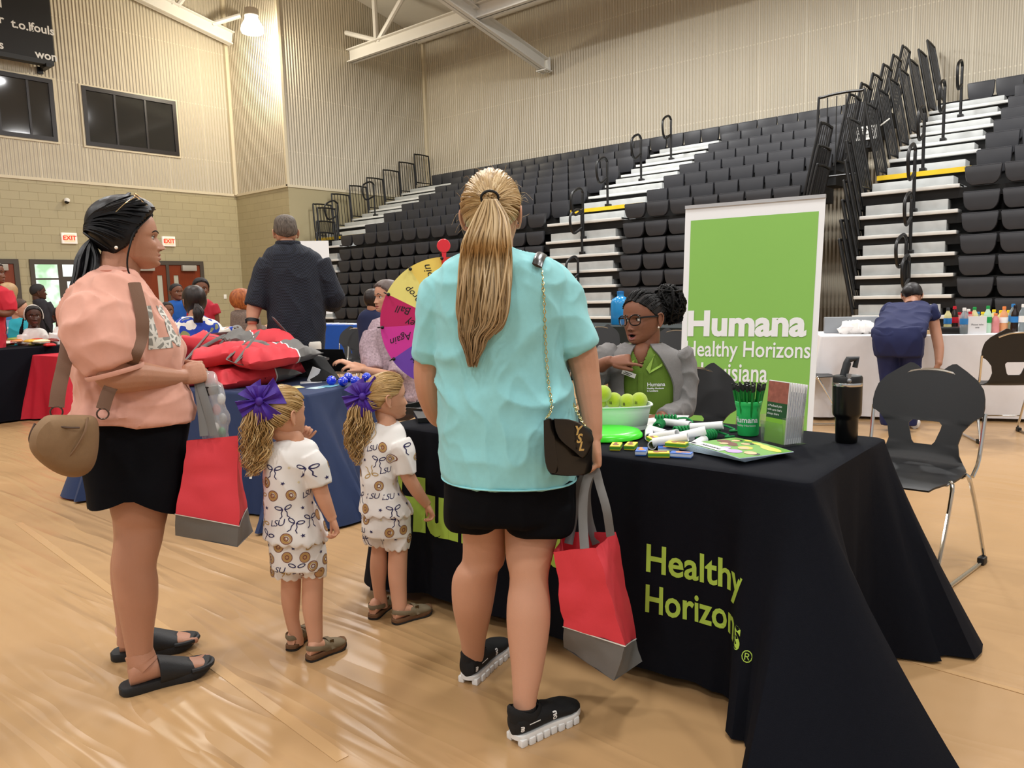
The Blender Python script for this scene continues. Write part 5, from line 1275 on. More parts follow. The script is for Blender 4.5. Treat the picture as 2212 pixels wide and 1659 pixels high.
def hand(mb, w, d, pn, side, size=.18, curl=(.5, .5, .5, .5), spread=.12, thumb=(.5, .35), n=9, finger_curl2=1.0):
    """w wrist, d towards the fingers, pn out of the palm, side=+1 when the thumb lies along d x pn"""
    w = V3(w); d = V3(d)/np.linalg.norm(d); pn = V3(pn); pn = pn-d*(pn@d); pn /= np.linalg.norm(pn); t = np.cross(d, pn)*side; k = size/.18
    rings = []
    for a, hw, th, off in ((-.025, .024, .02, 0), (0, .026, .018, 0), (.02, .034, .019, .002), (.045, .04, .018, .001), (.07, .041, .0155, 0), (.088, .039, .012, -.001), (.094, .03, .007, -.001)):
        rings.append([w+d*a*k+t*(math.cos(q)*hw+.0)*k+pn*(math.sin(q)*th+off)*k for q in np.linspace(0, 2*PI, 16, endpoint=False)])
    mb.loft(rings)
    for j, (ty, L, r) in enumerate(((.03, .074, .0086), (.01, .082, .0089), (-.0105, .076, .0084), (-.0295, .06, .0073))):
        b = w+d*(.084-.004*abs(j-1.2))*k+t*ty*k; c = curl[j] if hasattr(curl, '__len__') else curl
        dd = d*math.cos(spread*(1.2-j)*.6)+t*math.sin(spread*(1.2-j)*.6); pts = [b-dd*.012*k]; rad = [r*1.02*k]; a = 0.; p = b; pts.append(p); rad.append(r*1.05*k)
        for ph, (fr, cc) in enumerate(((.44, c*.9), (.32, c*1.25*finger_curl2), (.24, c*.8*finger_curl2))):
            a += cc; v = dd*math.cos(a)+pn*math.sin(a); p = p+v*L*fr*k; pts.append(p); rad.append(r*k*(.97, .9, .72)[ph])
        mb.tube(cr(pts, 3), np.interp(np.linspace(0, len(pts)-1, (len(pts)-1)*3+1), range(len(pts)), rad), n)
        mb.sphere(p, r*k*.74, 8, 6)
    b = w+d*.016*k+t*.024*k+pn*.006*k; to, tc = thumb
    v1 = d*math.cos(.75-.2*tc)+t*math.sin(.75-.2*tc)*to*1.6+pn*.35*tc; v1 /= np.linalg.norm(v1); v2 = v1*.8+d*.35-t*.3*tc+pn*.4*tc; v2 /= np.linalg.norm(v2); v3 = v2+d*.15-t*.2*tc+pn*.25*tc; v3 /= np.linalg.norm(v3)
    pts = [b, b+v1*.032*k, b+v1*.032*k+v2*.033*k, b+v1*.032*k+v2*.033*k+v3*.026*k]
    mb.tube(cr(pts, 3), np.interp(np.linspace(0, 3, 10), range(4), [.0145*k, .0118*k, .0105*k, .0085*k]), n); mb.sphere(pts[-1], .0086*k, 8, 6)
    return mb
def limb(mb, pts, rad, n=16, sub=5, upv=None):
    P_ = cr(pts, sub); m = len(pts)
    ts = np.linspace(0, m-1, len(P_)); ra = np.array([(r if hasattr(r, '__len__') else (r, r)) for r in rad])
    r2 = [(np.interp(t, range(m), ra[:, 0]), np.interp(t, range(m), ra[:, 1])) for t in ts]
    return mb.tube(P_, r2, n, upv=upv)
class Stand:
    """vertical survey plane through a standing point, facing the photographer"""
    def __init__(s, x, y):
        s.o = np.array([x, y, 0.]); a = math.atan2(y, x); s.n = np.array([math.cos(a), math.sin(a), 0]); s.r = np.array([math.sin(a), -math.cos(a), 0]); s.k = s.o@s.n
    def p(s, px, py, off=0.):
        d = ray(px, py); t = (s.k+off)/(d@s.n); return CAM+d*t
    def row(s, y, xl, xr, off, rd, e=2.3, n=40, sk=0., yr=None):
        a, b = s.p(xl, y, off), s.p(xr, y if yr is None else yr, off); c = (a+b)/2; u = (b-a)/2
        out = []
        for k in range(n):
            q = 2*PI*k/n; co, si = math.cos(q), math.sin(q)
            out.append(c+u*math.copysign(abs(co)**(2/e), co)+s.n*math.copysign(abs(si)**(2/e), si)*rd+s.n*sk*co)
        return out
    def loft(s, mb, rows, **k):
        R_ = [np.array(s.row(*r)) if not isinstance(r, dict) else np.array(s.row(**r)) for r in rows]
        mid = []
        A = np.array(R_); m = len(A); out = []
        for i in range(m-1):
            a, b, c, d = A[max(i-1, 0)], A[i], A[i+1], A[min(i+2, m-1)]
            for t in (0, .25, .5, .75): out.append(.5*((2*b)+(-a+c)*t+(2*a-5*b+4*c-d)*t*t+(-a+3*b-3*c+d)*t**3))
        out.append(A[-1]); return mb.loft([list(map(tuple, r)) for r in out], k.get('cap', True))
    def leg(s, mb, rows, **k):
        """rows (y, xl, xr, off): round section from the measured width"""
        return s.loft(mb, [(y, xl, xr, off, np.linalg.norm(s.p(xr, y, off)-s.p(xl, y, off))/2*.98, 2.05, 28) for y, xl, xr, off in rows])
def skinmat(name, col, var=.06):
    m = mat(name, col, .5, spec=.4, var=var, vscale=9, bump=.08, bscale=260)
    nt, b = nodes_of(m); b.inputs['Subsurface Weight'].default_value = .08; b.inputs['Subsurface Radius'].default_value = (.012, .005, .003); b.inputs['Subsurface Scale'].default_value = 1.
    return m
M_eye, M_drk = mat('eye_white', '#dcd6d0', .2), mat('pupil_black', '#0d0a09', .2)
def hairmat(name, c1, c2, rough=.42, st=(60, 60, 3)):
    m = bpy.data.materials.new(name); m.use_nodes = True; nt, b = nodes_of(m)
    g = nt.nodes.new('ShaderNodeTexCoord'); mp = nt.nodes.new('ShaderNodeMapping'); mp.inputs['Scale'].default_value = st; nt.links.new(g.outputs['Object'], mp.inputs[0])
    n = nt.nodes.new('ShaderNodeTexNoise'); n.inputs['Scale'].default_value = 1.; n.inputs['Detail'].default_value = 5; nt.links.new(mp.outputs[0], n.inputs[0])
    rp = nt.nodes.new('ShaderNodeValToRGB'); rp.color_ramp.elements[0].position = .3; rp.color_ramp.elements[1].position = .7; rp.color_ramp.elements[0].color = (*hexc(c1), 1); rp.color_ramp.elements[1].color = (*hexc(c2), 1)
    nt.links.new(n.outputs[0], rp.inputs[0]); nt.links.new(rp.outputs[0], b.inputs['Base Color'])
    bp = nt.nodes.new('ShaderNodeBump'); bp.inputs['Strength'].default_value = .5; bp.inputs['Distance'].default_value = .004; nt.links.new(n.outputs[0], bp.inputs['Height']); nt.links.new(bp.outputs[0], b.inputs['Normal'])
    b.inputs['Roughness'].default_value = rough; b.inputs['Specular IOR Level'].default_value = .35; return m
def strand_rand(name, cols, rough=.4, tip=None, grad=None):
    """hair of many locks: each lock (mesh island) gets its own tone"""
    m = bpy.data.materials.new(name); m.use_nodes = True; nt, b = nodes_of(m)
    g = nt.nodes.new('ShaderNodeNewGeometry'); rp = nt.nodes.new('ShaderNodeValToRGB'); nt.links.new(g.outputs['Random Per Island'], rp.inputs[0])
    el = rp.color_ramp.elements
    while len(el) < len(cols): el.new(.5)
    for i, c in enumerate(cols): el[i].position = i/(len(cols)-1); el[i].color = (*hexc(c), 1)
    last = rp.outputs[0]
    if grad:      # roots to tips: the lower lengths are darker
        z0, z1, c2 = grad; tc = nt.nodes.new('ShaderNodeTexCoord'); sp = nt.nodes.new('ShaderNodeSeparateXYZ'); nt.links.new(tc.outputs['Object'], sp.inputs[0])
        mr = nt.nodes.new('ShaderNodeMapRange'); mr.inputs[1].default_value = z0; mr.inputs[2].default_value = z1; nt.links.new(sp.outputs[2], mr.inputs[0])
        mx = nt.nodes.new('ShaderNodeMix'); mx.data_type = 'RGBA'; mx.blend_type = 'MULTIPLY'; mx.inputs[7].default_value = (*hexc(c2), 1)
        nt.links.new(last, mx.inputs[6]); nt.links.new(mr.outputs[0], mx.inputs[0]); last = mx.outputs[2]
    nt.links.new(last, b.inputs['Base Color']); b.inputs['Roughness'].default_value = rough; b.inputs['Specular IOR Level'].default_value = .4; return m
def lock(mb, pts, r0, r1=None, n=5, sub=5, flat=.55, mid=1.):
    P_ = cr(pts, sub); m = len(P_); r1 = r0*.25 if r1 is None else r1
    rad = []
    for i in range(m):
        t = i/(m-1); r = (r0+(r1-r0)*t**2)*(.45+.55*min(1, t*6)); rad.append((r, r*flat))
    return mb.tube(P_, rad, n)
def slide(T, heel, toe, wid, m, sole_h=.03, name='sandal'): pass
def foot_frame(heel, toe):
    d = V3(toe)-V3(heel); d[2] = 0; L = np.linalg.norm(d); d /= L; return V3(heel), d, np.array([-d[1], d[0], 0]), L
def foot_ring(h, d, l, a, w, z0, z1, L, n=24, e=2.6, inner=0.):
    return [tuple(h+d*a*L+l*(math.copysign(abs(math.cos(q))**(2/e), math.cos(q))*w+inner)+np.array([0, 0, (z0+z1)/2+math.copysign(abs(math.sin(q))**(2/e), math.sin(q))*(z1-z0)/2])) for q in (2*PI*k/n for k in range(n))]
def sole_poly(L, W_, n=40, toe_w=1.): 
    prof = [(0, .0), (.012, .42), (.05, .62), (.12, .74), (.25, .74), (.4, .72), (.55, .8), (.68, .95), (.78, 1.), (.87, .93), (.94, .72), (.98, .45), (1., .0)]
    xs = np.array([p[0] for p in prof]); ws = np.array([p[1] for p in prof]); t = np.linspace(0, PI, n//2+1); a = .5-.5*np.cos(t); w = np.interp(a, xs, ws)*W_/2
    return [(x*L, y) for x, y in zip(a, w)]+[(x*L, -y) for x, y in zip(a[-2:0:-1], w[-2:0:-1])]
def sole(mb, h, d, l, L, W_, z0, z1, rock=0., grow=0.):
    poly = sole_poly(L, W_); n = len(poly); rg = []
    for z, s_ in ((z0, .96), (z0+(z1-z0)*.15, 1.), (z0+(z1-z0)*.85, 1.), (z1, .97)):
        rg.append([tuple(h+d*((x-L/2)*s_+L/2)+l*y*s_+np.array([0, 0, z+rock*max(0, x/L-.72)**2])) for x, y in poly])
    return mb.loft(rg)
def bare_foot(mb, h, d, l, L, z0, ankle, ar, inner=1, toes=True):
    """foot of length L standing at height z0; the shank comes down to ankle"""
    k = L/.25; c = V3(ankle)
    rows = [(.01, .022, .0, .05), (.06, .03, .0, .075), (.16, .033, .0, .085), (.3, .034, .004, .078), (.45, .036, .004, .06), (.6, .041, .0, .045), (.75, .045, .0, .034), (.86, .042, .0, .026), (.93, .032, .002, .02)]
    mb.loft([foot_ring(h, d, l, a, w*k, z0+b*k, z0+t_*k, L, e=2.2) for a, w, b, t_ in rows])
    limb(mb, [c+[0, 0, .05*k], c*.5+(h+d*.22*L+[0, 0, z0+.08*k])*.5, h+d*.24*L+np.array([0, 0, z0+.045*k])], [ar, ar*1.02, ar*.95])
    if toes:
        for j, (y, r, a) in enumerate(((.03, .0125, 1.), (.011, .009, .985), (-.004, .0085, .96), (-.018, .008, .93), (-.031, .0078, .895))):
            q = h+d*(a-.03)*L+l*y*k*inner+np.array([0, 0, z0+.011*k]); mb.tube([q-d*.035*k, q, q+d*.008*k], [r*k, r*k, r*k*.8], 8); mb.sphere(q+d*.008*k, r*k*.82, 8, 6)
    return mb
# ================================================================== THE FOUR IN FRONT
M_skA = skinmat('skin_tan', '#b28066'); M_skB = skinmat('skin_fair', '#c59377'); M_skC = skinmat('skin_child', '#cc977a')
M_lipA = mat('lips_rose', '#a4574d', .4); M_irisB = mat('iris_brown', '#2e1a10', .15)
def add_remeshed(dst, mb, vox, it=4): r = remesh(mb, vox, it); dst.mi(0); dst.add(r.v, r.f)

# ---------------------------------------------------------------- woman in the pink shirt
S1 = Stand(1.165, 2.62)
T = thing('person', 'woman with black low ponytail in a pink printed T-shirt and black skort, left', 'person', tuple(S1.o), world=True); PA = T
body = MB(); arms = MB(); p = S1.p
limb(arms, [p(232, 730, -.16), p(240, 778, -.2), p(246, 812, -.205), p(292, 812, -.2), p(340, 814, -.15), p(384, 815, -.08), p(394, 813, -.06)], [.058, .056, .052, .05, .038, .028, .027])
limb(arms, [p(270, 740, .24), p(300, 790, .24), p(345, 806, .2), p(378, 794, .12), p(392, 790, .09)], [.055, .05, .042, .03, .027])
hand(arms, p(388, 815, -.065), S1.r*.93+S1.n*.12+np.array([0, 0, .16]), S1.n*.9+np.array([0, 0, -.45]), 1, .165, (1.15, 1.2, 1.2, 1.2), .05, (.55, .6))
hand(arms, p(391, 790, .09), S1.r*.85-S1.n*.45+np.array([0, 0, -.18]), -S1.n*.6-S1.r*.3+np.array([0, 0, -.6]), -1, .165, (.8, .9, 1., 1.), .05, (.5, .5))
add_remeshed(body, arms, .0028, 4)
S1.leg(body, [(1040, 225, 372, -.04), (1107, 238, 363, -.05), (1134, 246, 357, -.05), (1168, 247, 351, -.055), (1218, 241.5, 338.5, -.06), (1251, 243.5, 342, -.06), (1290, 248, 342, -.06), (1318, 254, 338.5, -.06), (1368, 264, 332, -.06), (1418, 273, 331, -.06), (1452, 275, 333, -.055)])
S1.leg(body, [(1040, 235, 365, .15), (1120, 242, 352, .15), (1168, 245, 342, .15), (1218, 238, 328, .15), (1260, 239, 326, .15), (1318, 247, 316, .15), (1360, 252, 308, .15), (1392, 252, 304, .155)])
limb(body, [p(250, 640, .03), p(252, 600, .03), p(262, 560, .03), p(272, 528, .03)], [.088, .068, .062, .062])
hd = Head(p(283, 514, .03), S1.r*math.cos(R(6))-S1.n*math.sin(R(6)), (0, 0, 1), .208, jowl=.5, wide=1.1, ears=False, nose=1.12, lid=.25, brow=1.0, fold=.8, gaze=(.0, -.05))
hd.skin(body)
h, d, l, L = foot_frame(on_z(266, 1500, 0), on_z(452, 1446, 0)); bare_foot(body, h+d*.02, d, l, L*.94, .022, p(303, 1440, -.058), .045, 1)
h2, d2, l2, L2 = foot_frame(on_z(247, 1424, 0), on_z(422, 1394, 0)); bare_foot(body, h2+d2*.02, d2, l2, L2*.94, .022, p(277, 1385, .155), .042, -1)
body.build('body', [M_skA, M_lipA, M_eye, M_irisB, M_drk], T)
# T-shirt
sh = MB()
S1.loft(sh, [(582, 214, 280, .03, .07), (588, 204, 290, .03, .085), (598, 184, 300, .02, .14), (618, 160, 318, .02, .175), (654, 136, 342, .02, .215), (674, 129, 355, .02, .215), (701, 132, 376, .02, .215), (714, 136, 384, .02, .215), (748, 143, 396, .02, .21), (774, 146, 396, .02, .205), (800, 150, 393, .02, .2), (830, 160, 403, .02, .2), (858, 163, 416, .02, .205), (877, 155, 420, .02, .215), (897, 148, 421, .02, .22), (903, 149, 420, .02, .22)])
limb(sh, [p(219, 650, -.13), p(217, 674, -.15), p(222, 712, -.175), p(234, 755, -.195), p(248, 793, -.205)], [(.07, .05), (.104, .074), (.114, .084), (.1, .083), (.082, .07)], 24, 5, S1.n)
limb(sh, [p(230, 645, .1), p(240, 680, .19), p(262, 730, .23), p(285, 775, .24)], [.08, .1, .1, .085], 24)
sh = remesh(sh, .0065, 6)
wrinkle(sh, .0055, (15, 15, 3.2), 3, None, lambda q: smooth01((q[2]-.95)/.1)); wrinkle(sh, .003, (7, 7, 11), 13); wrinkle(sh, .005, (5, 5, 15.), 8, None, lambda q: G(q[2]-.94, .07))
o = sh.build('t_shirt', mat('pink_cotton', '#d79f8c', .85, sheen=.1, var=.05, vscale=50, bump=.06, bscale=700), T)
sr = [p(248, 793, -.205)+S1.r*(.083*math.cos(t)*.97)+S1.n*.071*math.sin(t)+np.array([0, 0, .083*math.cos(t)*.22-.014]) for t in np.linspace(0, 2*PI, 28, endpoint=False)]; MB().tube(sr, [(.0035, .008)]*28, 6, closed=True, upv=(0, 0, 1)).build('sleeve_hem', MATS['pink_cotton'], o)
bvs = bvh_of(sh); nrm = S1.r*.75-S1.n*.66; nrm /= np.linalg.norm(nrm); wv = np.array([-nrm[1], nrm[0], 0])
pr = MB(); oc = p(352, 705, -.05)
def gir():
    m = mat('giraffe_print', '#8b8a83', .8); nt, b = nodes_of(m); tc = nt.nodes.new('ShaderNodeTexCoord'); v = nt.nodes.new('ShaderNodeTexVoronoi'); v.feature = 'DISTANCE_TO_EDGE'; v.inputs['Scale'].default_value = 38; nt.links.new(tc.outputs['Object'], v.inputs[0])
    rp = nt.nodes.new('ShaderNodeValToRGB'); rp.color_ramp.interpolation = 'CONSTANT'; rp.color_ramp.elements[0].color = (*hexc('#dcd8cf'), 1); rp.color_ramp.elements[1].position = .13; rp.color_ramp.elements[1].color = (*hexc('#8f8e87'), 1); nt.links.new(v.outputs[0], rp.inputs[0]); nt.links.new(rp.outputs[0], b.inputs['Base Color']); return m
conform(pr, 'LUV', None, tuple(nrm), .012, bvs, (tuple(oc-nrm*.0), tuple(wv), (0, 0, 1)), .2, (-.13, .19, -.07, .07), sl=.02, off=.0015)
pr.build('printed_letters', gir(), o, smooth=False)
MB().tube([np.array(q)+np.array([0, 0, .0]) for q in S1.row(586, 205, 289, .03, .087, 2.2, 30)]+[S1.row(586, 205, 289, .03, .087, 2.2, 30)[0]], [(.009, .006)]*31, 8).build('neck_rib', MATS['pink_cotton'], o)
# skort
sk = MB()
S1.loft(sk, [(886, 152, 416, .03, .195), (920, 156, 412, .03, .2), (960, 166, 405, .03, .205), (1000, 174, 400, .03, .21), (1050, 182, 397, .03, .215), (1080, 185, 396, .03, .215), (1093, 186, 395.5, .03, .215)], cap=False)
zc, zt_ = p(281, 1093)[2], p(281, 1000)[2]; u0 = (p(281, 1060)-S1.o)@S1.r
for i, q in enumerate(sk.v):
    q = np.array(q); u = (q-S1.o)@S1.r; nn_ = (q-S1.o)@S1.n-.03; t = smooth01((zt_-q[2])/(zt_-zc))
    q[2] += t*(.072*max(0, 1-abs(u-u0)/.16)**1.3-.01*(abs(u-u0) > .13)); sk.v[i] = tuple(q)
wrinkle(sk, .004, (5, 5, 2), 4)
sk.build('skort', mat('black_knit', '#0a0b10', .85, spec=.12, bump=.2, bscale=600), T)
# hair
hl = lambda z, ph: smooth01((z-np.interp(abs(ph), [0, .55, .9, 1.15, 1.4, 1.7, 2.3, 3.14], [.36, .33, .24, .13, -.06, -.17, -.26, -.3]))/.05+.5)
hb = MB(); hd.hair_cap(hb, hl, .07, lambda z, ph: .10*smooth01((z-.1)/.4)*smooth01((abs(ph)-.3)/.8)+.12*G(abs(ph)-PI, 1.)*G(z-.18, .25))
M_hairA = hairmat('hair_black', '#050507', '#0f0f15', .42, (40, 40, 25))
rnd = random.Random(11); tie = p(196, 516, .03)
for k in range(70):
    ph = rnd.choice((-1, 1))*rnd.uniform(.15, 2.2); z0 = np.interp(abs(ph), [0, .55, .9, 1.15, 1.4, 1.7, 2.3], [.38, .35, .27, .16, .04, -.08, -.2])+rnd.uniform(.0, .25)
    pts = []
    for t in (0, .3, .6, .85): pp = math.copysign(abs(ph)+(PI-abs(ph))*t, ph); zz = z0+(.02-z0)*t+.1*math.sin(PI*t); pts.append(hd.on_scalp(zz, pp, .13+.06*math.sin(PI*t)+.03*t))
    lock(hb, pts+[tie], .006, .004)
hb.build('hair', M_hairA, T)
pt = MB()
for k in range(110):
    a, b = rnd.uniform(-1, 1), rnd.uniform(-1, 1)
    lock(pt, [tie+S1.n*.01*b, p(192+a*14, 535, .03+.03*b), p(189+a*26, 560, .02+.04*b), p(183+a*25, 590, .0+.045*b), p(168+a*17+rnd.uniform(-4, 4), 622+rnd.uniform(-14, 10), -.02+.04*b)], .009, .002)
pt.build('ponytail', M_hairA, T)
MB().tube(cr([hd.on_scalp(.3, -.62, .06), p(292, 500, -.07), p(281, 530, -.085), p(275, 560, -.08), p(277, 585, -.07), p(289, 606, -.05)], 6), .0028, 5).build('loose_strand', M_hairA, T)
# earring, sunglasses
MB().sphere(p(251, 535, -.085), .0055, 12, 8).build('pearl_earring', mat('pearl', '#efe7da', .2), T)
G0 = thing('sunglasses', 'sunglasses pushed up on the black hair of the woman in pink', 'sunglasses', tuple(hd.P(.15, 0, .6)))
for sd, of in ((1, .0), (-1, .02)):
    c = p(305+3*(sd > 0), 436-4*(sd > 0), .03+sd*.045); e1 = (p(322, 452, .03)-p(288, 424, .03)); e1 /= np.linalg.norm(e1); e2 = S1.n
    ring = [c+e1*.03*math.cos(q)+e2*.026*math.sin(q) for q in np.linspace(0, 2*PI, 24, endpoint=False)]
    MB().tube(ring, .0022, 6, closed=True).build('rim', mat('gold_wire', '#c9a878', .25, .9), G0)
    MB().add([c]+ring, [(0, 1+i, 1+(i+1) % 24) for i in range(24)]).build('lens', mat('lens_brown', '#33241f', .1, spec=.8), G0)
    MB().tube(cr([p(292, 426, .03+sd*.075), p(272, 438, .03+sd*.1), p(250, 458, .03+sd*.105)], 5), .0018, 6).build('temple', mat('gold_wire', '#c9a878'), G0)
MB().tube([p(305, 434, .01), p(305, 434, .05)], .002, 6).build('bridge', mat('gold_wire', '#c9a878'), G0)
# slides
M_eva = mat('black_foam', '#17181a', .6, bump=.1, bscale=200)
for (hh, dd, ll, LL, lb) in ((h, d, l, L, 'black foam slide sandal on the nearer foot of the woman in pink'), (h2, d2, l2, L2, 'black foam slide sandal on the farther foot of the woman in pink')):
    Z = thing('slide_sandal', lb, 'sandal', tuple(hh), 'black slide sandals')
    sole(MB(), hh-dd*.012, dd, ll, LL+.02, .112, 0, .03, .25).build('sole', M_eva, Z)
    mb = MB(); rows = [foot_ring(hh, dd, ll, a, w, .008, z1, LL, 32, 2.5) for a, w, z1 in ((.40, .05, .094), (.41, .053, .1), (.5, .0535, .09), (.62, .054, .076), (.74, .054, .062), (.79, .053, .056), (.8, .05, .05))]
    mb.loft(rows, cap=False); inn = [foot_ring(hh, dd, ll, a, w-.006, .008, z1-.008, LL, 32, 2.5) for a, w, z1 in ((.79, .053, .056), (.62, .054, .076), (.41, .053, .098))]; mb.loft(inn, cap=False); mb.build('strap', M_eva, Z)
    mb = MB().tube([hh+dd*x+ll*y+np.array([0, 0, .034]) for x, y in sole_poly(LL+.012, .106) if x > LL*.74], .009, 8); mb.build('toe_rim', M_eva, Z)
# crossbody bag
B = thing('crossbody_bag', 'tan canvas crossbody bag on the hip of the woman in pink', 'bag', tuple(p(140, 960, -.3)))
M_tan = mat('tan_canvas', '#84684a', .8, var=.08, vscale=60, bump=.1, bscale=700); M_tan2 = mat('tan_strap', '#6d4f3c', .75, bump=.2, bscale=500); M_zip = mat('dark_zip', '#4a3527', .6)
outl = [(86, 908), (104, 897), (150, 896), (190, 897), (207, 903), (214, 925), (213, 965), (206, 1000), (190, 1022), (165, 1031), (135, 1027), (105, 1012), (78, 990), (64, 968), (64, 945), (72, 925)]
oc_ = np.array([sum(a for a, b in outl)/len(outl), sum(b for a, b in outl)/len(outl)])
mb = MB(); rg = []
ol = cr([np.array(q, float) for q in outl]+[np.array(outl[0], float)], 3)[:-1]
for s_, of in ((.0, -.372), (.55, -.37), (.8, -.362), (.93, -.345), (1., -.31), (1., -.27), (.95, -.245), (.7, -.235), (0, -.235)): rg.append([tuple(p(*(oc_+(q-oc_)*max(s_, .04)), of+.00054*((oc_+(q-oc_)*max(s_, .04))[0]-140))) for q in ol])
mb.loft(rg); mb.build('bag_body', M_tan, B)
MB().tube(cr([p(88, 920, -.352), p(120, 921, -.37), p(150, 924, -.37), p(172, 924, -.365)], 4), .003, 6).build('zip', M_zip, B)
MB().tube(cr([p(190, 902, -.33), p(180, 940, -.36), p(150, 985, -.362), p(110, 1010, -.345)], 6), .0035, 6).build('seam_piping', mat('tan_piping', '#76593f', .7), B)
MB().tube(cr([p(76, 915, -.33), p(68, 932, -.34), p(64, 946, -.34), p(65, 956, -.34)], 4), .0035, 6).build('zip_pull', M_zip, B)
for px, py, of in ((122, 890, -.28), (222, 894, -.27)):
    c = p(px, py, of); MB().tube([c+S1.r*.016*math.cos(q)+np.array([0, 0, .016*math.sin(q)]) for q in np.linspace(0, 2*PI, 18, endpoint=False)], .0025, 6, closed=True).build('metal_ring', mat('ring_metal', '#5d5049', .3, .8), B)
stp = cr([p(222, 884, -.27), p(233, 850, -.25), p(246, 825, -.235)], 5); MB().tube(stp, [(.019, .003)]*len(stp), 8, upv=-S1.n).build('strap', M_tan2, B)
stp = [p(270, 815, -.24), p(292, 765, -.235), p(305, 730, -.21), p(308, 695, -.17), p(300, 650, -.13), p(290, 612, -.06)]
loc = []
for q in cr(stp, 1):
    hit = bvs.ray_cast(Vector(q-S1.n*.4), Vector(S1.n), 1.); loc.append(np.array(hit[0])-S1.n*.012 if hit[0] is not None and abs((np.array(hit[0])-q)@S1.n) < .16 else q)
loc = cr(loc, 6); MB().tube(loc, [(.019, .003)]*len(loc), 8, upv=-S1.n).build('strap', M_tan2, B)
stp = cr([p(122, 880, -.28), p(127, 840, -.26), p(138, 790, -.22), p(146, 740, -.15), p(143, 690, -.06)], 5); MB().tube(stp, [(.02, .003)]*len(stp), 8, upv=-S1.n).build('strap', M_tan2, B)

# ---- tote bags in hand
def tote(label, top, mid, bot, straps, base):
    """corner rings given as hall points: near left, near right, far right, far left"""
    B = thing('tote_bag', label, 'bag', base, 'red tote bags carried')
    def ring(c4, n=9, bulge=0.):
        out = []; cc = sum(c4)/4
        for i in range(4):
            a, b = c4[i], c4[(i+1) % 4]
            for k in range(n): t = k/n; q = a+(b-a)*t; out.append(q+(q-cc)*bulge*math.sin(PI*t))
        return out
    def wall(ra, rb, n, amp, sd, cap=False):
        mb = MB(); rows = []
        for i in range(n+1):
            t = i/n; rows.append([np.array(a)+(np.array(b)-np.array(a))*t for a, b in zip(ra, rb)])
        mb.loft(rows, cap=False); mb2 = MB(); mb2.loft([[q+(sum(r)/len(r)-q)*.012 for q in r] for r in rows], cap=False); mb.add(mb2.v, mb2.f)
        wrinkle(mb, amp, 9, sd); return mb
    ta, ma, ba = ring(top, bulge=-.05), ring(mid, bulge=-.02), ring(bot)
    wall(ta, ma, 14, .004, 1).build('red_panel', M_tote, B)
    m2 = [q+(b-q)*.035 for q, b in zip(ma, ba)]; wall([q+(q-sum(ma)/len(ma))*.01 for q in ma], [q+(q-sum(ma)/len(ma))*.01 for q in m2], 1, 0, 1).build('piping', M_totew, B)
    mb = wall(m2, ba, 6, .003, 2); mb.add([tuple(q) for q in ba], [tuple(range(len(ba)))]); mb.build('grey_base', M_toteg, B)
    for st_, up in straps: c_ = cr(st_, 6); MB().tube(c_, [(.0135, .002)]*len(c_), 8, upv=up).build('strap', M_toteg, B)
    return B
q = S1.p
tn = -.10
B1 = tote('red tote bag with grey base hanging from the hands of the woman in pink', [q(404, 952, -.12), q(514, 941, -.12), q(512, 944, .02), q(412, 950, .02)], [q(378, 1110, -.16), q(517, 1136, -.16), q(534, 1096, .06), q(392, 1095, .06)], [q(380, 1156, -.12), q(513, 1182, -.15), q(548, 1147, .06), q(400, 1140, .06)],
     [([q(441, 942, -.125), q(436, 890, -.1), q(430, 842, -.07), q(428, 815, -.045), q(431, 830, -.02), q(450, 890, .0), q(470, 945, .02)], -S1.n), ([q(462, 941, -.125), q(447, 880, -.1), q(434, 835, -.07), q(430, 818, -.05), q(440, 860, -.0), q(480, 946, .02)], -S1.n)], tuple(q(450, 1160, -.05)))
# clear plastic bag of small things inside
K = thing('plastic_bag', 'clear plastic bag of small giveaways sticking out of the held tote', 'plastic bag', tuple(q(470, 940, -.05)))
mb = MB(); S1.loft(mb, [(800, 440, 462, -.05, .012), (812, 442, 468, -.05, .02), (830, 444, 478, -.05, .035), (870, 440, 488, -.05, .045), (920, 436, 498, -.05, .05), (960, 436, 500, -.05, .05), (985, 440, 498, -.05, .04)]); wrinkle(mb, .007, 16, 5)
mb.build('film', mat('clear_film', '#f2f4f4', .08, spec=.7, alpha=.3), K)
mb = MB().box(q(458, 843, -.06), (.05, .02, .03), rz=.3, mtx=None); mb.build('black_item', mat('item_black', '#1a1a1c', .4), K)
for k, (px, py, c_) in enumerate(((478, 862, '#c8c8c6'), (468, 885, '#b8757c'), (482, 905, '#8d8f90'), (480, 935, '#2c8a55'), (466, 925, '#d8d5cf'), (452, 915, '#a7a5a3'))):
    MB().sphere(q(px, py, -.05+.01*(k % 3-1)), (.014, .012, .02), 10, 8).build('small_item', mat('item_%d' % k, c_, .4), K)
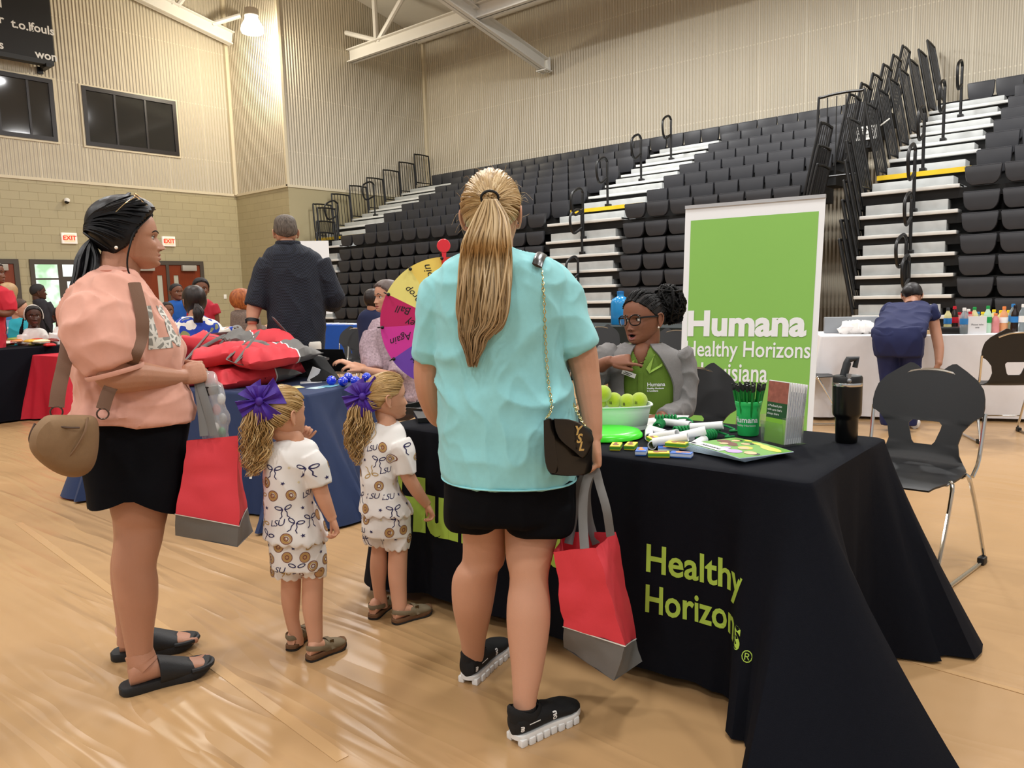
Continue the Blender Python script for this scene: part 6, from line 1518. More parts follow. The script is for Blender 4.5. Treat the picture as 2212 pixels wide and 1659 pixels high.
# ---------------------------------------------------------------- woman in the aqua shirt
S2 = Stand(1.66, 1.58); p = S2.p
T = thing('person', 'woman seen from behind in an aqua T-shirt and black shorts with a long blond ponytail', 'person', tuple(S2.o))
body = MB(); arms = MB()
limb(arms, [p(1240, 715, 0), p(1256, 765, -.005), p(1266, 810, -.01), p(1272, 850, -.015), p(1279, 905, -.03), p(1282, 938, -.035), p(1283, 948, -.035)], [.052, .049, .042, .04, .031, .026, .026], upv=S2.n)
hand(arms, p(1284, 944, -.035), np.array([0, 0, -1.])+S2.r*.08, -S2.r, 1, .172, (.6, .8, .95, 1.), .05, (.35, .5))
limb(arms, [p(945, 730, .03), p(927, 785, .05), p(926, 830, .07), p(936, 872, .12), p(950, 900, .2), p(975, 905, .3), p(985, 903, .34)], [.05, .046, .043, .04, .036, .028, .026], upv=S2.n)
hand(arms, p(983, 903, .335), S2.n*.7+S2.r*.6, -np.array([0, 0, 1.])*.7+S2.r*.2, -1, .172, (.5, .6, .7, .8), .08)
add_remeshed(body, arms, .0028, 4)
S2.leg(body, [(1090, 985, 1082, .03), (1134, 997, 1091, .04), (1206, 999, 1091, .06), (1232, 985, 1077, .065), (1258, 976, 1073, .08), (1313, 978, 1064, .1), (1377, 993, 1050, .145), (1410, 998, 1046, .18), (1432, 1001, 1043, .2)])
S2.leg(body, [(1090, 1090, 1222, -.0), (1138, 1090, 1210, -.02), (1206, 1093, 1192, -.05), (1249, 1101, 1184, -.07), (1305, 1095, 1189, -.09), (1356, 1095, 1187, -.105), (1441, 1104, 1174, -.14), (1505, 1108, 1160, -.165), (1550, 1110, 1156, -.175)])
limb(body, [p(1062, 600, .02), p(1063, 560, .03), p(1066, 525, .04), p(1066, 485, .05)], [.1, .066, .058, .06], upv=S2.n)
hd = Head(p(1063, 464, .045), S2.n*math.cos(R(14))+S2.r*math.sin(R(14)), (0, 0, 1), .228, wide=1.02)
hd.skin(body); body.build('body', [M_skB, M_lipA, M_eye, M_irisB, M_drk], T)
sh = MB()
S2.loft(sh, [(536, 1028, 1102, .01, .062), (543, 1012, 1122, .0, .075), (552, 990, 1160, 0, .1), (562, 968, 1188, 0, .118), (580, 950, 1212, 0, .138), (620, 938, 1226, 0, .152), (660, 936, 1224, 0, .16), (700, 936, 1220, 0, .16), (760, 940, 1214, 0, .158), (808, 942, 1225, 0, .16), (851, 944, 1238, 0, .17), (908, 946, 1247, 0, .178), (960, 949, 1247, 0, .182), (1000, 953, 1244, 0, .184), (1024, 956, 1241, 0, .184), (1030, 957, 1240, 0, .184)])
limb(sh, [p(1170, 612, 0), p(1196, 640, 0), p(1219, 695, -.005), p(1238, 730, -.005), p(1252, 758, -.005)], [.075, (.082, .085), (.074, .085), (.068, .08), (.061, .07)], 22, 5, S2.n)
limb(sh, [p(1000, 612, 0), p(961, 650, .02), p(949, 699, .03), p(940, 740, .04), p(933, 778, .05)], [.075, (.08, .085), (.07, .085), (.062, .08), (.054, .07)], 22, 5, S2.n)
sh = remesh(sh, .0065, 6)
wrinkle(sh, .0055, (5, 5, 9), 21, None, lambda q: .25+.75*G(q[2]-1.02, .16)+.5*smooth01((q[2]-1.2)/.1)); wrinkle(sh, .003, (14, 14, 8), 25)
o = sh.build('t_shirt', mat('aqua_cotton', '#8ecfd3', .85, sheen=.1, var=.07, vscale=60, bump=.07, bscale=700), T); bv2 = bvh_of(sh)
for rows_ in ((1027, 956.5, 1240.5, 0, .1855),):
    rr_ = S2.row(*rows_); MB().tube(rr_+[rr_[0]], [(.006, .003)]*(len(rr_)+1), 6, upv=(0, 0, 1)).build('hem', MATS['aqua_cotton'], o)
sk = MB()
S2.loft(sk, [(1015, 956, 1240, .0, .17), (1040, 957, 1240, .0, .172), (1070, 957, 1240, .0, .172), (1100, 957, 1240, .0, .17), (1112, 962, 1236, 0, .155)])
S2.loft(sk, [(1075, 957, 1092, .01, .15), (1100, 956, 1086, .015, .14), (1121, 957, 1080, .02, .13), (1128, 960, 1076, .02, .12)])
S2.loft(sk, [(1075, 1080, 1240, -.0, .15), (1105, 1084, 1240, -.005, .145), (1130, 1089, 1238, -.01, .14), (1138, 1094, 1235, -.01, .13)])
sk = remesh(sk, .006, 5); wrinkle(sk, .003, (8, 8, 3), 31); sk.build('shorts', mat('black_woven', '#090a0e', .85, spec=.12, bump=.2, bscale=600), T)
# hair
hb = MB(); tie = p(1058, 427, -.115)
hl = lambda z, ph: smooth01((z-np.interp(abs(ph), [0, .5, .9, 1.2, 1.45, 1.75, 2.2, 3.14], [.36, .33, .22, .1, .02, -.05, -.16, -.22]))/.05+.5)
hd.hair_cap(hb, hl, .02)
M_bl = strand_rand('hair_blond', ['#85683f', '#c6a97b', '#a08356', '#dcc59b', '#ae9164', '#cfb286', '#8f744c'], .4, None, (1.38, .98, '#8a7468'))
M_bl0 = hairmat('hair_blond_base', '#846640', '#b89a68', .4, (50, 50, 50))
hb.build('scalp_hair', M_bl0, T)
rnd = random.Random(4); hb = MB()
for k in range(420):
    ph = rnd.choice((-1, 1))*rnd.uniform(.05, 3.1); zl = np.interp(abs(ph), [0, .5, .9, 1.2, 1.45, 1.75, 2.2, 3.14], [.37, .34, .24, .13, .05, -.04, -.15, -.21]); z0 = zl if rnd.random() < .45 else rnd.uniform(zl, .46)
    start = hd.on_scalp(z0, ph, .03); tl = tie+np.array([rnd.uniform(-.012, .012) for _ in range(3)])
    # great-circle like sweep over the scalp to the tie
    pts = [start]; lt = (tl-hd.c)/hd.s; 
    for t in (.25, .5, .75):
        v = (start-hd.c)*(1-t)+(tl-hd.c)*t; L0 = np.linalg.norm(v); dl = v/L0; x_, y_, z_ = dl@hd.f, dl@hd.l, dl@hd.u
        rad = 1/math.sqrt((x_/.475)**2+(y_/.36)**2+(z_/.53)**2)*hd.s; pts.append(hd.c+dl*(rad*(1.035+.06*smooth01((z_+.1)/.5)+.03*rnd.random())))
    lock(hb, pts+[tl], rnd.uniform(.003, .006), .0025, 5, 4)
for k in range(60):     # fly-away hairs
    ph = rnd.uniform(-3.1, 3.1); z0 = rnd.uniform(-.15, .48); a = hd.on_scalp(z0, ph, .05); o_ = (a-hd.c)/np.linalg.norm(a-hd.c); v = np.array([rnd.uniform(-1, 1) for _ in range(3)])*.03
    lock(hb, [a, a+o_*.012+v*.3, a+o_*.018+v+np.array([0, 0, -.01])], .0006, .0003, 3, 4, 1.)
hb.build('hair', M_bl, T)
LE = [(430, 1046, 1072), (470, 1026, 1094), (520, 1005, 1100), (557, 998, 1101), (614, 993, 1099), (667, 990, 1092), (701, 992, 1083), (728, 994, 1055), (755, 1003, 1044), (786, 1012, 1030)]
pt = MB()
def back_off(px, py, lift):
    q = p(px, py, 0); h = bv2.ray_cast(Vector(q-S2.n*.6), Vector(S2.n), 1.); b_ = ((np.array(h[0])-q)@S2.n) if h[0] is not None else 9
    return min(b_-.012-lift, -.135-lift*.6) if py > 520 else -.125-.045*smooth01((py-427)/80)-lift
for k in range(380):
    u = rnd.uniform(-1, 1); u = math.copysign(abs(u)**.8, u); last = rnd.choice((5, 6, 7, 7, 8, 9, 9, 9)); lift = abs(rnd.gauss(0, .012)); pts = []; wob = rnd.uniform(0, 6)
    for i, (y, a, b) in enumerate(LE[:last+1]):
        c_, w = (a+b)/2, (b-a)/2; uu = u+.16*math.sin(i*.9+wob); pts.append(p(c_+w*uu*.96, y+(0 if i < last else rnd.uniform(-14, 8)), back_off(c_+w*u, y, lift*(.4+.6*min(1, i/3)))))
    lock(pt, pts, rnd.uniform(.0018, .0048), .0013, 5, 4)
pt.build('ponytail', M_bl, T)
pt = MB()
for k, cv in enumerate(([(1096, 540), (1098, 600), (1096, 660), (1083, 705), (1066, 722)], [(1085, 600), (1092, 660), (1088, 690), (1070, 706)], [(1070, 620), (1080, 670), (1076, 700), (1056, 722), (1044, 728)], [(1095, 650), (1091, 680), (1079, 706), (1060, 712)])):
    for j in range(5): dx = rnd.uniform(-5, 5); lock(pt, [p(x+dx, y+rnd.uniform(-2, 2), back_off(x, y, .006+.003*j)) for x, y in cv], .0035, .0015, 5, 5)
pt.build('curled_ends', M_bl, T)
q = [tie+(S2.r*math.cos(t)+np.array([0, 0, math.sin(t)])*.75)*.024-S2.n*.004*math.sin(t) for t in np.linspace(0, 2*PI, 16, endpoint=False)]; MB().tube(q, .004, 6, closed=True).build('hair_tie', mat('tie_black', '#0b0b0b', .6), T)
# running shoes
M_shoe, M_sole = mat('shoe_knit', '#0d0e10', .75, bump=.4, bscale=900), mat('shoe_sole', '#e2e1de', .55)
def sneaker(heel, toe, ankle, ar, label):
    h, d, l, L = foot_frame(heel, toe); Z = thing('running_shoe', label, 'shoe', tuple(h), 'black running shoes')
    mb = MB(); sole(mb, h, d, l, L, .098, .014, .034, .12)
    for sd in (-1, 1):
        for j in range(8):
            a = .07+.108*j; w = np.interp(a, [0, .1, .3, .5, .75, .9, 1], [.02, .035, .036, .036, .047, .044, .03]); mb.box(h+d*a*L+l*sd*w*.86+np.array([0, 0, .011+.12*max(0, a-.72)**2]), (.088*L, .022, .022), rz=math.atan2(d[1], d[0]), bev=.004)
    mb.build('sole', M_sole, Z)
    rows = [(.0, .012, .03, .075), (.02, .028, .03, .09), (.08, .036, .03, .098), (.18, .038, .03, .094), (.28, .0385, .03, .088), (.4, .039, .03, .088), (.52, .041, .031, .083), (.64, .0455, .033, .07), (.76, .0485, .03, .064), (.86, .0455, .03, .058), (.93, .037, .032, .052), (.975, .024, .034, .048), (1.0, .01, .036, .045)]
    MB().loft([foot_ring(h, d, l, a, w, b, t_, L, 28, 2.4) for a, w, b, t_ in rows]).build('upper', M_shoe, Z)
    c = V3(ankle); mb = MB(); ring = lambda a, w, z, f=1.25: [tuple(h+d*(a*L+f*w*math.cos(q))+l*w*math.sin(q)+np.array([0, 0, z-.012*math.sin(q)**2+.014*max(0, -math.cos(q))])) for q in np.linspace(0, 2*PI, 28, endpoint=False)]
    mb.loft([ring(.19, .036, .06, 1.5), ring(.19, .0385, .085, 1.5), ring(.185, .039, .1, 1.4), ring(.185, .036, .105, 1.35), ring(.185, .032, .095, 1.3)], cap=False); mb.build('collar', M_shoe, Z)
    mb = MB().tube([h+d*L*.36+np.array([0, 0, .09]), h+d*L*.26+np.array([0, 0, .118]), h+d*L*.22+np.array([0, 0, .126])], [(.024, .006)]*3, 10, upv=d); mb.build('tongue', M_shoe, Z)
    for j in range(5):
        a = .36+.065*j; z = .092-.008*j; MB().tube(cr([h+d*a*L-l*.026+[0, 0, z-.012], h+d*(a+.01)*L+[0, 0, z+.003], h+d*a*L+l*.026+[0, 0, z-.012]], 4), .003, 6).build('lace', M_shoe, Z)
    # white marks on the outer side
    sidev = -l if (-l)@(h-CAM) < 0 else l
    t = MB()
    def side_fn(a0, z0, rot=0.):
        def fn(u, v):
            a = a0*L+u; w = np.interp(a/L, [r[0] for r in rows], [r[1] for r in rows]); zz = z0+v; b, t_ = np.interp(a/L, [r[0] for r in rows], [r[2] for r in rows]), np.interp(a/L, [r[0] for r in rows], [r[3] for r in rows])
            s_ = (zz-(b+t_)/2)/((t_-b)/2); s_ = max(-.97, min(.97, s_)); ww = w*(1-abs(s_)**2.4)**(1/2.4); return h+d*a+sidev*(ww+.0012)+np.array([0, 0, zz])
        return fn
    sg = -1 if np.cross(d, sidev)[2] > 0 else 1
    flip = 1 if (np.cross(d, [0, 0, 1])@sidev) > 0 else -1
    def mark(txt, size, a0, z0, bold=.001):
        fn = side_fn(a0, z0); vs, fs = text_polys(txt, size, bold, 0, 1, 'CENTER'); t.add([fn(-y*flip*-1 if False else flip*(-y)*-1*1.0, x*-1 if False else x) if True else 0 for x, y in vs], fs)
    mark('on', .026, .52, .058); mark('on', .017, .06, .055)
    f1 = side_fn(.22, .062); t.add([f1(-.02, 0), f1(.02, 0), f1(.02, .003), f1(-.02, .003)], [(0, 1, 2, 3)])
    t.build('white_marks', mat('mark_white', '#e9e9e7', .5), Z, smooth=False)
    mb = MB(); limb(mb, [c+[0, 0, .03], c, h+d*L*.19+np.array([0, 0, .07])], [ar*1.04, ar*1.06, ar*1.08]); mb.build('sock', mat('sock_black', '#0c0c0d', .85), Z)
    return Z
sneaker(on_z(1107, 1608, 0), on_z(1245, 1540, 0), p(1133, 1545, -.175), .034, 'black running shoe with white sole on the right foot, nearest the camera')
sneaker(on_z(1008, 1480, 0), on_z(1089, 1401, 0), p(1021, 1425, .2), .032, 'black running shoe with white sole on the left foot, farther back')
# black quilted purse on a gold chain
B = thing('purse', 'small black quilted purse with a gold monogram hanging on a chain', 'bag', tuple(p(1228, 970, -.25)))
M_lea = mat('black_leather', '#08080a', .28, coat=.15, bump=.03, bscale=400); M_gold = mat('gold_metal', '#d6c48a', .2, 1.)
def prismp(poly, o0, o1, sl=0., bev=.006):
    mb = MB(); c_ = np.array(poly, float).mean(axis=0); rg = []
    for s_, t in ((.97, 0), (1., .12), (1., .88), (.97, 1.)):
        rg.append([tuple(p(*(c_+(np.array(q)-c_)*s_), o0+(o1-o0)*t+sl*(q[0]-1228)/FOC)) for q in poly])
    return mb.loft(rg)
def rnd_poly(poly, n=3): return [tuple(q) for q in cr([np.array(q, float) for q in poly]+[np.array(poly[0], float)], n)[:-1]]
SLP = 1.2
prismp(rnd_poly([(1181, 905), (1230, 906), (1272, 924), (1280, 940), (1279, 985), (1276, 1020), (1240, 1028), (1200, 1026), (1186, 1018), (1181, 960)], 3), -.235, -.19, SLP).build('purse_body', M_lea, B)
fl = prismp(rnd_poly([(1196, 904), (1235, 908), (1270, 926), (1281, 942), (1280, 958), (1262, 990), (1240, 975), (1212, 952), (1200, 930)], 3), -.258, -.236, SLP); fl.build('flap', M_lea, B)
g_ = prismp(rnd_poly([(1174, 908), (1184, 903), (1194, 910), (1200, 960), (1206, 1010), (1198, 1024), (1184, 1018), (1176, 985)], 3), -.245, -.2, SLP); g_.build('gusset', M_lea, B)
t = MB(); mo = p(1250, 948, -.266+SLP*(22)/FOC)
for ch, dx, dy in (('Y', -.004, .022), ('S', .0, .0), ('L', .006, -.022)):
    vs, fs = text_polys(ch, .034, .0012, .3, 1, 'CENTER'); n0 = len(vs); t.add([mo+S2.r*(dx+x*.85)+np.array([0, 0, dy+y]) for x, y in vs], fs)
t.build('gold_monogram', M_gold, B, smooth=False)
def chain(pts, name='chain', r=.0042):
    P_ = cr(pts, 30); mb = MB(); acc = 0; prev = P_[0]; k = 0
    for q in P_[1:]:
        d = np.linalg.norm(q-prev)
        acc += d
        if acc > .0085:
            acc = 0; t = (q-prev)/(d+1e-9); a = S2.r if k % 2 else S2.n; a = a-t*(a@t); a /= np.linalg.norm(a); mb.tube([q+t*.0062*math.cos(f_)+a*.0036*math.sin(f_) for f_ in np.linspace(0, 2*PI, 9, endpoint=False)], .0014, 5, closed=True); k += 1
        prev = q
    return mb
ch = []
for px, py in ((1160, 576), (1164, 640), (1168, 720), (1173, 800), (1178, 860), (1181, 903)):
    q = p(px, py, 0); hh_ = bv2.ray_cast(Vector(q-S2.n*.6), Vector(S2.n), 1.); ch.append(np.array(hh_[0])-S2.n*.006 if hh_[0] is not None else p(px, py, -.17))
ch[-1] = p(1181, 904, -.24)
chain(ch).build('chain', M_gold, B)
chain([p(1238, 870, -.1), p(1247, 890, -.14), p(1256, 908, -.18), p(1262, 920, -.2)]).build('chain', M_gold, B)
sp_ = [p(1160, 574, -.145), p(1164, 561, -.115), p(1169, 551, -.06), p(1173, 549, 0), p(1173, 556, .06), p(1172, 572, .12)]
MB().tube(cr(sp_, 4), [(.015, .004)]*(4*5+1), 8, upv=S2.n).build('shoulder_pad', M_lea, B)
q = p
B2 = tote('red tote bag with grey base hanging from the hand of the woman in aqua', [q(1197, 1192, -.14), q(1289, 1184, -.17), q(1333, 1148, .02), q(1211, 1148, .04)], [q(1216, 1353, -.13), q(1351, 1395, -.2), q(1374, 1379, .03), q(1232, 1340, .06)], [q(1217, 1398, -.08), q(1326, 1471, -.17), q(1388, 1428, .0), q(1262, 1395, .06)],
     [([q(1263, 1186, -.155), q(1259, 1120, -.1), q(1262, 1060, -.07), q(1274, 1022, -.045), q(1284, 1008, -.035), q(1296, 1050, -.06), q(1310, 1100, -.1), q(1319, 1158, -.1)], -S2.n),
      ([q(1228, 1175, -.05), q(1238, 1120, -.03), q(1247, 1060, -.03), q(1268, 1020, -.03), q(1282, 1006, -.03), q(1268, 1060, -.01), q(1272, 1120, .02), q(1288, 1175, .02)], -S2.n)], tuple(q(1290, 1300, -.05)))

# ---------------------------------------------------------------- the two girls
M_gown = mat('white_jersey', '#e6e2de', .8, sheen=.1, bump=.06, bscale=700)
M_navyp, M_goldp, M_brownp, M_starp = mat('print_navy', '#26214f', .8), mat('print_gold', '#b3914f', .8), mat('print_brown', '#7a4a3a', .8), mat('print_pale_gold', '#dccfa6', .8)
M_hairG = strand_rand('hair_golden', ['#86643a', '#c2a06a', '#a5814e', '#d9bd8a', '#b5915c'], .4); M_hairG0 = hairmat('hair_golden_base', '#86653b', '#b8965f', .42, (70, 70, 70))
M_bow = mat('purple_ribbon', '#43208f', .5, bump=.15, bscale=400)
M_clog, M_cork, M_rub = mat('clog_suede', '#766850', .85, var=.08, vscale=50), mat('clog_cork', '#6a4a30', .9, var=.35, vscale=120), mat('clog_rubber', '#1c1917', .7)
def bow_motif(mb_, k=1.):
    """little ribbon bow as 2d polygons"""
    out = []
    for sd in (-1, 1):
        lp = [(sd*(.014+.012*math.cos(t)), .006+.0075*math.sin(t)+.004*math.cos(t)) for t in np.linspace(0, 2*PI, 14, endpoint=False)]; li = [(sd*(.0145+.0085*math.cos(t)), .0062+.0042*math.sin(t)+.003*math.cos(t)) for t in np.linspace(0, 2*PI, 14, endpoint=False)]
        out.append(('ring', lp, li)); a = [(sd*.001, 0), (sd*.007, -.012), (sd*.006, -.024), (sd*.013, -.032)]; b = [(x+sd*.0028, y+.001) for x, y in a]; out.append(('strip', a, b))
    return out
def dress_print(T, par, bv, S, cxy, z0, z1, seed, per=(0, 2*PI)):
    """ribbon bows, stars, letters and round medallions scattered over the outfit"""
    rnd = random.Random(seed); L_ = {'navy': MB(), 'gold': MB(), 'brown': MB(), 'star': MB(), 'tan': MB()}
    cen = np.array([cxy[0], cxy[1], 0]); pts = []; mot = ['medal', 'bow_n', 'star', 'lsu', 'medal', 'bow_g', 'star', 'pstar']
    rows = max(1, int((z1-z0)/.05)); k = 0
    for i in range(rows+1):
        for j in range(10):
            ang = 2*PI*(j+.5*(i % 2)+rnd.uniform(-.12, .12))/10; z = z0+(z1-z0)*(i+.5)/(rows+1)+rnd.uniform(-.005, .005); pts.append((ang, z, rnd.choice(mot), rnd.uniform(-.5, .5))); k += 1
    def proj(u, v, ang, z, rot, off):
        uu, vv = u*math.cos(rot)-v*math.sin(rot), u*math.sin(rot)+v*math.cos(rot)
        a = ang+uu/.085; dr = Vector((math.cos(a), math.sin(a), 0)); o_ = Vector((cen[0], cen[1], z+vv))+dr*.4; h = bv.ray_cast(o_, -dr, .45)
        return None if h[0] is None else tuple(h[0]+h[1].normalized()*(off if h[1].dot(dr) > 0 else -off))
    def put(mb, poly, ang, z, rot, off=.0012):
        q = [proj(u, v, ang, z, rot, off) for u, v in poly]
        if any(a is None for a in q): return
        c_ = np.mean([np.array(a) for a in q], axis=0)
        if max(np.linalg.norm(np.array(a)-c_) for a in q) > .024: return
        mb.add(q, [tuple(range(len(q)))])
    def ringput(mb, lo, li, *a, off=.0014):
        q = [proj(u, v, *a, off) for u, v in lo]; r_ = [proj(u, v, *a, off) for u, v in li]
        if any(x is None for x in q+r_) or max(np.linalg.norm(np.array(x)-np.array(q[0])) for x in q) > .05: return
        n = len(q); mb.add(q+r_, [(i, (i+1) % n, n+(i+1) % n, n+i) for i in range(n)])
    def star(r): return [((r if i % 2 == 0 else r*.42)*math.sin(PI*i/5), (r if i % 2 == 0 else r*.42)*math.cos(PI*i/5)) for i in range(10)]
    txt = text_polys('LSU', .03, 0, .3, .9, 'CENTER')
    for ang, z, m_, rot in pts:
        if m_ == 'medal':
            el = lambda s_, n=20: [(.0165*s_*math.cos(t), .0195*s_*math.sin(t)) for t in np.linspace(0, 2*PI, n, endpoint=False)]
            put(L_['tan'], el(.92), ang, z, rot*.4, .001); ringput(L_['brown'], el(1.), el(.88), ang, z, rot*.4); ringput(L_['gold'], el(.72), el(.55), ang, z, rot*.4); ringput(L_['brown'], el(.42), el(.25), ang, z, rot*.4)
        elif m_.startswith('bow'):
            mb = L_['navy'] if m_ == 'bow_n' else L_['gold']; rr = rot*.8+(PI if m_ == 'bow_g' and rot > 0 else 0)
            for kd, a, b in bow_motif(None):
                if kd == 'ring': ringput(mb, a, b, ang, z, rr)
                else: put(mb, a+b[::-1], ang, z, rr)
        elif m_ == 'star': put(L_['navy'], star(.0075), ang, z, rot)
        elif m_ == 'pstar': put(L_['star'], star(.006), ang, z, rot)
        else:
            q = [proj(u, v, ang, z, rot*.5+.1, .0012) for u, v in txt[0]]
            if all(x is not None for x in q) and max(np.linalg.norm(np.array(x)-np.array(q[0])) for x in q) < .08: L_['navy'].add(q, txt[1])
    for nm, m_ in (('navy', M_navyp), ('gold', M_goldp), ('brown', M_brownp), ('star', M_starp), ('tan', mat('print_tan', '#b98f62', .8))):
        if L_[nm].f: o = L_[nm].build(nm+'_print', m_, par, smooth=False)
def clog(heel, toe, ankle, ar, label):
    h, d, l, L = foot_frame(heel, toe); Z = thing('clog', label, 'shoe', tuple(h), 'taupe buckled clogs')
    W_ = .07
    sole(MB(), h, d, l, L, W_*1.02, 0, .007, .2).build('rubber_sole', M_rub, Z); sole(MB(), h, d, l, L*.99, W_, .007, .022, .2).build('cork_footbed', M_cork, Z)
    rows = [(.38, .026, .012, .05), (.42, .031, .012, .058), (.5, .032, .012, .055), (.62, .034, .012, .05), (.74, .036, .013, .044), (.85, .033, .015, .038), (.93, .026, .017, .033), (.99, .012, .02, .028)]
    MB().loft([foot_ring(h, d, l, a, w, b, t_, L, 24, 2.4) for a, w, b, t_ in rows]).build('upper', M_clog, Z)
    pth = [h+d*L*(.44)+l*.032+[0, 0, .038], h+d*L*.2+l*.031+[0, 0, .046], h+d*L*.02+[0, 0, .05], h+d*L*.2-l*.031+[0, 0, .046], h+d*L*.44-l*.032+[0, 0, .038]]
    MB().tube(cr(pth, 6), [(.002, .009)]*25, 8, upv=(0, 0, 1)).build('heel_strap', M_clog, Z)
    pth = [h+d*L*.56-l*.034+[0, 0, .025], h+d*L*.55-l*.02+[0, 0, .053], h+d*L*.55+l*.015+[0, 0, .056], h+d*L*.56+l*.034+[0, 0, .028]]
    MB().tube(cr(pth, 5), [(.009, .0025)]*16, 8, upv=(0, 0, 1)).build('instep_strap', M_clog, Z)
    sg = -1 if (-l)@(h-CAM) < 0 else 1
    MB().box(h+d*L*.555+l*sg*.025+np.array([0, 0, .05]), (.016, .004, .018), rz=math.atan2(d[1], d[0]), bev=.002).build('buckle', mat('buckle_bronze', '#5d4c33', .4, .6), Z)
    return h, d, l, L
def hairdo(T, hd, tie, tip_pts, seed, side):
    rnd = random.Random(seed); hl = lambda z, ph: smooth01((z-np.interp(abs(ph), [0, .5, .9, 1.2, 1.45, 1.75, 2.2, 3.14], [.33, .3, .2, .08, .04, -.03, -.2, -.27]))/.05+.5)
    hb = MB(); hd.hair_cap(hb, hl, .018); hb.build('scalp_hair', M_hairG0, T); hb = MB()
    for k in range(260):
        ph = rnd.choice((-1, 1))*rnd.uniform(.05, 3.1); zl = np.interp(abs(ph), [0, .5, .9, 1.2, 1.45, 1.75, 2.2, 3.14], [.34, .31, .22, .1, .06, -.02, -.19, -.26]); z0 = zl if rnd.random() < .5 else rnd.uniform(zl, .46)
        start = hd.on_scalp(z0, ph, .032); pts = [start]
        for t in (.25, .5, .75):
            v = (start-hd.c)*(1-t)+(tie-hd.c)*t; dl = v/np.linalg.norm(v); x_, y_, z_ = dl@hd.f, dl@hd.l, dl@hd.u; rad = 1/math.sqrt((x_/.47)**2+(y_/.355*hd.o.get('wide', 1)**-1)**2+(z_/.52)**2)*hd.s; pts.append(hd.c+dl*rad*(1.045+.025*rnd.random()))
        lock(hb, pts+[tie], rnd.uniform(.0024, .0042), .002, 5, 4)
    hb.build('hair', M_hairG, T); pt = MB()
    for k in range(210):
        n = len(tip_pts); last = rnd.choice(range(max(2, n-3), n)); u, w = rnd.uniform(-1, 1), rnd.uniform(-1, 1); pts = []; ph0 = rnd.uniform(0, 6.3); cur = rnd.uniform(.004, .013)
        for i in range(last*3+1):
            t = i/3; a = int(min(t, n-2)); f_ = t-a; c_, wd = [tip_pts[a][q]*(1-f_)+tip_pts[a+1][q]*f_ for q in (0, 1)]; g = smooth01((t-.8)/1.6)
            pts.append(c_+side[0]*(wd*u*.95)+side[1]*(wd*.7*w)+(side[0]*math.sin(ph0+t*4.6)+side[1]*math.cos(ph0+t*4.6))*cur*g)
        lock(pt, pts, rnd.uniform(.0015, .0032), .001, 4, 3)
    pt.build('ponytail', M_hairG, T)
def hair_bow(c, r, u, n, label, loops):
    Z = thing('hair_bow', label, 'hair bow', tuple(c), 'purple hair bows')
    for (dx, dy, w, dn) in loops:
        tip = c+r*dx+u*dy+n*dn; dv = tip-c; Ld = np.linalg.norm(dv); dv /= Ld; pv = np.cross(dv, n); pv /= np.linalg.norm(pv); g = []
        for i in range(9):
            t = i/8; ww = w*(.16+.84*t**.9); g.append([c+dv*Ld*t+pv*ww*s_+n*(.014*math.sin(PI*t)*(1-.6*abs(s_))+.006*math.cos(s_*6)) for s_ in np.linspace(-1, 1, 9)])
        mb = MB().sheet(g, .0018); g2 = [[np.array(q)-n*(.03*math.sin(PI*i/8)+.004) for q in row] for i, row in enumerate(g)]; mb.sheet(g2, .0018); mb.build('loop', M_bow, Z)
    k = MB().sphere(c+n*.012, (.014, .012, .016), 14, 10); k.build('knot', M_bow, Z)
    for dx, dy in ((-.02, -.05), (.012, -.06)):
        MB().tube(cr([c, c+r*dx*.5+u*dy*.5+n*.012, c+r*dx+u*dy+n*.004], 4), [(.009, .0012)]*9, 8, upv=n).build('tail', M_bow, Z)
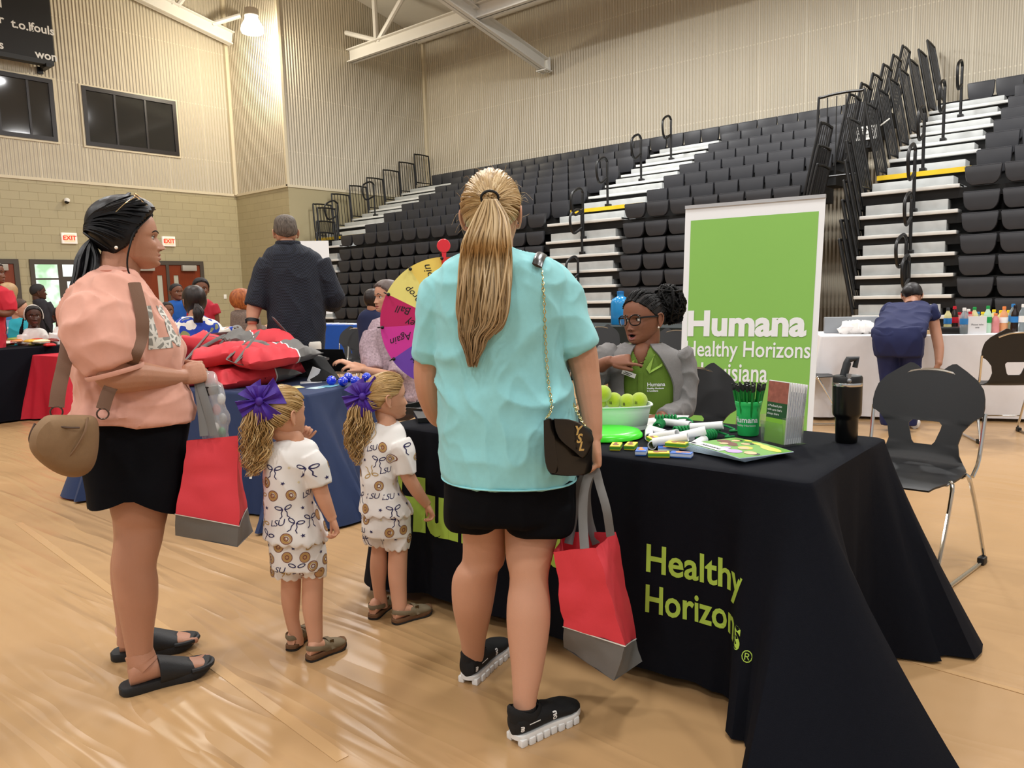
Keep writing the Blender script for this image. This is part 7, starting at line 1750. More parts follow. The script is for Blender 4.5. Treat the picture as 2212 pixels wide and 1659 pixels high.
for G_ in (dict(o=(1.565, 2.345), label='left little girl in white printed outfit with purple bow, hand at her chin', crown=837, eye=893, hx=611, yaw=36, size=.186,
        top=[(948, 606, 656, 0, .035), (954, 592, 672, 0, .05), (962, 581, 682, 0, .062), (980, 572, 688, 0, .078), (1016, 568, 682, 0, .085), (1046, 568, 676, 0, .088), (1075, 571, 676, 0, .09), (1100, 573, 686, 0, .092), (1125, 572, 699, 0, .1), (1150, 570, 706, 0, .108), (1160, 569, 708, 0, .11)],
        sho=[(1140, 578, 699, 0, .088), (1180, 580, 703, 0, .094), (1205, 581, 705, 0, .096), (1220, 582, 705, 0, .096)], legs=[[(1205, 582, 655, .03), (1235, 584, 655, .03), (1243, 585, 654, .03)], [(1205, 640, 705, -.02), (1232, 645, 705, -.02), (1240, 648, 704, -.02)]],
        sl=[(664, 985, -.04), (678, 1010, -.05), (690, 1047, -.055)], arm=[(684, 1015, -.05), (690, 1050, -.055), (702, 1085, -.06), (715, 1115, -.06), (719, 1122, -.06)], hand=(719, 1120, -.06),
        arm2=[(596, 990, .06), (622, 1010, .13), (640, 985, .15), (646, 955, .11), (648, 950, .1)], hand2=(648, 951, .1),
        leg=[[(1225, 604, 652, .03), (1248, 606.6, 651, .03), (1295, 607, 649, .04), (1337, 615, 646.7, .05), (1371, 624, 655, .06), (1390, 627, 656, .065)], [(1225, 652, 702, -.02), (1240, 653, 699, -.02), (1307, 652, 697, -.03), (1350, 659, 697, -.035), (1375, 664, 697, -.04), (1400, 667, 697, -.045)]],
        shoes=[((663, 1430), (746, 1394), (681, 1398, -.045), 'taupe clog on the near right foot of the left girl'), ((627, 1408), (668, 1364), (641, 1385, .065), 'taupe clog on the far left foot of the left girl')],
        tie=(553, 868), pony=[(868, 540, 558), (895, 530, 572), (925, 521, 582), (960, 522, 584), (990, 524, 578), (1010, 530, 566), (1028, 536, 556)], bow=(560, 866), bowl='purple ribbon bow in the hair of the left girl', seed=3),
    dict(o=(1.935, 2.345), label='right little girl in white printed outfit with purple bow, next to the black cloth', crown=803, eye=857, hx=835, yaw=14, size=.184,
        top=[(912, 812, 858, 0, .035), (919, 800, 868, 0, .05), (928, 793, 874, 0, .062), (949, 786, 876, 0, .078), (985, 780, 868, 0, .085), (1010, 778, 862, 0, .086), (1035, 776, 860, 0, .087), (1060, 778, 868, 0, .09), (1085, 776, 884, 0, .1), (1104, 774, 892, 0, .106)],
        sho=[(1085, 783, 884, 0, .086), (1110, 781, 888, 0, .092), (1135, 782, 888, 0, .094), (1150, 783, 888, 0, .094)], legs=[[(1135, 782, 842, .03), (1160, 784, 840, .03), (1172, 786, 838, .03)], [(1135, 826, 888, -.02), (1165, 828, 887, -.02), (1182, 832, 885, -.02)]],
        sl=[(862, 955, -.05), (872, 980, -.06), (878, 1024, -.07)], arm=[(872, 990, -.06), (880, 1025, -.07), (900, 1060, -.06), (920, 1087, -.04), (924, 1092, -.04)], hand=(923, 1090, -.04),
        arm2=[(805, 955, .08), (830, 990, .14), (850, 1010, .17), (868, 1020, .2), (870, 1021, .2)], hand2=(869, 1020, .2),
        leg=[[(1155, 800, 838, .03), (1177, 803, 836, .03), (1223, 799, 837, .035), (1265, 804, 833, .04), (1290, 808, 836, .05), (1310, 811, 838, .055)], [(1165, 838, 884, -.02), (1187, 839, 881, -.02), (1240, 838, 879, -.03), (1280, 843, 879, -.035), (1303, 846, 879, -.04), (1325, 848, 878, -.045)]],
        shoes=[((848, 1349), (932, 1322), (863, 1318, -.045), 'taupe clog on the near right foot of the right girl'), ((803, 1340), (847, 1300), (823, 1306, .055), 'taupe clog on the far left foot of the right girl')],
        tie=(778, 858), pony=[(858, 770, 786), (885, 752, 800), (915, 746, 806), (945, 744, 806), (970, 752, 804), (990, 762, 800), (1004, 770, 792)], bow=(783, 856), bowl='purple ribbon bow in the hair of the right girl', seed=8)):
    S = Stand(*G_['o']); p = S.p; T = thing('person', G_['label'], 'person', tuple(S.o)); body = MB(); arms = MB()
    fdir = S.r*math.cos(R(G_['yaw']))+S.n*math.sin(R(G_['yaw']))
    limb(arms, [p(*q) for q in G_['arm']], [.032, .029, .026, .019, .018]); ha = G_['hand']
    hand(arms, p(*ha), (p(*G_['arm'][-1])-p(*G_['arm'][-3]))*1.+np.array([0, 0, -.03]), -S.n*.2-S.r*.9+np.array([0, 0, -.3]), 1, .108, (.7, .8, .9, .9), .08, (.5, .4))
    limb(arms, [p(*q) for q in G_['arm2']], [.03, .027, .024, .018, .017]); hand(arms, p(*G_['hand2']), S.r*.5+np.array([0, 0, .8]), -S.n, 1, .105, (1.1, 1.1, 1.1, 1.1), .05)
    add_remeshed(body, arms, .0026, 4)
    for lg in G_['leg']: S.leg(body, lg)
    hd = Head(p(G_['hx'], G_['eye'], .01), fdir, (0, 0, 1), G_['size'], child=1., nose=.72, wide=1.12, brow=.5)
    nb_ = G_['top'][0]; limb(body, [p((nb_[1]+nb_[2])/2, nb_[0]+18, 0), p((nb_[1]+nb_[2])/2, nb_[0]-4, 0), hd.P(-.08, 0, -.35), hd.P(-.06, 0, -.2)], [.05, .036, .034, .036])
    hd.skin(body)
    feet = []
    for hl_, to_, an_, lb in G_['shoes']:
        hh, dd, ll, LL = clog(on_z(*hl_, 0), on_z(*to_, 0), p(*an_), .02, lb); bare_foot(body, hh+dd*.008, dd, ll, LL*.93, .018, p(*an_), .021, 1, False)
    body.build('body', [M_skC, M_lipA, M_eye, M_irisB, M_drk], T)
    sh = MB(); S.loft(sh, G_['top']); limb(sh, [p(*q) for q in G_['sl']], [.044, .05, .042], 18); a2 = G_['arm2']; limb(sh, [p(*a2[0]), p(*[.4*x+.6*y for x, y in zip(a2[0], a2[1])])], [.042, .045], 16)
    sh = remesh(sh, .0042, 4); wrinkle(sh, .0035, (11, 11, 7), G_['seed'])
    vv = np.array(sh.v); c0 = p((G_['top'][-1][1]+G_['top'][-1][2])/2, G_['top'][-1][0], 0)
    def scallop(mb, z_at, c_, k=9):
        for i, q in enumerate(mb.v):
            if abs(q[2]-z_at) < .02 and math.hypot(q[0]-c_[0], q[1]-c_[1]) > .05: an = math.atan2(q[1]-c_[1], q[0]-c_[0]); w = smooth01((z_at+.016-q[2])/.016); mb.v[i] = (q[0], q[1], q[2]-w*.012*(abs(math.sin(an*k/1.))-.5))
    scallop(sh, c0[2], c0, 8)
    bvt = bvh_of(sh); o = sh.build('top', M_gown, T); dress_print(T, o, bvt, S, c0, c0[2]+.01, p(620, G_['top'][3][0]+8, 0)[2], G_['seed'])
    # sleeve frill
    sk = MB(); S.loft(sk, G_['sho']); [S.leg(sk, q) for q in G_['legs']]; sk = remesh(sk, .0042, 4); wrinkle(sk, .0025, (12, 12, 6), G_['seed']+3)
    for q in G_['legs']: cc_ = p((q[-1][1]+q[-1][2])/2, q[-1][0], q[-1][3]); 
    for q in G_['legs']:
        cc_ = p((q[-1][1]+q[-1][2])/2, q[-1][0], q[-1][3])
        for i, v_ in enumerate(sk.v):
            dx_ = math.hypot(v_[0]-cc_[0], v_[1]-cc_[1])
            if abs(v_[2]-cc_[2]) < .012 and .03 < dx_ < .09: an = math.atan2(v_[1]-cc_[1], v_[0]-cc_[0]); sk.v[i] = (v_[0], v_[1], v_[2]-.01*(abs(math.sin(an*5))-.4))
    bvt = bvh_of(sk); o = sk.build('shorts', M_gown, T); dress_print(T, o, bvt, S, c0, p(620, G_['legs'][1][-1][0]+4, 0)[2], c0[2]+.01, G_['seed']+1)
    tie = p(*G_['tie'], -.0)-S.n*.03
    hb_ = hd.c-hd.f*.45*hd.s+hd.u*.12*hd.s
    off_t = (hb_-S.o)@S.n; tie = p(*G_['tie'], off_t-.01)
    tips = [(p((a+b)/2, y, off_t-.015), (b-a)/2/FOC*np.linalg.norm(S.o)*1.03) for y, a, b in G_['pony']]
    hairdo(T, hd, tie, tips, G_['seed'], (S.r, S.n))
    hair_bow(p(*G_['bow'], off_t-.03), S.r, np.array([0, 0, 1.]), -S.n*.8-hd.f*.2*0, G_['bowl'], [(.07, .03, .05, -.01), (-.068, -.025, .03, .0), (-.03, .05, .045, -.012), (.028, -.066, .045, .006), (.0, .052, .04, .0)])
    er = hd.P(-.03, -.345*1.1, -.19); MB().sphere(er, .0028, 8, 6).build('stud_earring', M_gold, T)
# ================================================================== THE OTHERS
def headings(S, yaw): a = R(yaw); return S.n*math.cos(a)+S.r*math.sin(a)      # 0 away from us, 90 to the right, 180 towards us
M_tr = mat('trousers_dark', '#15161b', .8)
M_skd = skinmat('skin_brown', '#6f4630'); M_skd2 = skinmat('skin_deep', '#4a2c1f'); M_lipd = mat('lips_brown', '#7a4238', .4)
HAIRLINE = {'short': ([0, .5, .9, 1.2, 1.45, 1.75, 2.2, 3.14], [.33, .31, .22, .12, .05, -.02, -.17, -.24]), 'full': ([0, .5, .9, 1.2, 1.45, 1.75, 2.2, 3.14], [.3, .27, .12, -.1, -.3, -.42, -.44, -.44]), 'crop': ([0, .5, .9, 1.2, 1.45, 1.75, 2.2, 3.14], [.34, .32, .24, .15, .05, .0, -.12, -.2])}
def hairfn(st): xs, zs = HAIRLINE[st]; return lambda z, ph: smooth01((z-np.interp(abs(ph), xs, zs))/.05+.5)
def figure(label, pos, head, hair, torso, shirt, arms, skin=None, lower='stand', pants=None, lips=None, neck=None, vox=.009, wr=.004, extra=None, sleeves=1.):
    """head = (px, py, size, yaw, off, {opts}); torso rows as in Stand.row; arms = [(points, radii, sleeve share, hand or None)]"""
    S = Stand(*pos); p = S.p; T = thing('person', label, 'person', tuple(S.o)); skin = skin or M_skB; body = MB(); pants = pants or M_tr
    hp = p(head[0], head[1], head[4]); hd = Head(hp, headings(S, head[3]), (0, 0, 1), head[2], **(head[5] if len(head) > 5 else {}))
    am = MB(); sl = MB()
    for pts, rad, sh_, hnd in arms:
        P_ = [p(*q) for q in pts]; limb(am, P_, rad, 14)
        if hnd: d_ = P_[-1]-P_[-2]; hand(am, P_[-1], d_, V3(hnd[0]) @ np.array([S.r, S.n, [0, 0, 1.]]) if True else None, hnd[1], .17*head[2]/.225, hnd[2], .08, (.5, .4))
        n_ = max(2, int(round((len(P_)-1)*sh_))+1); limb(sl, P_[:n_], [(r if not hasattr(r, '__len__') else r[0])*1.28+.008 for r in rad[:n_]], 16)
    if am.f: add_remeshed(body, am, min(vox, .006), 3)
    t0 = torso[0]; nc = p((t0[1]+t0[2])/2, t0[0]+6, t0[3]); limb(body, [nc, hd.P(-.12, 0, -.42), hd.P(-.1, 0, -.2)], [.06*head[2]/.225, .052*head[2]/.225, .05*head[2]/.225])
    hd.skin(body, 48); body.build('body', [skin, lips or M_lipA, M_eye, M_irisB, M_drk], T)
    sh = MB(); S.loft(sh, torso); sh.add(sl.v, sl.f); sh = remesh(sh, vox, 4); wrinkle(sh, wr, (9, 9, 6), int(head[0])); so = sh.build('shirt', shirt, T)
    if hair:
        hb = MB(); hd.hair_cap(hb, hairfn(hair[1]), hair[2], hair[3] if len(hair) > 3 else None, 48)
        hb.build('hair', hair[0], T)
    tb = torso[-1]; hip = p((tb[1]+tb[2])/2, tb[0], tb[3]); w = np.linalg.norm(p(tb[2], tb[0], tb[3])-p(tb[1], tb[0], tb[3]))/2
    if lower == 'stand':
        lg = MB()
        for sd in (-1, 1):
            c = hip+S.r*sd*w*.45; f_ = np.array([c[0], c[1], .07]); limb(lg, [c+[0, 0, .08], c*.5+f_*.5+[0, 0, hip[2]*.02], f_], [w*.56, w*.4, w*.28], 14)
        lg.build('trousers', pants, T); fd = headings(S, head[3])
        for sd in (-1, 1): 
            c = hip+S.r*sd*w*.45; h_, d_, l_, L_ = foot_frame((c[0]-fd[0]*.07, c[1]-fd[1]*.07, 0), (c[0]+fd[0]*.19, c[1]+fd[1]*.19, 0)); MB().loft([foot_ring(h_, d_, l_, a, ww, 0, t_, L_, 18) for a, ww, t_ in ((.0, .02, .06), (.1, .036, .09), (.3, .038, .1), (.6, .044, .07), (.85, .04, .05), (1., .015, .03))]).build('shoe', mat('shoe_dark', '#141414', .6), T)
    elif lower == 'sit':
        lg = MB(); fd = headings(S, extra if extra is not None else head[3]); fd = fd/np.linalg.norm(fd); sd_ = np.array([-fd[1], fd[0], 0]); sz = .5
        S.loft(lg, [(tb[0]-2, tb[1], tb[2], tb[3], tb[4])]+[]) if False else None
        for s_ in (-1, 1):
            c = np.array([hip[0], hip[1], sz])+sd_*s_*w*.5; k = c+fd*.42; f_ = np.array([k[0], k[1], .07]); limb(lg, [c+[0, 0, max(.02, hip[2]-sz)*.6], c, c+fd*.25, k, k*.5+f_*.5, f_], [w*.55, w*.5, .075, .062, .052, .042], 14)
        lg.build('trousers', pants, T)
        for s_ in (-1, 1):
            c = np.array([hip[0], hip[1], 0])+sd_*s_*w*.5+fd*.42; h_, d_, l_, L_ = foot_frame((c[0]-fd[0]*.06, c[1]-fd[1]*.06, 0), (c[0]+fd[0]*.19, c[1]+fd[1]*.19, 0)); MB().loft([foot_ring(h_, d_, l_, a, ww, 0, t_, L_, 18) for a, ww, t_ in ((.0, .02, .06), (.1, .036, .09), (.3, .038, .1), (.6, .044, .07), (.85, .04, .05), (1., .015, .03))]).build('shoe', mat('shoe_dark', '#141414'), T)
    return T, S, hd, so, sh

# ---- the woman with glasses, seated behind the black table
S = Stand(3.14, 1.80); p = S.p
T = thing('person', 'seated woman with black glasses and braids, grey cardigan over a green polo, gesturing', 'person', tuple(S.o))
M_skw = skinmat('skin_warm_brown', '#855640'); body = MB(); arms = MB()
hr = .78
limb(arms, [p(1312, 770, -.02), p(1296, 800, -.04), p(1284, 815, -.08), p(1292, 795, -.13), p(1312, 782, -.17), p(1322, 780, -.18)], [.05, .045, .04, .035, .026, .024])
hand(arms, p(1320, 780, -.18), S.r*.95-S.n*.15+np.array([0, 0, .08]), -np.array([0, 0, 1.])*.75+S.n*.55, -1, .165, (.12, 1.35, 1.4, 1.3), .1, (.35, .4))
limb(arms, [p(1475, 785, .0), p(1480, 835, -.02), p(1474, 880, -.06), p(1445, 897, -.18), p(1425, 902, -.24)], [.05, .046, .042, .03, .026])
hand(arms, p(1424, 902, -.245), -S.r*.8-S.n*.5, -np.array([0, 0, 1.]), 1, .165, .3, .1)
add_remeshed(body, arms, .0032, 4)
hd = Head(p(1389, 688, -.02), -S.n*math.cos(R(38))-S.r*math.sin(R(38)), np.array([0, 0, 1.])-S.r*.06, .232, open=.7, wide=1.02, nose=.95, lid=.42, gaze=(-.25, -.1), brow=.8)
limb(body, [p(1392, 790, -.0), p(1390, 755, -.01), hd.P(-.1, 0, -.42), hd.P(-.08, 0, -.15)], [.1, .062, .056, .06])
body.sphere(p(1386, 770, -.055), (.06, .05, .07), 16, 12)
hd.skin(body); body.build('body', [M_skw, mat('lips_plum', '#84473f', .35), M_eye, M_irisB, M_drk], T)
rows = [(742, 1352, 1428, 0, .07), (750, 1332, 1446, .0, .1), (765, 1316, 1468, .0, .12), (790, 1312, 1476, .0, .13), (831, 1318, 1480, .0, .13), (870, 1322, 1478, .0, .13), (905, 1324, 1476, .0, .13), (925, 1324, 1476, .0, .13)]
po = MB(); S.loft(po, [(y, a+5, b-5, o_, d_*.94) for y, a, b, o_, d_ in rows]); po = remesh(po, .006, 3)
M_polo = mat('polo_green', '#5f7d22', .7, var=.06, vscale=40, bump=.2, bscale=400); M_polol = mat('polo_collar', '#8fb04a', .7)
# open neck of the polo
fdir = -S.n*math.cos(R(14))-S.r*math.sin(R(14)); vn = p(1384, 796, -.13)
pv = MB(); pv.add(po.v, [f for f in po.f if not (lambda c: (c[2] > vn[2] and abs((c-vn)@S.r+.02*0) < (c[2]-vn[2])*.42+.002 and (c-S.o)@S.n < -.02))(np.mean([np.array(po.v[i]) for i in f], axis=0))]); po_o = pv.build('polo_shirt', M_polo, T)
bvp = bvh_of(po)
def stick(pt, lift=.004, d=S.n):
    h = bvp.ray_cast(Vector(V3(pt)-d*.5), Vector(d), 1.); return (np.array(h[0])-d*lift) if h[0] is not None else V3(pt)
for pts in ([(1357, 742), (1372, 738), (1372, 775), (1366, 792), (1352, 782), (1354, 760)], [(1418, 735), (1430, 745), (1430, 785), (1403, 800), (1396, 790), (1412, 765)]):
    q = [stick(p(a, b, 0), .012) for a, b in pts]; mb = MB(); n_ = len(q); mb.add(q+[x+S.n*.006 for x in q], [tuple(range(n_)), tuple(range(2*n_-1, n_-1, -1))]+[(i, (i+1) % n_, n_+(i+1) % n_, n_+i) for i in range(n_)]); mb.build('collar', M_polol, po_o, smooth=False)
MB().tube([stick(p(1385, 798, 0), .003), stick(p(1384, 830, 0), .003), stick(p(1386, 870, 0), .003)], [(.012, .002)]*3, 6, upv=-S.n).build('placket', M_polo, po_o)
t = MB()
def on_polo(px, py):
    o_ = p(px, py, 0)
    return lambda u, v: stick(o_+S.r*u+np.array([0, 0, v]), .002)
for s_, y, z in (('Humana', 824, .024), ('Healthy Horizons', 832, .0105), ('in Louisiana', 837, .0105)):
    vs, fs = text_polys(s_, z, .0004, 0, 1, 'LEFT'); f_ = on_polo(1398, y); t.add([f_(a, b) for a, b in vs], fs)
t.build('embroidery', mat('white_print', '#eceef0'), po_o, smooth=False)
bd = stick(p(1360, 801, 0), .02); e1 = S.r*.93-np.array([0, 0, .37]); e2 = S.r*.37+np.array([0, 0, .93])
K = thing('name_badge', 'white name badge pinned on the green polo', 'badge', tuple(bd)); MB().add([bd-e1*.032-e2*.01, bd+e1*.032-e2*.01, bd+e1*.032+e2*.01, bd-e1*.032+e2*.01]+[x+S.n*.003 for x in (bd-e1*.032-e2*.01, bd+e1*.032-e2*.01, bd+e1*.032+e2*.01, bd-e1*.032+e2*.01)], [(0, 1, 2, 3), (7, 6, 5, 4), (0, 4, 5, 1), (1, 5, 6, 2), (2, 6, 7, 3), (3, 7, 4, 0)]).build('plate', mat('badge_white', '#eceae6', .4), K, smooth=False)
mb = MB(); [mb.add([bd+e1*a-S.n*.001+e2*b, bd+e1*c-S.n*.001+e2*b, bd+e1*c-S.n*.001+e2*(b+.003), bd+e1*a-S.n*.001+e2*(b+.003)], [(0, 1, 2, 3)]) for a, c, b in ((-.02, .015, .001), (-.025, .01, -.006))]; mb.build('printed_lines', mat('sign_black', '#161616'), K, smooth=False)
# cardigan: open in front
gr = []; C0 = np.array(cr([np.array(r_, float) for r_ in rows], 4))
for y, a, b, o_, d_ in C0:
    pa, pb = p(a, y, o_), p(b, y, o_); c, u = (pa+pb)/2, (pb-pa)/2; g = .30+.30*smooth01((y-745)/90); ln = []
    for q in np.linspace(-PI/2+g*1.15, 1.5*PI-g*1.0, 40): co, si = math.cos(q), math.sin(q); ln.append(c+u*1.02*math.copysign(abs(co)**.87, co)+S.n*math.copysign(abs(si)**.87, si)*(d_*1.06))
    gr.append(ln)
M_card = mat('grey_knit', '#7e7c7b', .9, var=.1, vscale=90, bump=.3, bscale=500)
cd = MB().sheet(gr, .01); wrinkle(cd, .002, (14, 14, 10), 4); co_ = cd.build('cardigan', M_card, T)
sl = MB(); limb(sl, [p(1325, 765, 0), p(1312, 775, -.02), p(1296, 802, -.04), p(1283, 817, -.08), p(1289, 800, -.12), p(1296, 793, -.14)], [.07, .068, .06, .054, .045, .04], 18)
limb(sl, [p(1460, 765, 0), p(1472, 785, .0), p(1479, 835, -.02), p(1474, 880, -.06), p(1447, 895, -.17), p(1432, 900, -.22)], [.075, .068, .062, .056, .043, .036], 18)
sl = remesh(sl, .006, 4); wrinkle(sl, .004, (16, 16, 12), 6); sl.build('cardigan_sleeves', M_card, co_)
# braids
hb = MB(); M_br = mat('braids_black', '#060505', .6, spec=.25); tie = p(1428, 655, .07); rnd = random.Random(6)
hd.hair_cap(hb, lambda z, ph: smooth01((z-np.interp(abs(ph), [0, .5, .9, 1.2, 1.45, 1.75, 2.2, 3.14], [.34, .31, .22, .12, .03, -.02, -.15, -.2]))/.04+.5), .012); hb.build('scalp', mat('scalp_dark', '#120d0b', .7), T)
def braid(mb, pts, r=.0045):
    P_ = cr(pts, 9); m = len(P_); mb.tube(P_, [r*(1+.28*math.sin(i*2.4))*(.75+.25*min(1, i/6)) for i in range(m)], 6)
hb = MB()
for k in range(85):
    ph = rnd.choice((-1, 1))*rnd.uniform(.0, 2.4); zl = np.interp(abs(ph), [0, .5, .9, 1.2, 1.45, 1.75, 2.2, 3.14], [.36, .33, .24, .14, .05, .0, -.13, -.2]); st = hd.on_scalp(zl if rnd.random() < .6 else rnd.uniform(zl, .45), ph, .02); pts = [st]
    for t in (.3, .6, .85):
        v = (st-hd.c)*(1-t)+(tie-hd.c)*t; dl = v/np.linalg.norm(v); x_, y_, z_ = dl@hd.f, dl@hd.l, dl@hd.u; rad = 1/math.sqrt((x_/.47)**2+(y_/.355)**2+(z_/.52)**2)*hd.s; pts.append(hd.c+dl*max(rad*(1.05+.05*rnd.random()), np.linalg.norm(v)))
    braid(hb, pts+[tie])
hb.build('braids', M_br, T); hb = MB(); bc_ = p(1443, 657, .08)
hb.sphere(bc_, (.07, .07, .075), 20, 14)
for k in range(80):
    a = rnd.uniform(0, 6.28); ax = np.array([rnd.gauss(0, 1) for _ in range(3)]); ax /= np.linalg.norm(ax); e1_ = np.cross(ax, [.3, .5, .8]); e1_ /= np.linalg.norm(e1_); e2_ = np.cross(ax, e1_); rr = rnd.uniform(.068, .086); braid(hb, [bc_+ax*rnd.uniform(-.02, .02)+(e1_*math.cos(a+t)+e2_*math.sin(a+t))*rr*np.array([.95, .95, 1.1]) for t in np.linspace(0, 3.2, 7)], .005)
for k in range(6): braid(hb, [p(1462+rnd.uniform(-6, 6), 640, .07), p(1472, 665+k*4, .07), p(1474-3*k, 690, .06), p(1464-4*k, 697+k, .05)], .004)
hb.build('braided_bun', M_br, T)
# glasses, earrings, necklace
Gg = thing('eyeglasses', 'thick black-framed glasses worn by the seated woman', 'glasses', tuple(hd.P(.46, 0, .0))); M_fr = mat('frame_black', '#0b0b0c', .25)
for sd in (-1, 1):
    c = hd.P(.435, sd*.15, -.012); e1 = hd.l*.97-hd.f*.2*sd; e1 /= np.linalg.norm(e1); e2 = hd.u; ring = [c+e1*.118*hd.s*math.copysign(abs(math.cos(q))**.8, math.cos(q))+e2*hd.s*.098*math.copysign(abs(math.sin(q))**.85, math.sin(q))*(1.05 if math.sin(q) > 0 else .95) for q in np.linspace(0, 2*PI, 28, endpoint=False)]
    MB().tube(ring, .0028, 6, closed=True).build('rim', M_fr, Gg); MB().add([c]+ring, [(0, 1+i, 1+(i+1) % 28) for i in range(28)]).build('lens', mat('lens_clear', '#ffffff', .02, trans=1., alpha=.18), Gg)
    MB().tube(cr([c+e1*sd*.118*hd.s+e2*.05*hd.s, hd.P(.36, sd*.31, .04), hd.P(.15, sd*.352, .035), hd.P(-.06, sd*.36, .02)], 5), [(.0022, .0045)]*16, 6, upv=hd.u).build('temple', M_fr, Gg)
MB().tube(cr([hd.P(.46, -.04, .02), hd.P(.478, 0, .03), hd.P(.46, .04, .02)], 4), .003, 6).build('bridge', M_fr, Gg)
for sd in (-1, 1): MB().sphere(hd.P(.0, sd*.37, -.19), .0045, 10, 8).build('stud_earring', mat('pearl', '#efe7da'), T)
nk = [p(1368, 762, -.07), p(1372, 775, -.095), p(1384, 783, -.11), p(1398, 778, -.1), p(1406, 764, -.075)]; MB().tube(cr(nk, 6), .0014, 6).build('necklace', M_gold, T)
# lap
lg = MB(); fd = -S.n
for s_ in (-1, 1): c = p(1400, 960, .0); c = np.array([c[0], c[1], .5])+S.r*s_*.09; k = c+np.array([-.36, -.06, 0]); limb(lg, [c+[0, 0, .15], c, k, np.array([k[0], k[1], .25]), np.array([k[0], k[1], .03])], [.1, .095, .065, .05, .045], 14)
lg.build('trousers', M_tr, T)

# ---- man in the dark shirt
def plaid():
    m = mat('dark_plaid', '#1b1f2b', .85); nt, b = nodes_of(m); tc = nt.nodes.new('ShaderNodeTexCoord'); br = nt.nodes.new('ShaderNodeTexChecker'); br.inputs['Scale'].default_value = 90; br.inputs[1].default_value = (*hexc('#14171f'), 1); br.inputs[2].default_value = (*hexc('#262b38'), 1); nt.links.new(tc.outputs['Object'], br.inputs[0]); nt.links.new(br.outputs[0], b.inputs['Base Color']); return m
M_plaid = plaid()
f = figure('tall man seen from behind in a dark checked shirt', (3.30, 5.02), (617, 502, .225, -6, .0, dict(wide=1.05)), (hairmat('hair_greying', '#3b322b', '#6f6459', .6, (120, 120, 30)), 'crop', .03, lambda z, ph: .05*smooth01((z-.2)/.25)),
       [(521, 600, 642, 0, .06), (529, 590, 655, 0, .08), (540, 576, 674, 0, .11), (556, 566, 694, 0, .135), (590, 568, 700, 0, .15), (640, 576, 702, 0, .155), (690, 577, 704, 0, .16), (735, 577, 702, 0, .165), (790, 578, 700, 0, .165)], M_plaid,
       [([(588, 570, .0), (566, 612, .0), (550, 662, -.02), (545, 690, -.05), (545, 700, -.06)], [.075, .064, .056, .04, .036], .5, ((0, .3, -1), -1, .4)), ([(684, 568, .0), (706, 610, .0), (722, 648, .02), (700, 655, .2), (680, 650, .3)], [.075, .064, .056, .042, .036], .75, None)], M_skB, 'stand', mat('trousers_charcoal', '#191a1d', .85), vox=.008, wr=.004)
MB().tube([q for q in f[1].row(526, 597, 647, 0, .078, 2.1, 24)], [(.01, .018)]*24, 8, closed=True, upv=(0, 0, 1)).build('collar', M_plaid, f[3])
W_ = thing('wristwatch', 'dark watch on the left wrist of the tall man', 'watch', tuple(f[1].p(545, 694, -.055))); a, b = f[1].p(546, 688, -.05), f[1].p(545, 698, -.06); dd = (b-a)/np.linalg.norm(b-a); MB().lathe([(.043, -.012), (.046, -.012), (.046, .012), (.043, .012)], (a+b)/2, 20, tuple(dd), cap=False).build('band', mat('watch_black', '#111114', .4), W_); MB().box((a+b)/2-f[1].r*.045, (.012, .034, .034), rz=math.atan2(f[1].r[1], f[1].r[0]), bev=.003).build('case', mat('watch_steel', '#2b2d30', .3, .6), W_)

# ---- person bending over behind the drinks table side
S = Stand(7.22, 1.66); p = S.p
T = thing('person', 'person in navy scrubs bending toward the drinks table, seen from behind', 'person', tuple(S.o)); M_scrub = mat('scrubs_navy', '#141d4a', .8, var=.08, vscale=30)
tp = MB(); S.loft(tp, [(652, 1935, 1992, .52, .07), (656, 1925, 2003, .46, .1), (666, 1912, 2012, .36, .13), (682, 1899, 2012, .22, .15), (700, 1888, 2008, .08, .16), (716, 1883, 2002, .0, .165), (728, 1885, 1998, -.02, .165)])
limb(tp, [p(2002, 668, .42), p(2012, 680, .42), p(2018, 690, .42)], [.08, .075, .07], 16); limb(tp, [p(1925, 668, .44), p(1915, 690, .55)], [.08, .07], 14); tp = remesh(tp, .009, 5); wrinkle(tp, .008, (6, 6, 8), 5); tp.build('scrub_top', M_scrub, T)
lg = MB(); S.loft(lg, [(705, 1888, 2000, .0, .15), (725, 1885, 1998, -.03, .165), (745, 1886, 1996, -.03, .165), (768, 1890, 1994, -.02, .15)])
for a, b in ((1893, 1944), (1940, 1992)):
    m_ = (a+b)/2; S.loft(lg, [(755, a, b, -.01, .11), (800, a+6, b-2, .02, .1), (850, a+10, b-3, .03, .085), (900, m_-17, m_+17, .02, .075), (918, m_-15, m_+15, .02, .07)])
lg = remesh(lg, .01, 4); wrinkle(lg, .005, (8, 8, 4), 7); lg.build('scrub_trousers', M_scrub, T)
body = MB(); am = MB(); limb(am, [p(2014, 685, .42), p(2022, 720, .36), p(2028, 752, .28), p(2028, 780, .2), p(2027, 788, .18)], [.05, .046, .042, .03, .028]); hand(am, p(2027, 787, .18), np.array([0, 0, -1.])-S.r*.3, -S.r*.7+S.n*.5, 1, .17, .3, .15); add_remeshed(body, am, .006, 3)
limb(am, [p(1918, 690, .5), p(1910, 715, .6)], [.045, .04])
hd = Head(p(1970, 640, .62), S.n*.7-np.array([0, 0, .7]), S.n*.7+np.array([0, 0, .7]), .225); limb(body, [p(1968, 660, .5), hd.P(-.1, 0, -.3)], [.06, .055]); hd.skin(body, 40); body.build('body', [M_skA, M_lipA, M_eye, M_irisB, M_drk], T)
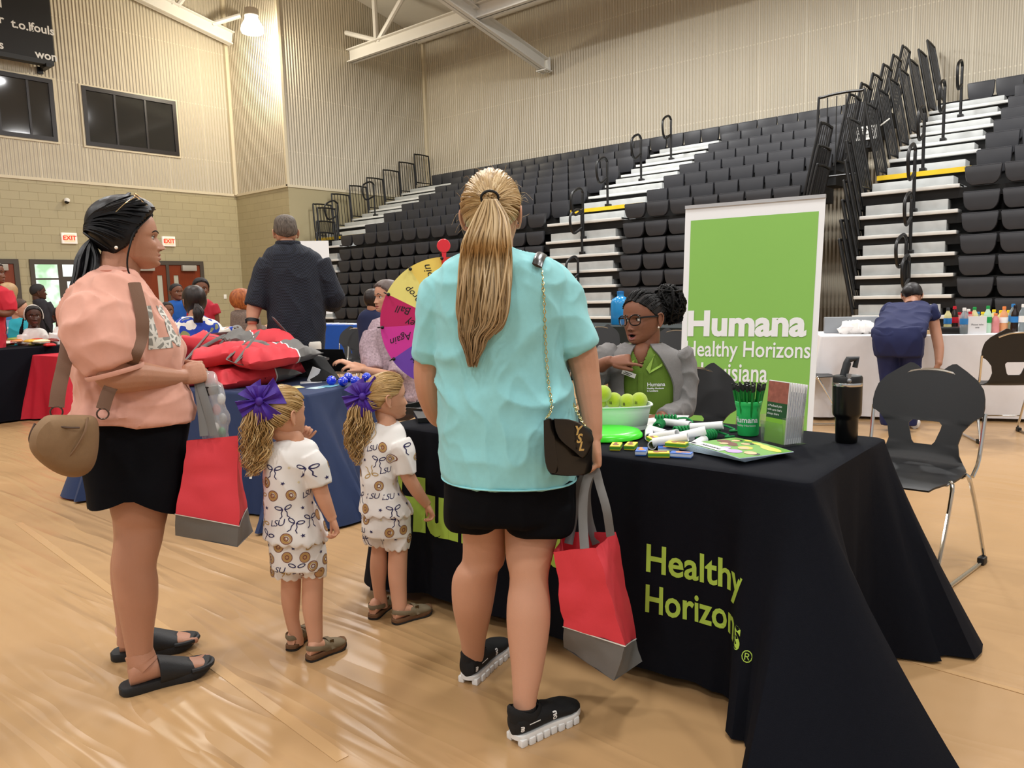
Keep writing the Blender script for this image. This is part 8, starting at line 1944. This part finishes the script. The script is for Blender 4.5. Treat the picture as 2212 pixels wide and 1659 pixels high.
hb = MB(); hd.hair_cap(hb, hairfn('short'), .06); hb.sphere(p(1962, 630, .55), (.05, .05, .055), 14, 10); hb.build('hair', mat('hair_dark', '#120c0e', .5), T)
for hl_, to_ in (((1948, 925), (1958, 931)), ((1976, 926), (1983, 929))):
    a, b = on_z(*hl_, 0), on_z(*to_, 0); fdv = S.n; h_, d_, l_, L_ = foot_frame(a-fdv*.02, a+fdv*.24); MB().loft([foot_ring(h_, d_, l_, x, w_, 0, t_, L_, 18) for x, w_, t_ in ((.0, .02, .06), (.1, .038, .08), (.3, .04, .09), (.6, .046, .07), (.85, .042, .05), (1., .015, .03))]).build('shoe', mat('shoe_white', '#e2ded8', .6), T)

# ---- person typing behind the prize wheel
M_bl1 = mat('blouse_speckled', '#a9939b', .85, var=.75, vscale=75)
figure('grey-haired person in a speckled blouse typing, hidden behind the prize wheel', (3.62, 4.30), (836, 641, .225, -120, .02), (mat('hair_ash', '#5d4f4a', .5, var=.3, vscale=60), 'short', .06), [(682, 826, 862, 0, .06), (692, 806, 884, 0, .1), (712, 793, 900, 0, .13), (760, 790, 905, 0, .14), (800, 793, 905, 0, .15), (850, 790, 910, 0, .16), (880, 790, 910, 0, .16)], M_bl1,
       [([(808, 722, -.04), (800, 760, -.1), (806, 800, -.18), (785, 797, -.2), (768, 790, -.2), (762, 788, -.2)], [.06, .055, .045, .034, .027, .026], .45, ((0, .2, -1), -1, .45)), ([(880, 722, -.05), (875, 770, -.12), (855, 812, -.22), (815, 806, -.27), (790, 800, -.27), (783, 798, -.27)], [.06, .055, .045, .034, .027, .026], .45, ((0, .2, -1), 1, .4))], M_skB, 'sit', mat('skirt_speckled', '#3b3034', .85, var=.6, vscale=90), extra=-140)
# ---- farther people
M_navyT = mat('navy_knit', '#131c3f', .85); M_hd = hairmat('hair_darkbrown', '#120c0a', '#2b1c15', .45, (60, 60, 20))
figure('person in a navy top sitting just left of the prize wheel', (5.55, 6.55), (806, 648, .225, 40, .0), (M_hd, 'full', .06), [(668, 792, 818, 0, .06), (676, 778, 832, 0, .1), (692, 772, 842, 0, .13), (730, 774, 842, 0, .14), (770, 776, 842, 0, .14)], M_navyT, [], M_skA, 'sit', None, extra=30)
def floral():
    m = mat('floral_blue', '#2344a8', .8); nt, b = nodes_of(m); tc = nt.nodes.new('ShaderNodeTexCoord'); n = nt.nodes.new('ShaderNodeTexNoise'); n.inputs['Scale'].default_value = 11; n.inputs['Detail'].default_value = 1.5; nt.links.new(tc.outputs['Object'], n.inputs[0])
    rp = nt.nodes.new('ShaderNodeValToRGB'); rp.color_ramp.interpolation = 'CONSTANT'; e = rp.color_ramp.elements; e[0].color = (*hexc('#8a8b5a'), 1); e[1].position = .37; e[1].color = (*hexc('#1f3fa6'), 1); q = e.new(.5); q.color = (*hexc('#e9e4da'), 1); q = e.new(.68); q.color = (*hexc('#3a5cc4'), 1)
    nt.links.new(n.outputs[0], rp.inputs[0]); nt.links.new(rp.outputs[0], b.inputs['Base Color']); return m
f = figure('woman seen from behind in a blue and white floral blouse, dark ponytail', (2.72, 6.15), (420, 650, .225, -8, .0), (M_hd, 'full', .07), [(682, 404, 440, 0, .06), (690, 385, 458, 0, .11), (702, 376, 478, 0, .14), (730, 374, 488, 0, .16), (770, 376, 492, 0, .17), (810, 378, 494, 0, .18), (850, 380, 494, 0, .18)], floral(), [([(385, 712, -.0), (376, 750, -.02), (374, 800, -.03)], [.075, .07, .055], .6, None), ([(476, 712, 0), (490, 750, 0), (494, 800, 0)], [.075, .068, .055], .6, None)], M_skB, 'stand', None, vox=.01)
hb = MB(); [lock(hb, [f[1].p(424+random.Random(k).uniform(-4, 4), 656, -.12), f[1].p(428+random.Random(k+9).uniform(-12, 12), 675, -.16), f[1].p(428+random.Random(k+5).uniform(-10, 10), 697, -.16)], .012, .006) for k in range(16)]; hb.build('ponytail', M_hd, f[0])
f = figure('boy in a blue T-shirt standing before the brown double doors', (5.05, 9.5), (381, 631, .215, 150, .0), (mat('hair_black_short', '#17110f', .7), 'crop', .02), [(649, 373, 393, 0, .05), (654, 360, 405, 0, .08), (664, 353, 412, 0, .1), (690, 354, 411, 0, .11), (720, 356, 410, 0, .12), (750, 356, 410, 0, .12)], mat('tee_blue', '#0f4f9c', .8), [([(358, 666, 0), (352, 690, 0), (350, 712, -.02)], [.06, .05, .04], .5, None), ([(408, 666, 0), (414, 690, 0), (415, 712, -.02)], [.06, .05, .04], .5, None)], M_skd, 'stand', None, lips=M_lipd)
figure('child with short black hair looking down in front of the boy in blue', (4.55, 9.05), (361, 671, .2, 165, .0), (mat('hair_black_short', '#17110f'), 'crop', .035), [(690, 353, 370, 0, .045), (696, 343, 382, 0, .07), (710, 338, 388, 0, .09), (740, 338, 388, 0, .1), (765, 338, 388, 0, .1)], mat('tee_navy', '#182a5e', .8), [], M_skd, 'stand', None, lips=M_lipd)
figure('person in a red top and dark cap half hidden behind the floral blouse', (4.75, 8.0), (434, 624, .225, 170, .0), (mat('cap_black', '#15100f', .7), 'short', .07), [(645, 424, 444, 0, .05), (651, 412, 456, 0, .09), (664, 405, 464, 0, .11), (700, 404, 466, 0, .12), (760, 404, 466, 0, .12)], mat('top_red', '#a8182c', .8), [([(454, 660, 0), (462, 680, 0), (466, 700, 0)], [.06, .055, .045], .7, None)], M_skd, 'stand', None, lips=M_lipd)
f = figure('red-haired person in a brown speckled top sitting beyond the tall man', (4.65, 7.3), (522, 650, .23, 60, .0), (hairmat('hair_red', '#7a3a1a', '#b0642f', .5, (60, 60, 20)), 'full', .09), [(668, 512, 532, 0, .06), (675, 500, 545, 0, .09), (690, 497, 556, 0, .12), (720, 498, 560, 0, .14), (765, 500, 560, 0, .15)], mat('top_brown_speckled', '#6b5a50', .85, var=.6, vscale=70), [([(546, 690, -.05), (556, 720, -.05), (572, 712, .02), (590, 700, .05)], [.055, .05, .04, .03], .5, None)], M_skB, 'sit', None, extra=60)
# far left group
f = figure('girl with a pale headband and braids looking down at her hands, far left', (3.44, 10.66), (72, 683, .255, 172, .0), (mat('hair_black_short', '#17110f'), 'short', .05), [(708, 60, 86, 0, .05), (714, 50, 98, 0, .08), (728, 45, 104, 0, .1), (755, 46, 103, 0, .11), (790, 46, 103, 0, .11)], mat('tee_white', '#e6e2dc', .8), [([(52, 726, -.03), (48, 745, -.06), (64, 748, -.14)], [.05, .042, .03], .5, None), ([(98, 726, -.03), (102, 745, -.06), (84, 748, -.14)], [.05, .042, .03], .5, None)], M_skd2, 'sit', None, lips=M_lipd, extra=180)
hb = MB(); hbm = f[2]; hb.tube([hbm.P(.1+.0*a, .40*math.sin(a), .02+.52*math.cos(a)) for a in np.linspace(-1.9, 1.9, 18)], [(.018, .006)]*18, 8).build('headband', mat('headband_pale', '#cfc6bb', .7), f[0])
hb = MB(); [braid(hb, [hbm.P(-.1, sd*.36, .1-.02*k), hbm.P(-.02, sd*.46, -.3), hbm.P(.02, sd*(.5+.04*k), -.7), hbm.P(.05, sd*(.48+.05*k), -1.1)], .008) for sd in (-1, 1) for k in range(4)]; hb.build('braids', M_br, f[0])
figure('person in a red shirt cut off by the left frame edge', (2.95, 10.5), (-12, 590, .25, 120, .0), (M_hd, 'short', .04), [(617, -22, 2, 0, .06), (622, -38, 14, 0, .1), (634, -44, 20, 0, .13), (670, -44, 14, 0, .14), (710, -44, 12, 0, .15), (760, -44, 12, 0, .16), (780, -44, 12, 0, .16)], mat('tee_red', '#c22234', .8), [([(10, 632, -.06), (18, 655, -.1), (22, 672, -.12), (8, 678, -.16), (-14, 672, -.2)], [.065, .06, .05, .042, .034], .42, None)], M_skd, 'stand', None, lips=M_lipd)
figure('person with long fair hair behind the red shirt, far left', (3.57, 11.98), (18, 634, .26, 40, .0), (mat('hair_fair', '#a8865c', .5, var=.25, vscale=60), 'full', .08), [(652, 8, 28, 0, .05), (660, -4, 38, 0, .09), (690, -6, 42, 0, .11), (760, -6, 42, 0, .12)], mat('top_dark', '#2a2b31', .8), [], M_skB, 'stand', None)
figure('child with brown hair in a teal shirt left of the headband girl', (3.49, 11.27), (41, 668, .25, 100, .0), (mat('hair_brown', '#3f2a1c', .6, var=.3, vscale=60), 'short', .05), [(686, 32, 50, 0, .05), (692, 22, 60, 0, .08), (706, 18, 64, 0, .1), (745, 18, 64, 0, .11), (790, 18, 64, 0, .11)], mat('tee_teal', '#2aa3b4', .8), [], M_skB, 'sit', None, extra=100)
figure('dark figure standing against the bright glazed door', (4.67, 14.25), (83, 631, .26, 80, .0), (mat('hair_black_short', '#17110f'), 'crop', .03), [(645, 76, 92, 0, .05), (650, 71, 100, 0, .09), (662, 73, 106, 0, .11), (680, 78, 110, 0, .12), (705, 86, 114, 0, .12), (730, 88, 114, 0, .12)], mat('jacket_dark', '#1d191f', .8), [([(98, 656, 0), (110, 675, 0), (118, 696, 0)], [.06, .055, .05], .9, None)], M_skd2, 'stand', None, lips=M_lipd)
figure('child in a white and red shirt half hidden behind the pink sleeve', (3.65, 10.37), (133, 684, .24, 150, .0), (mat('hair_black_short', '#17110f'), 'crop', .03), [(704, 125, 143, 0, .05), (710, 118, 152, 0, .08), (725, 114, 156, 0, .1), (770, 115, 156, 0, .11), (790, 115, 156, 0, .11)], mat('tee_white', '#e6e2dc'), [([(120, 722, -.05), (116, 740, -.06), (122, 755, -.1)], [.05, .04, .034], .5, None)], M_skd2, 'sit', None, lips=M_lipd, extra=150)
chair(4.1, 11.6, 230, 'black stacking chair at the far left behind the headband girl')
for o in list(bpy.data.objects):
    if 'world' in o.keys(): del o['world']
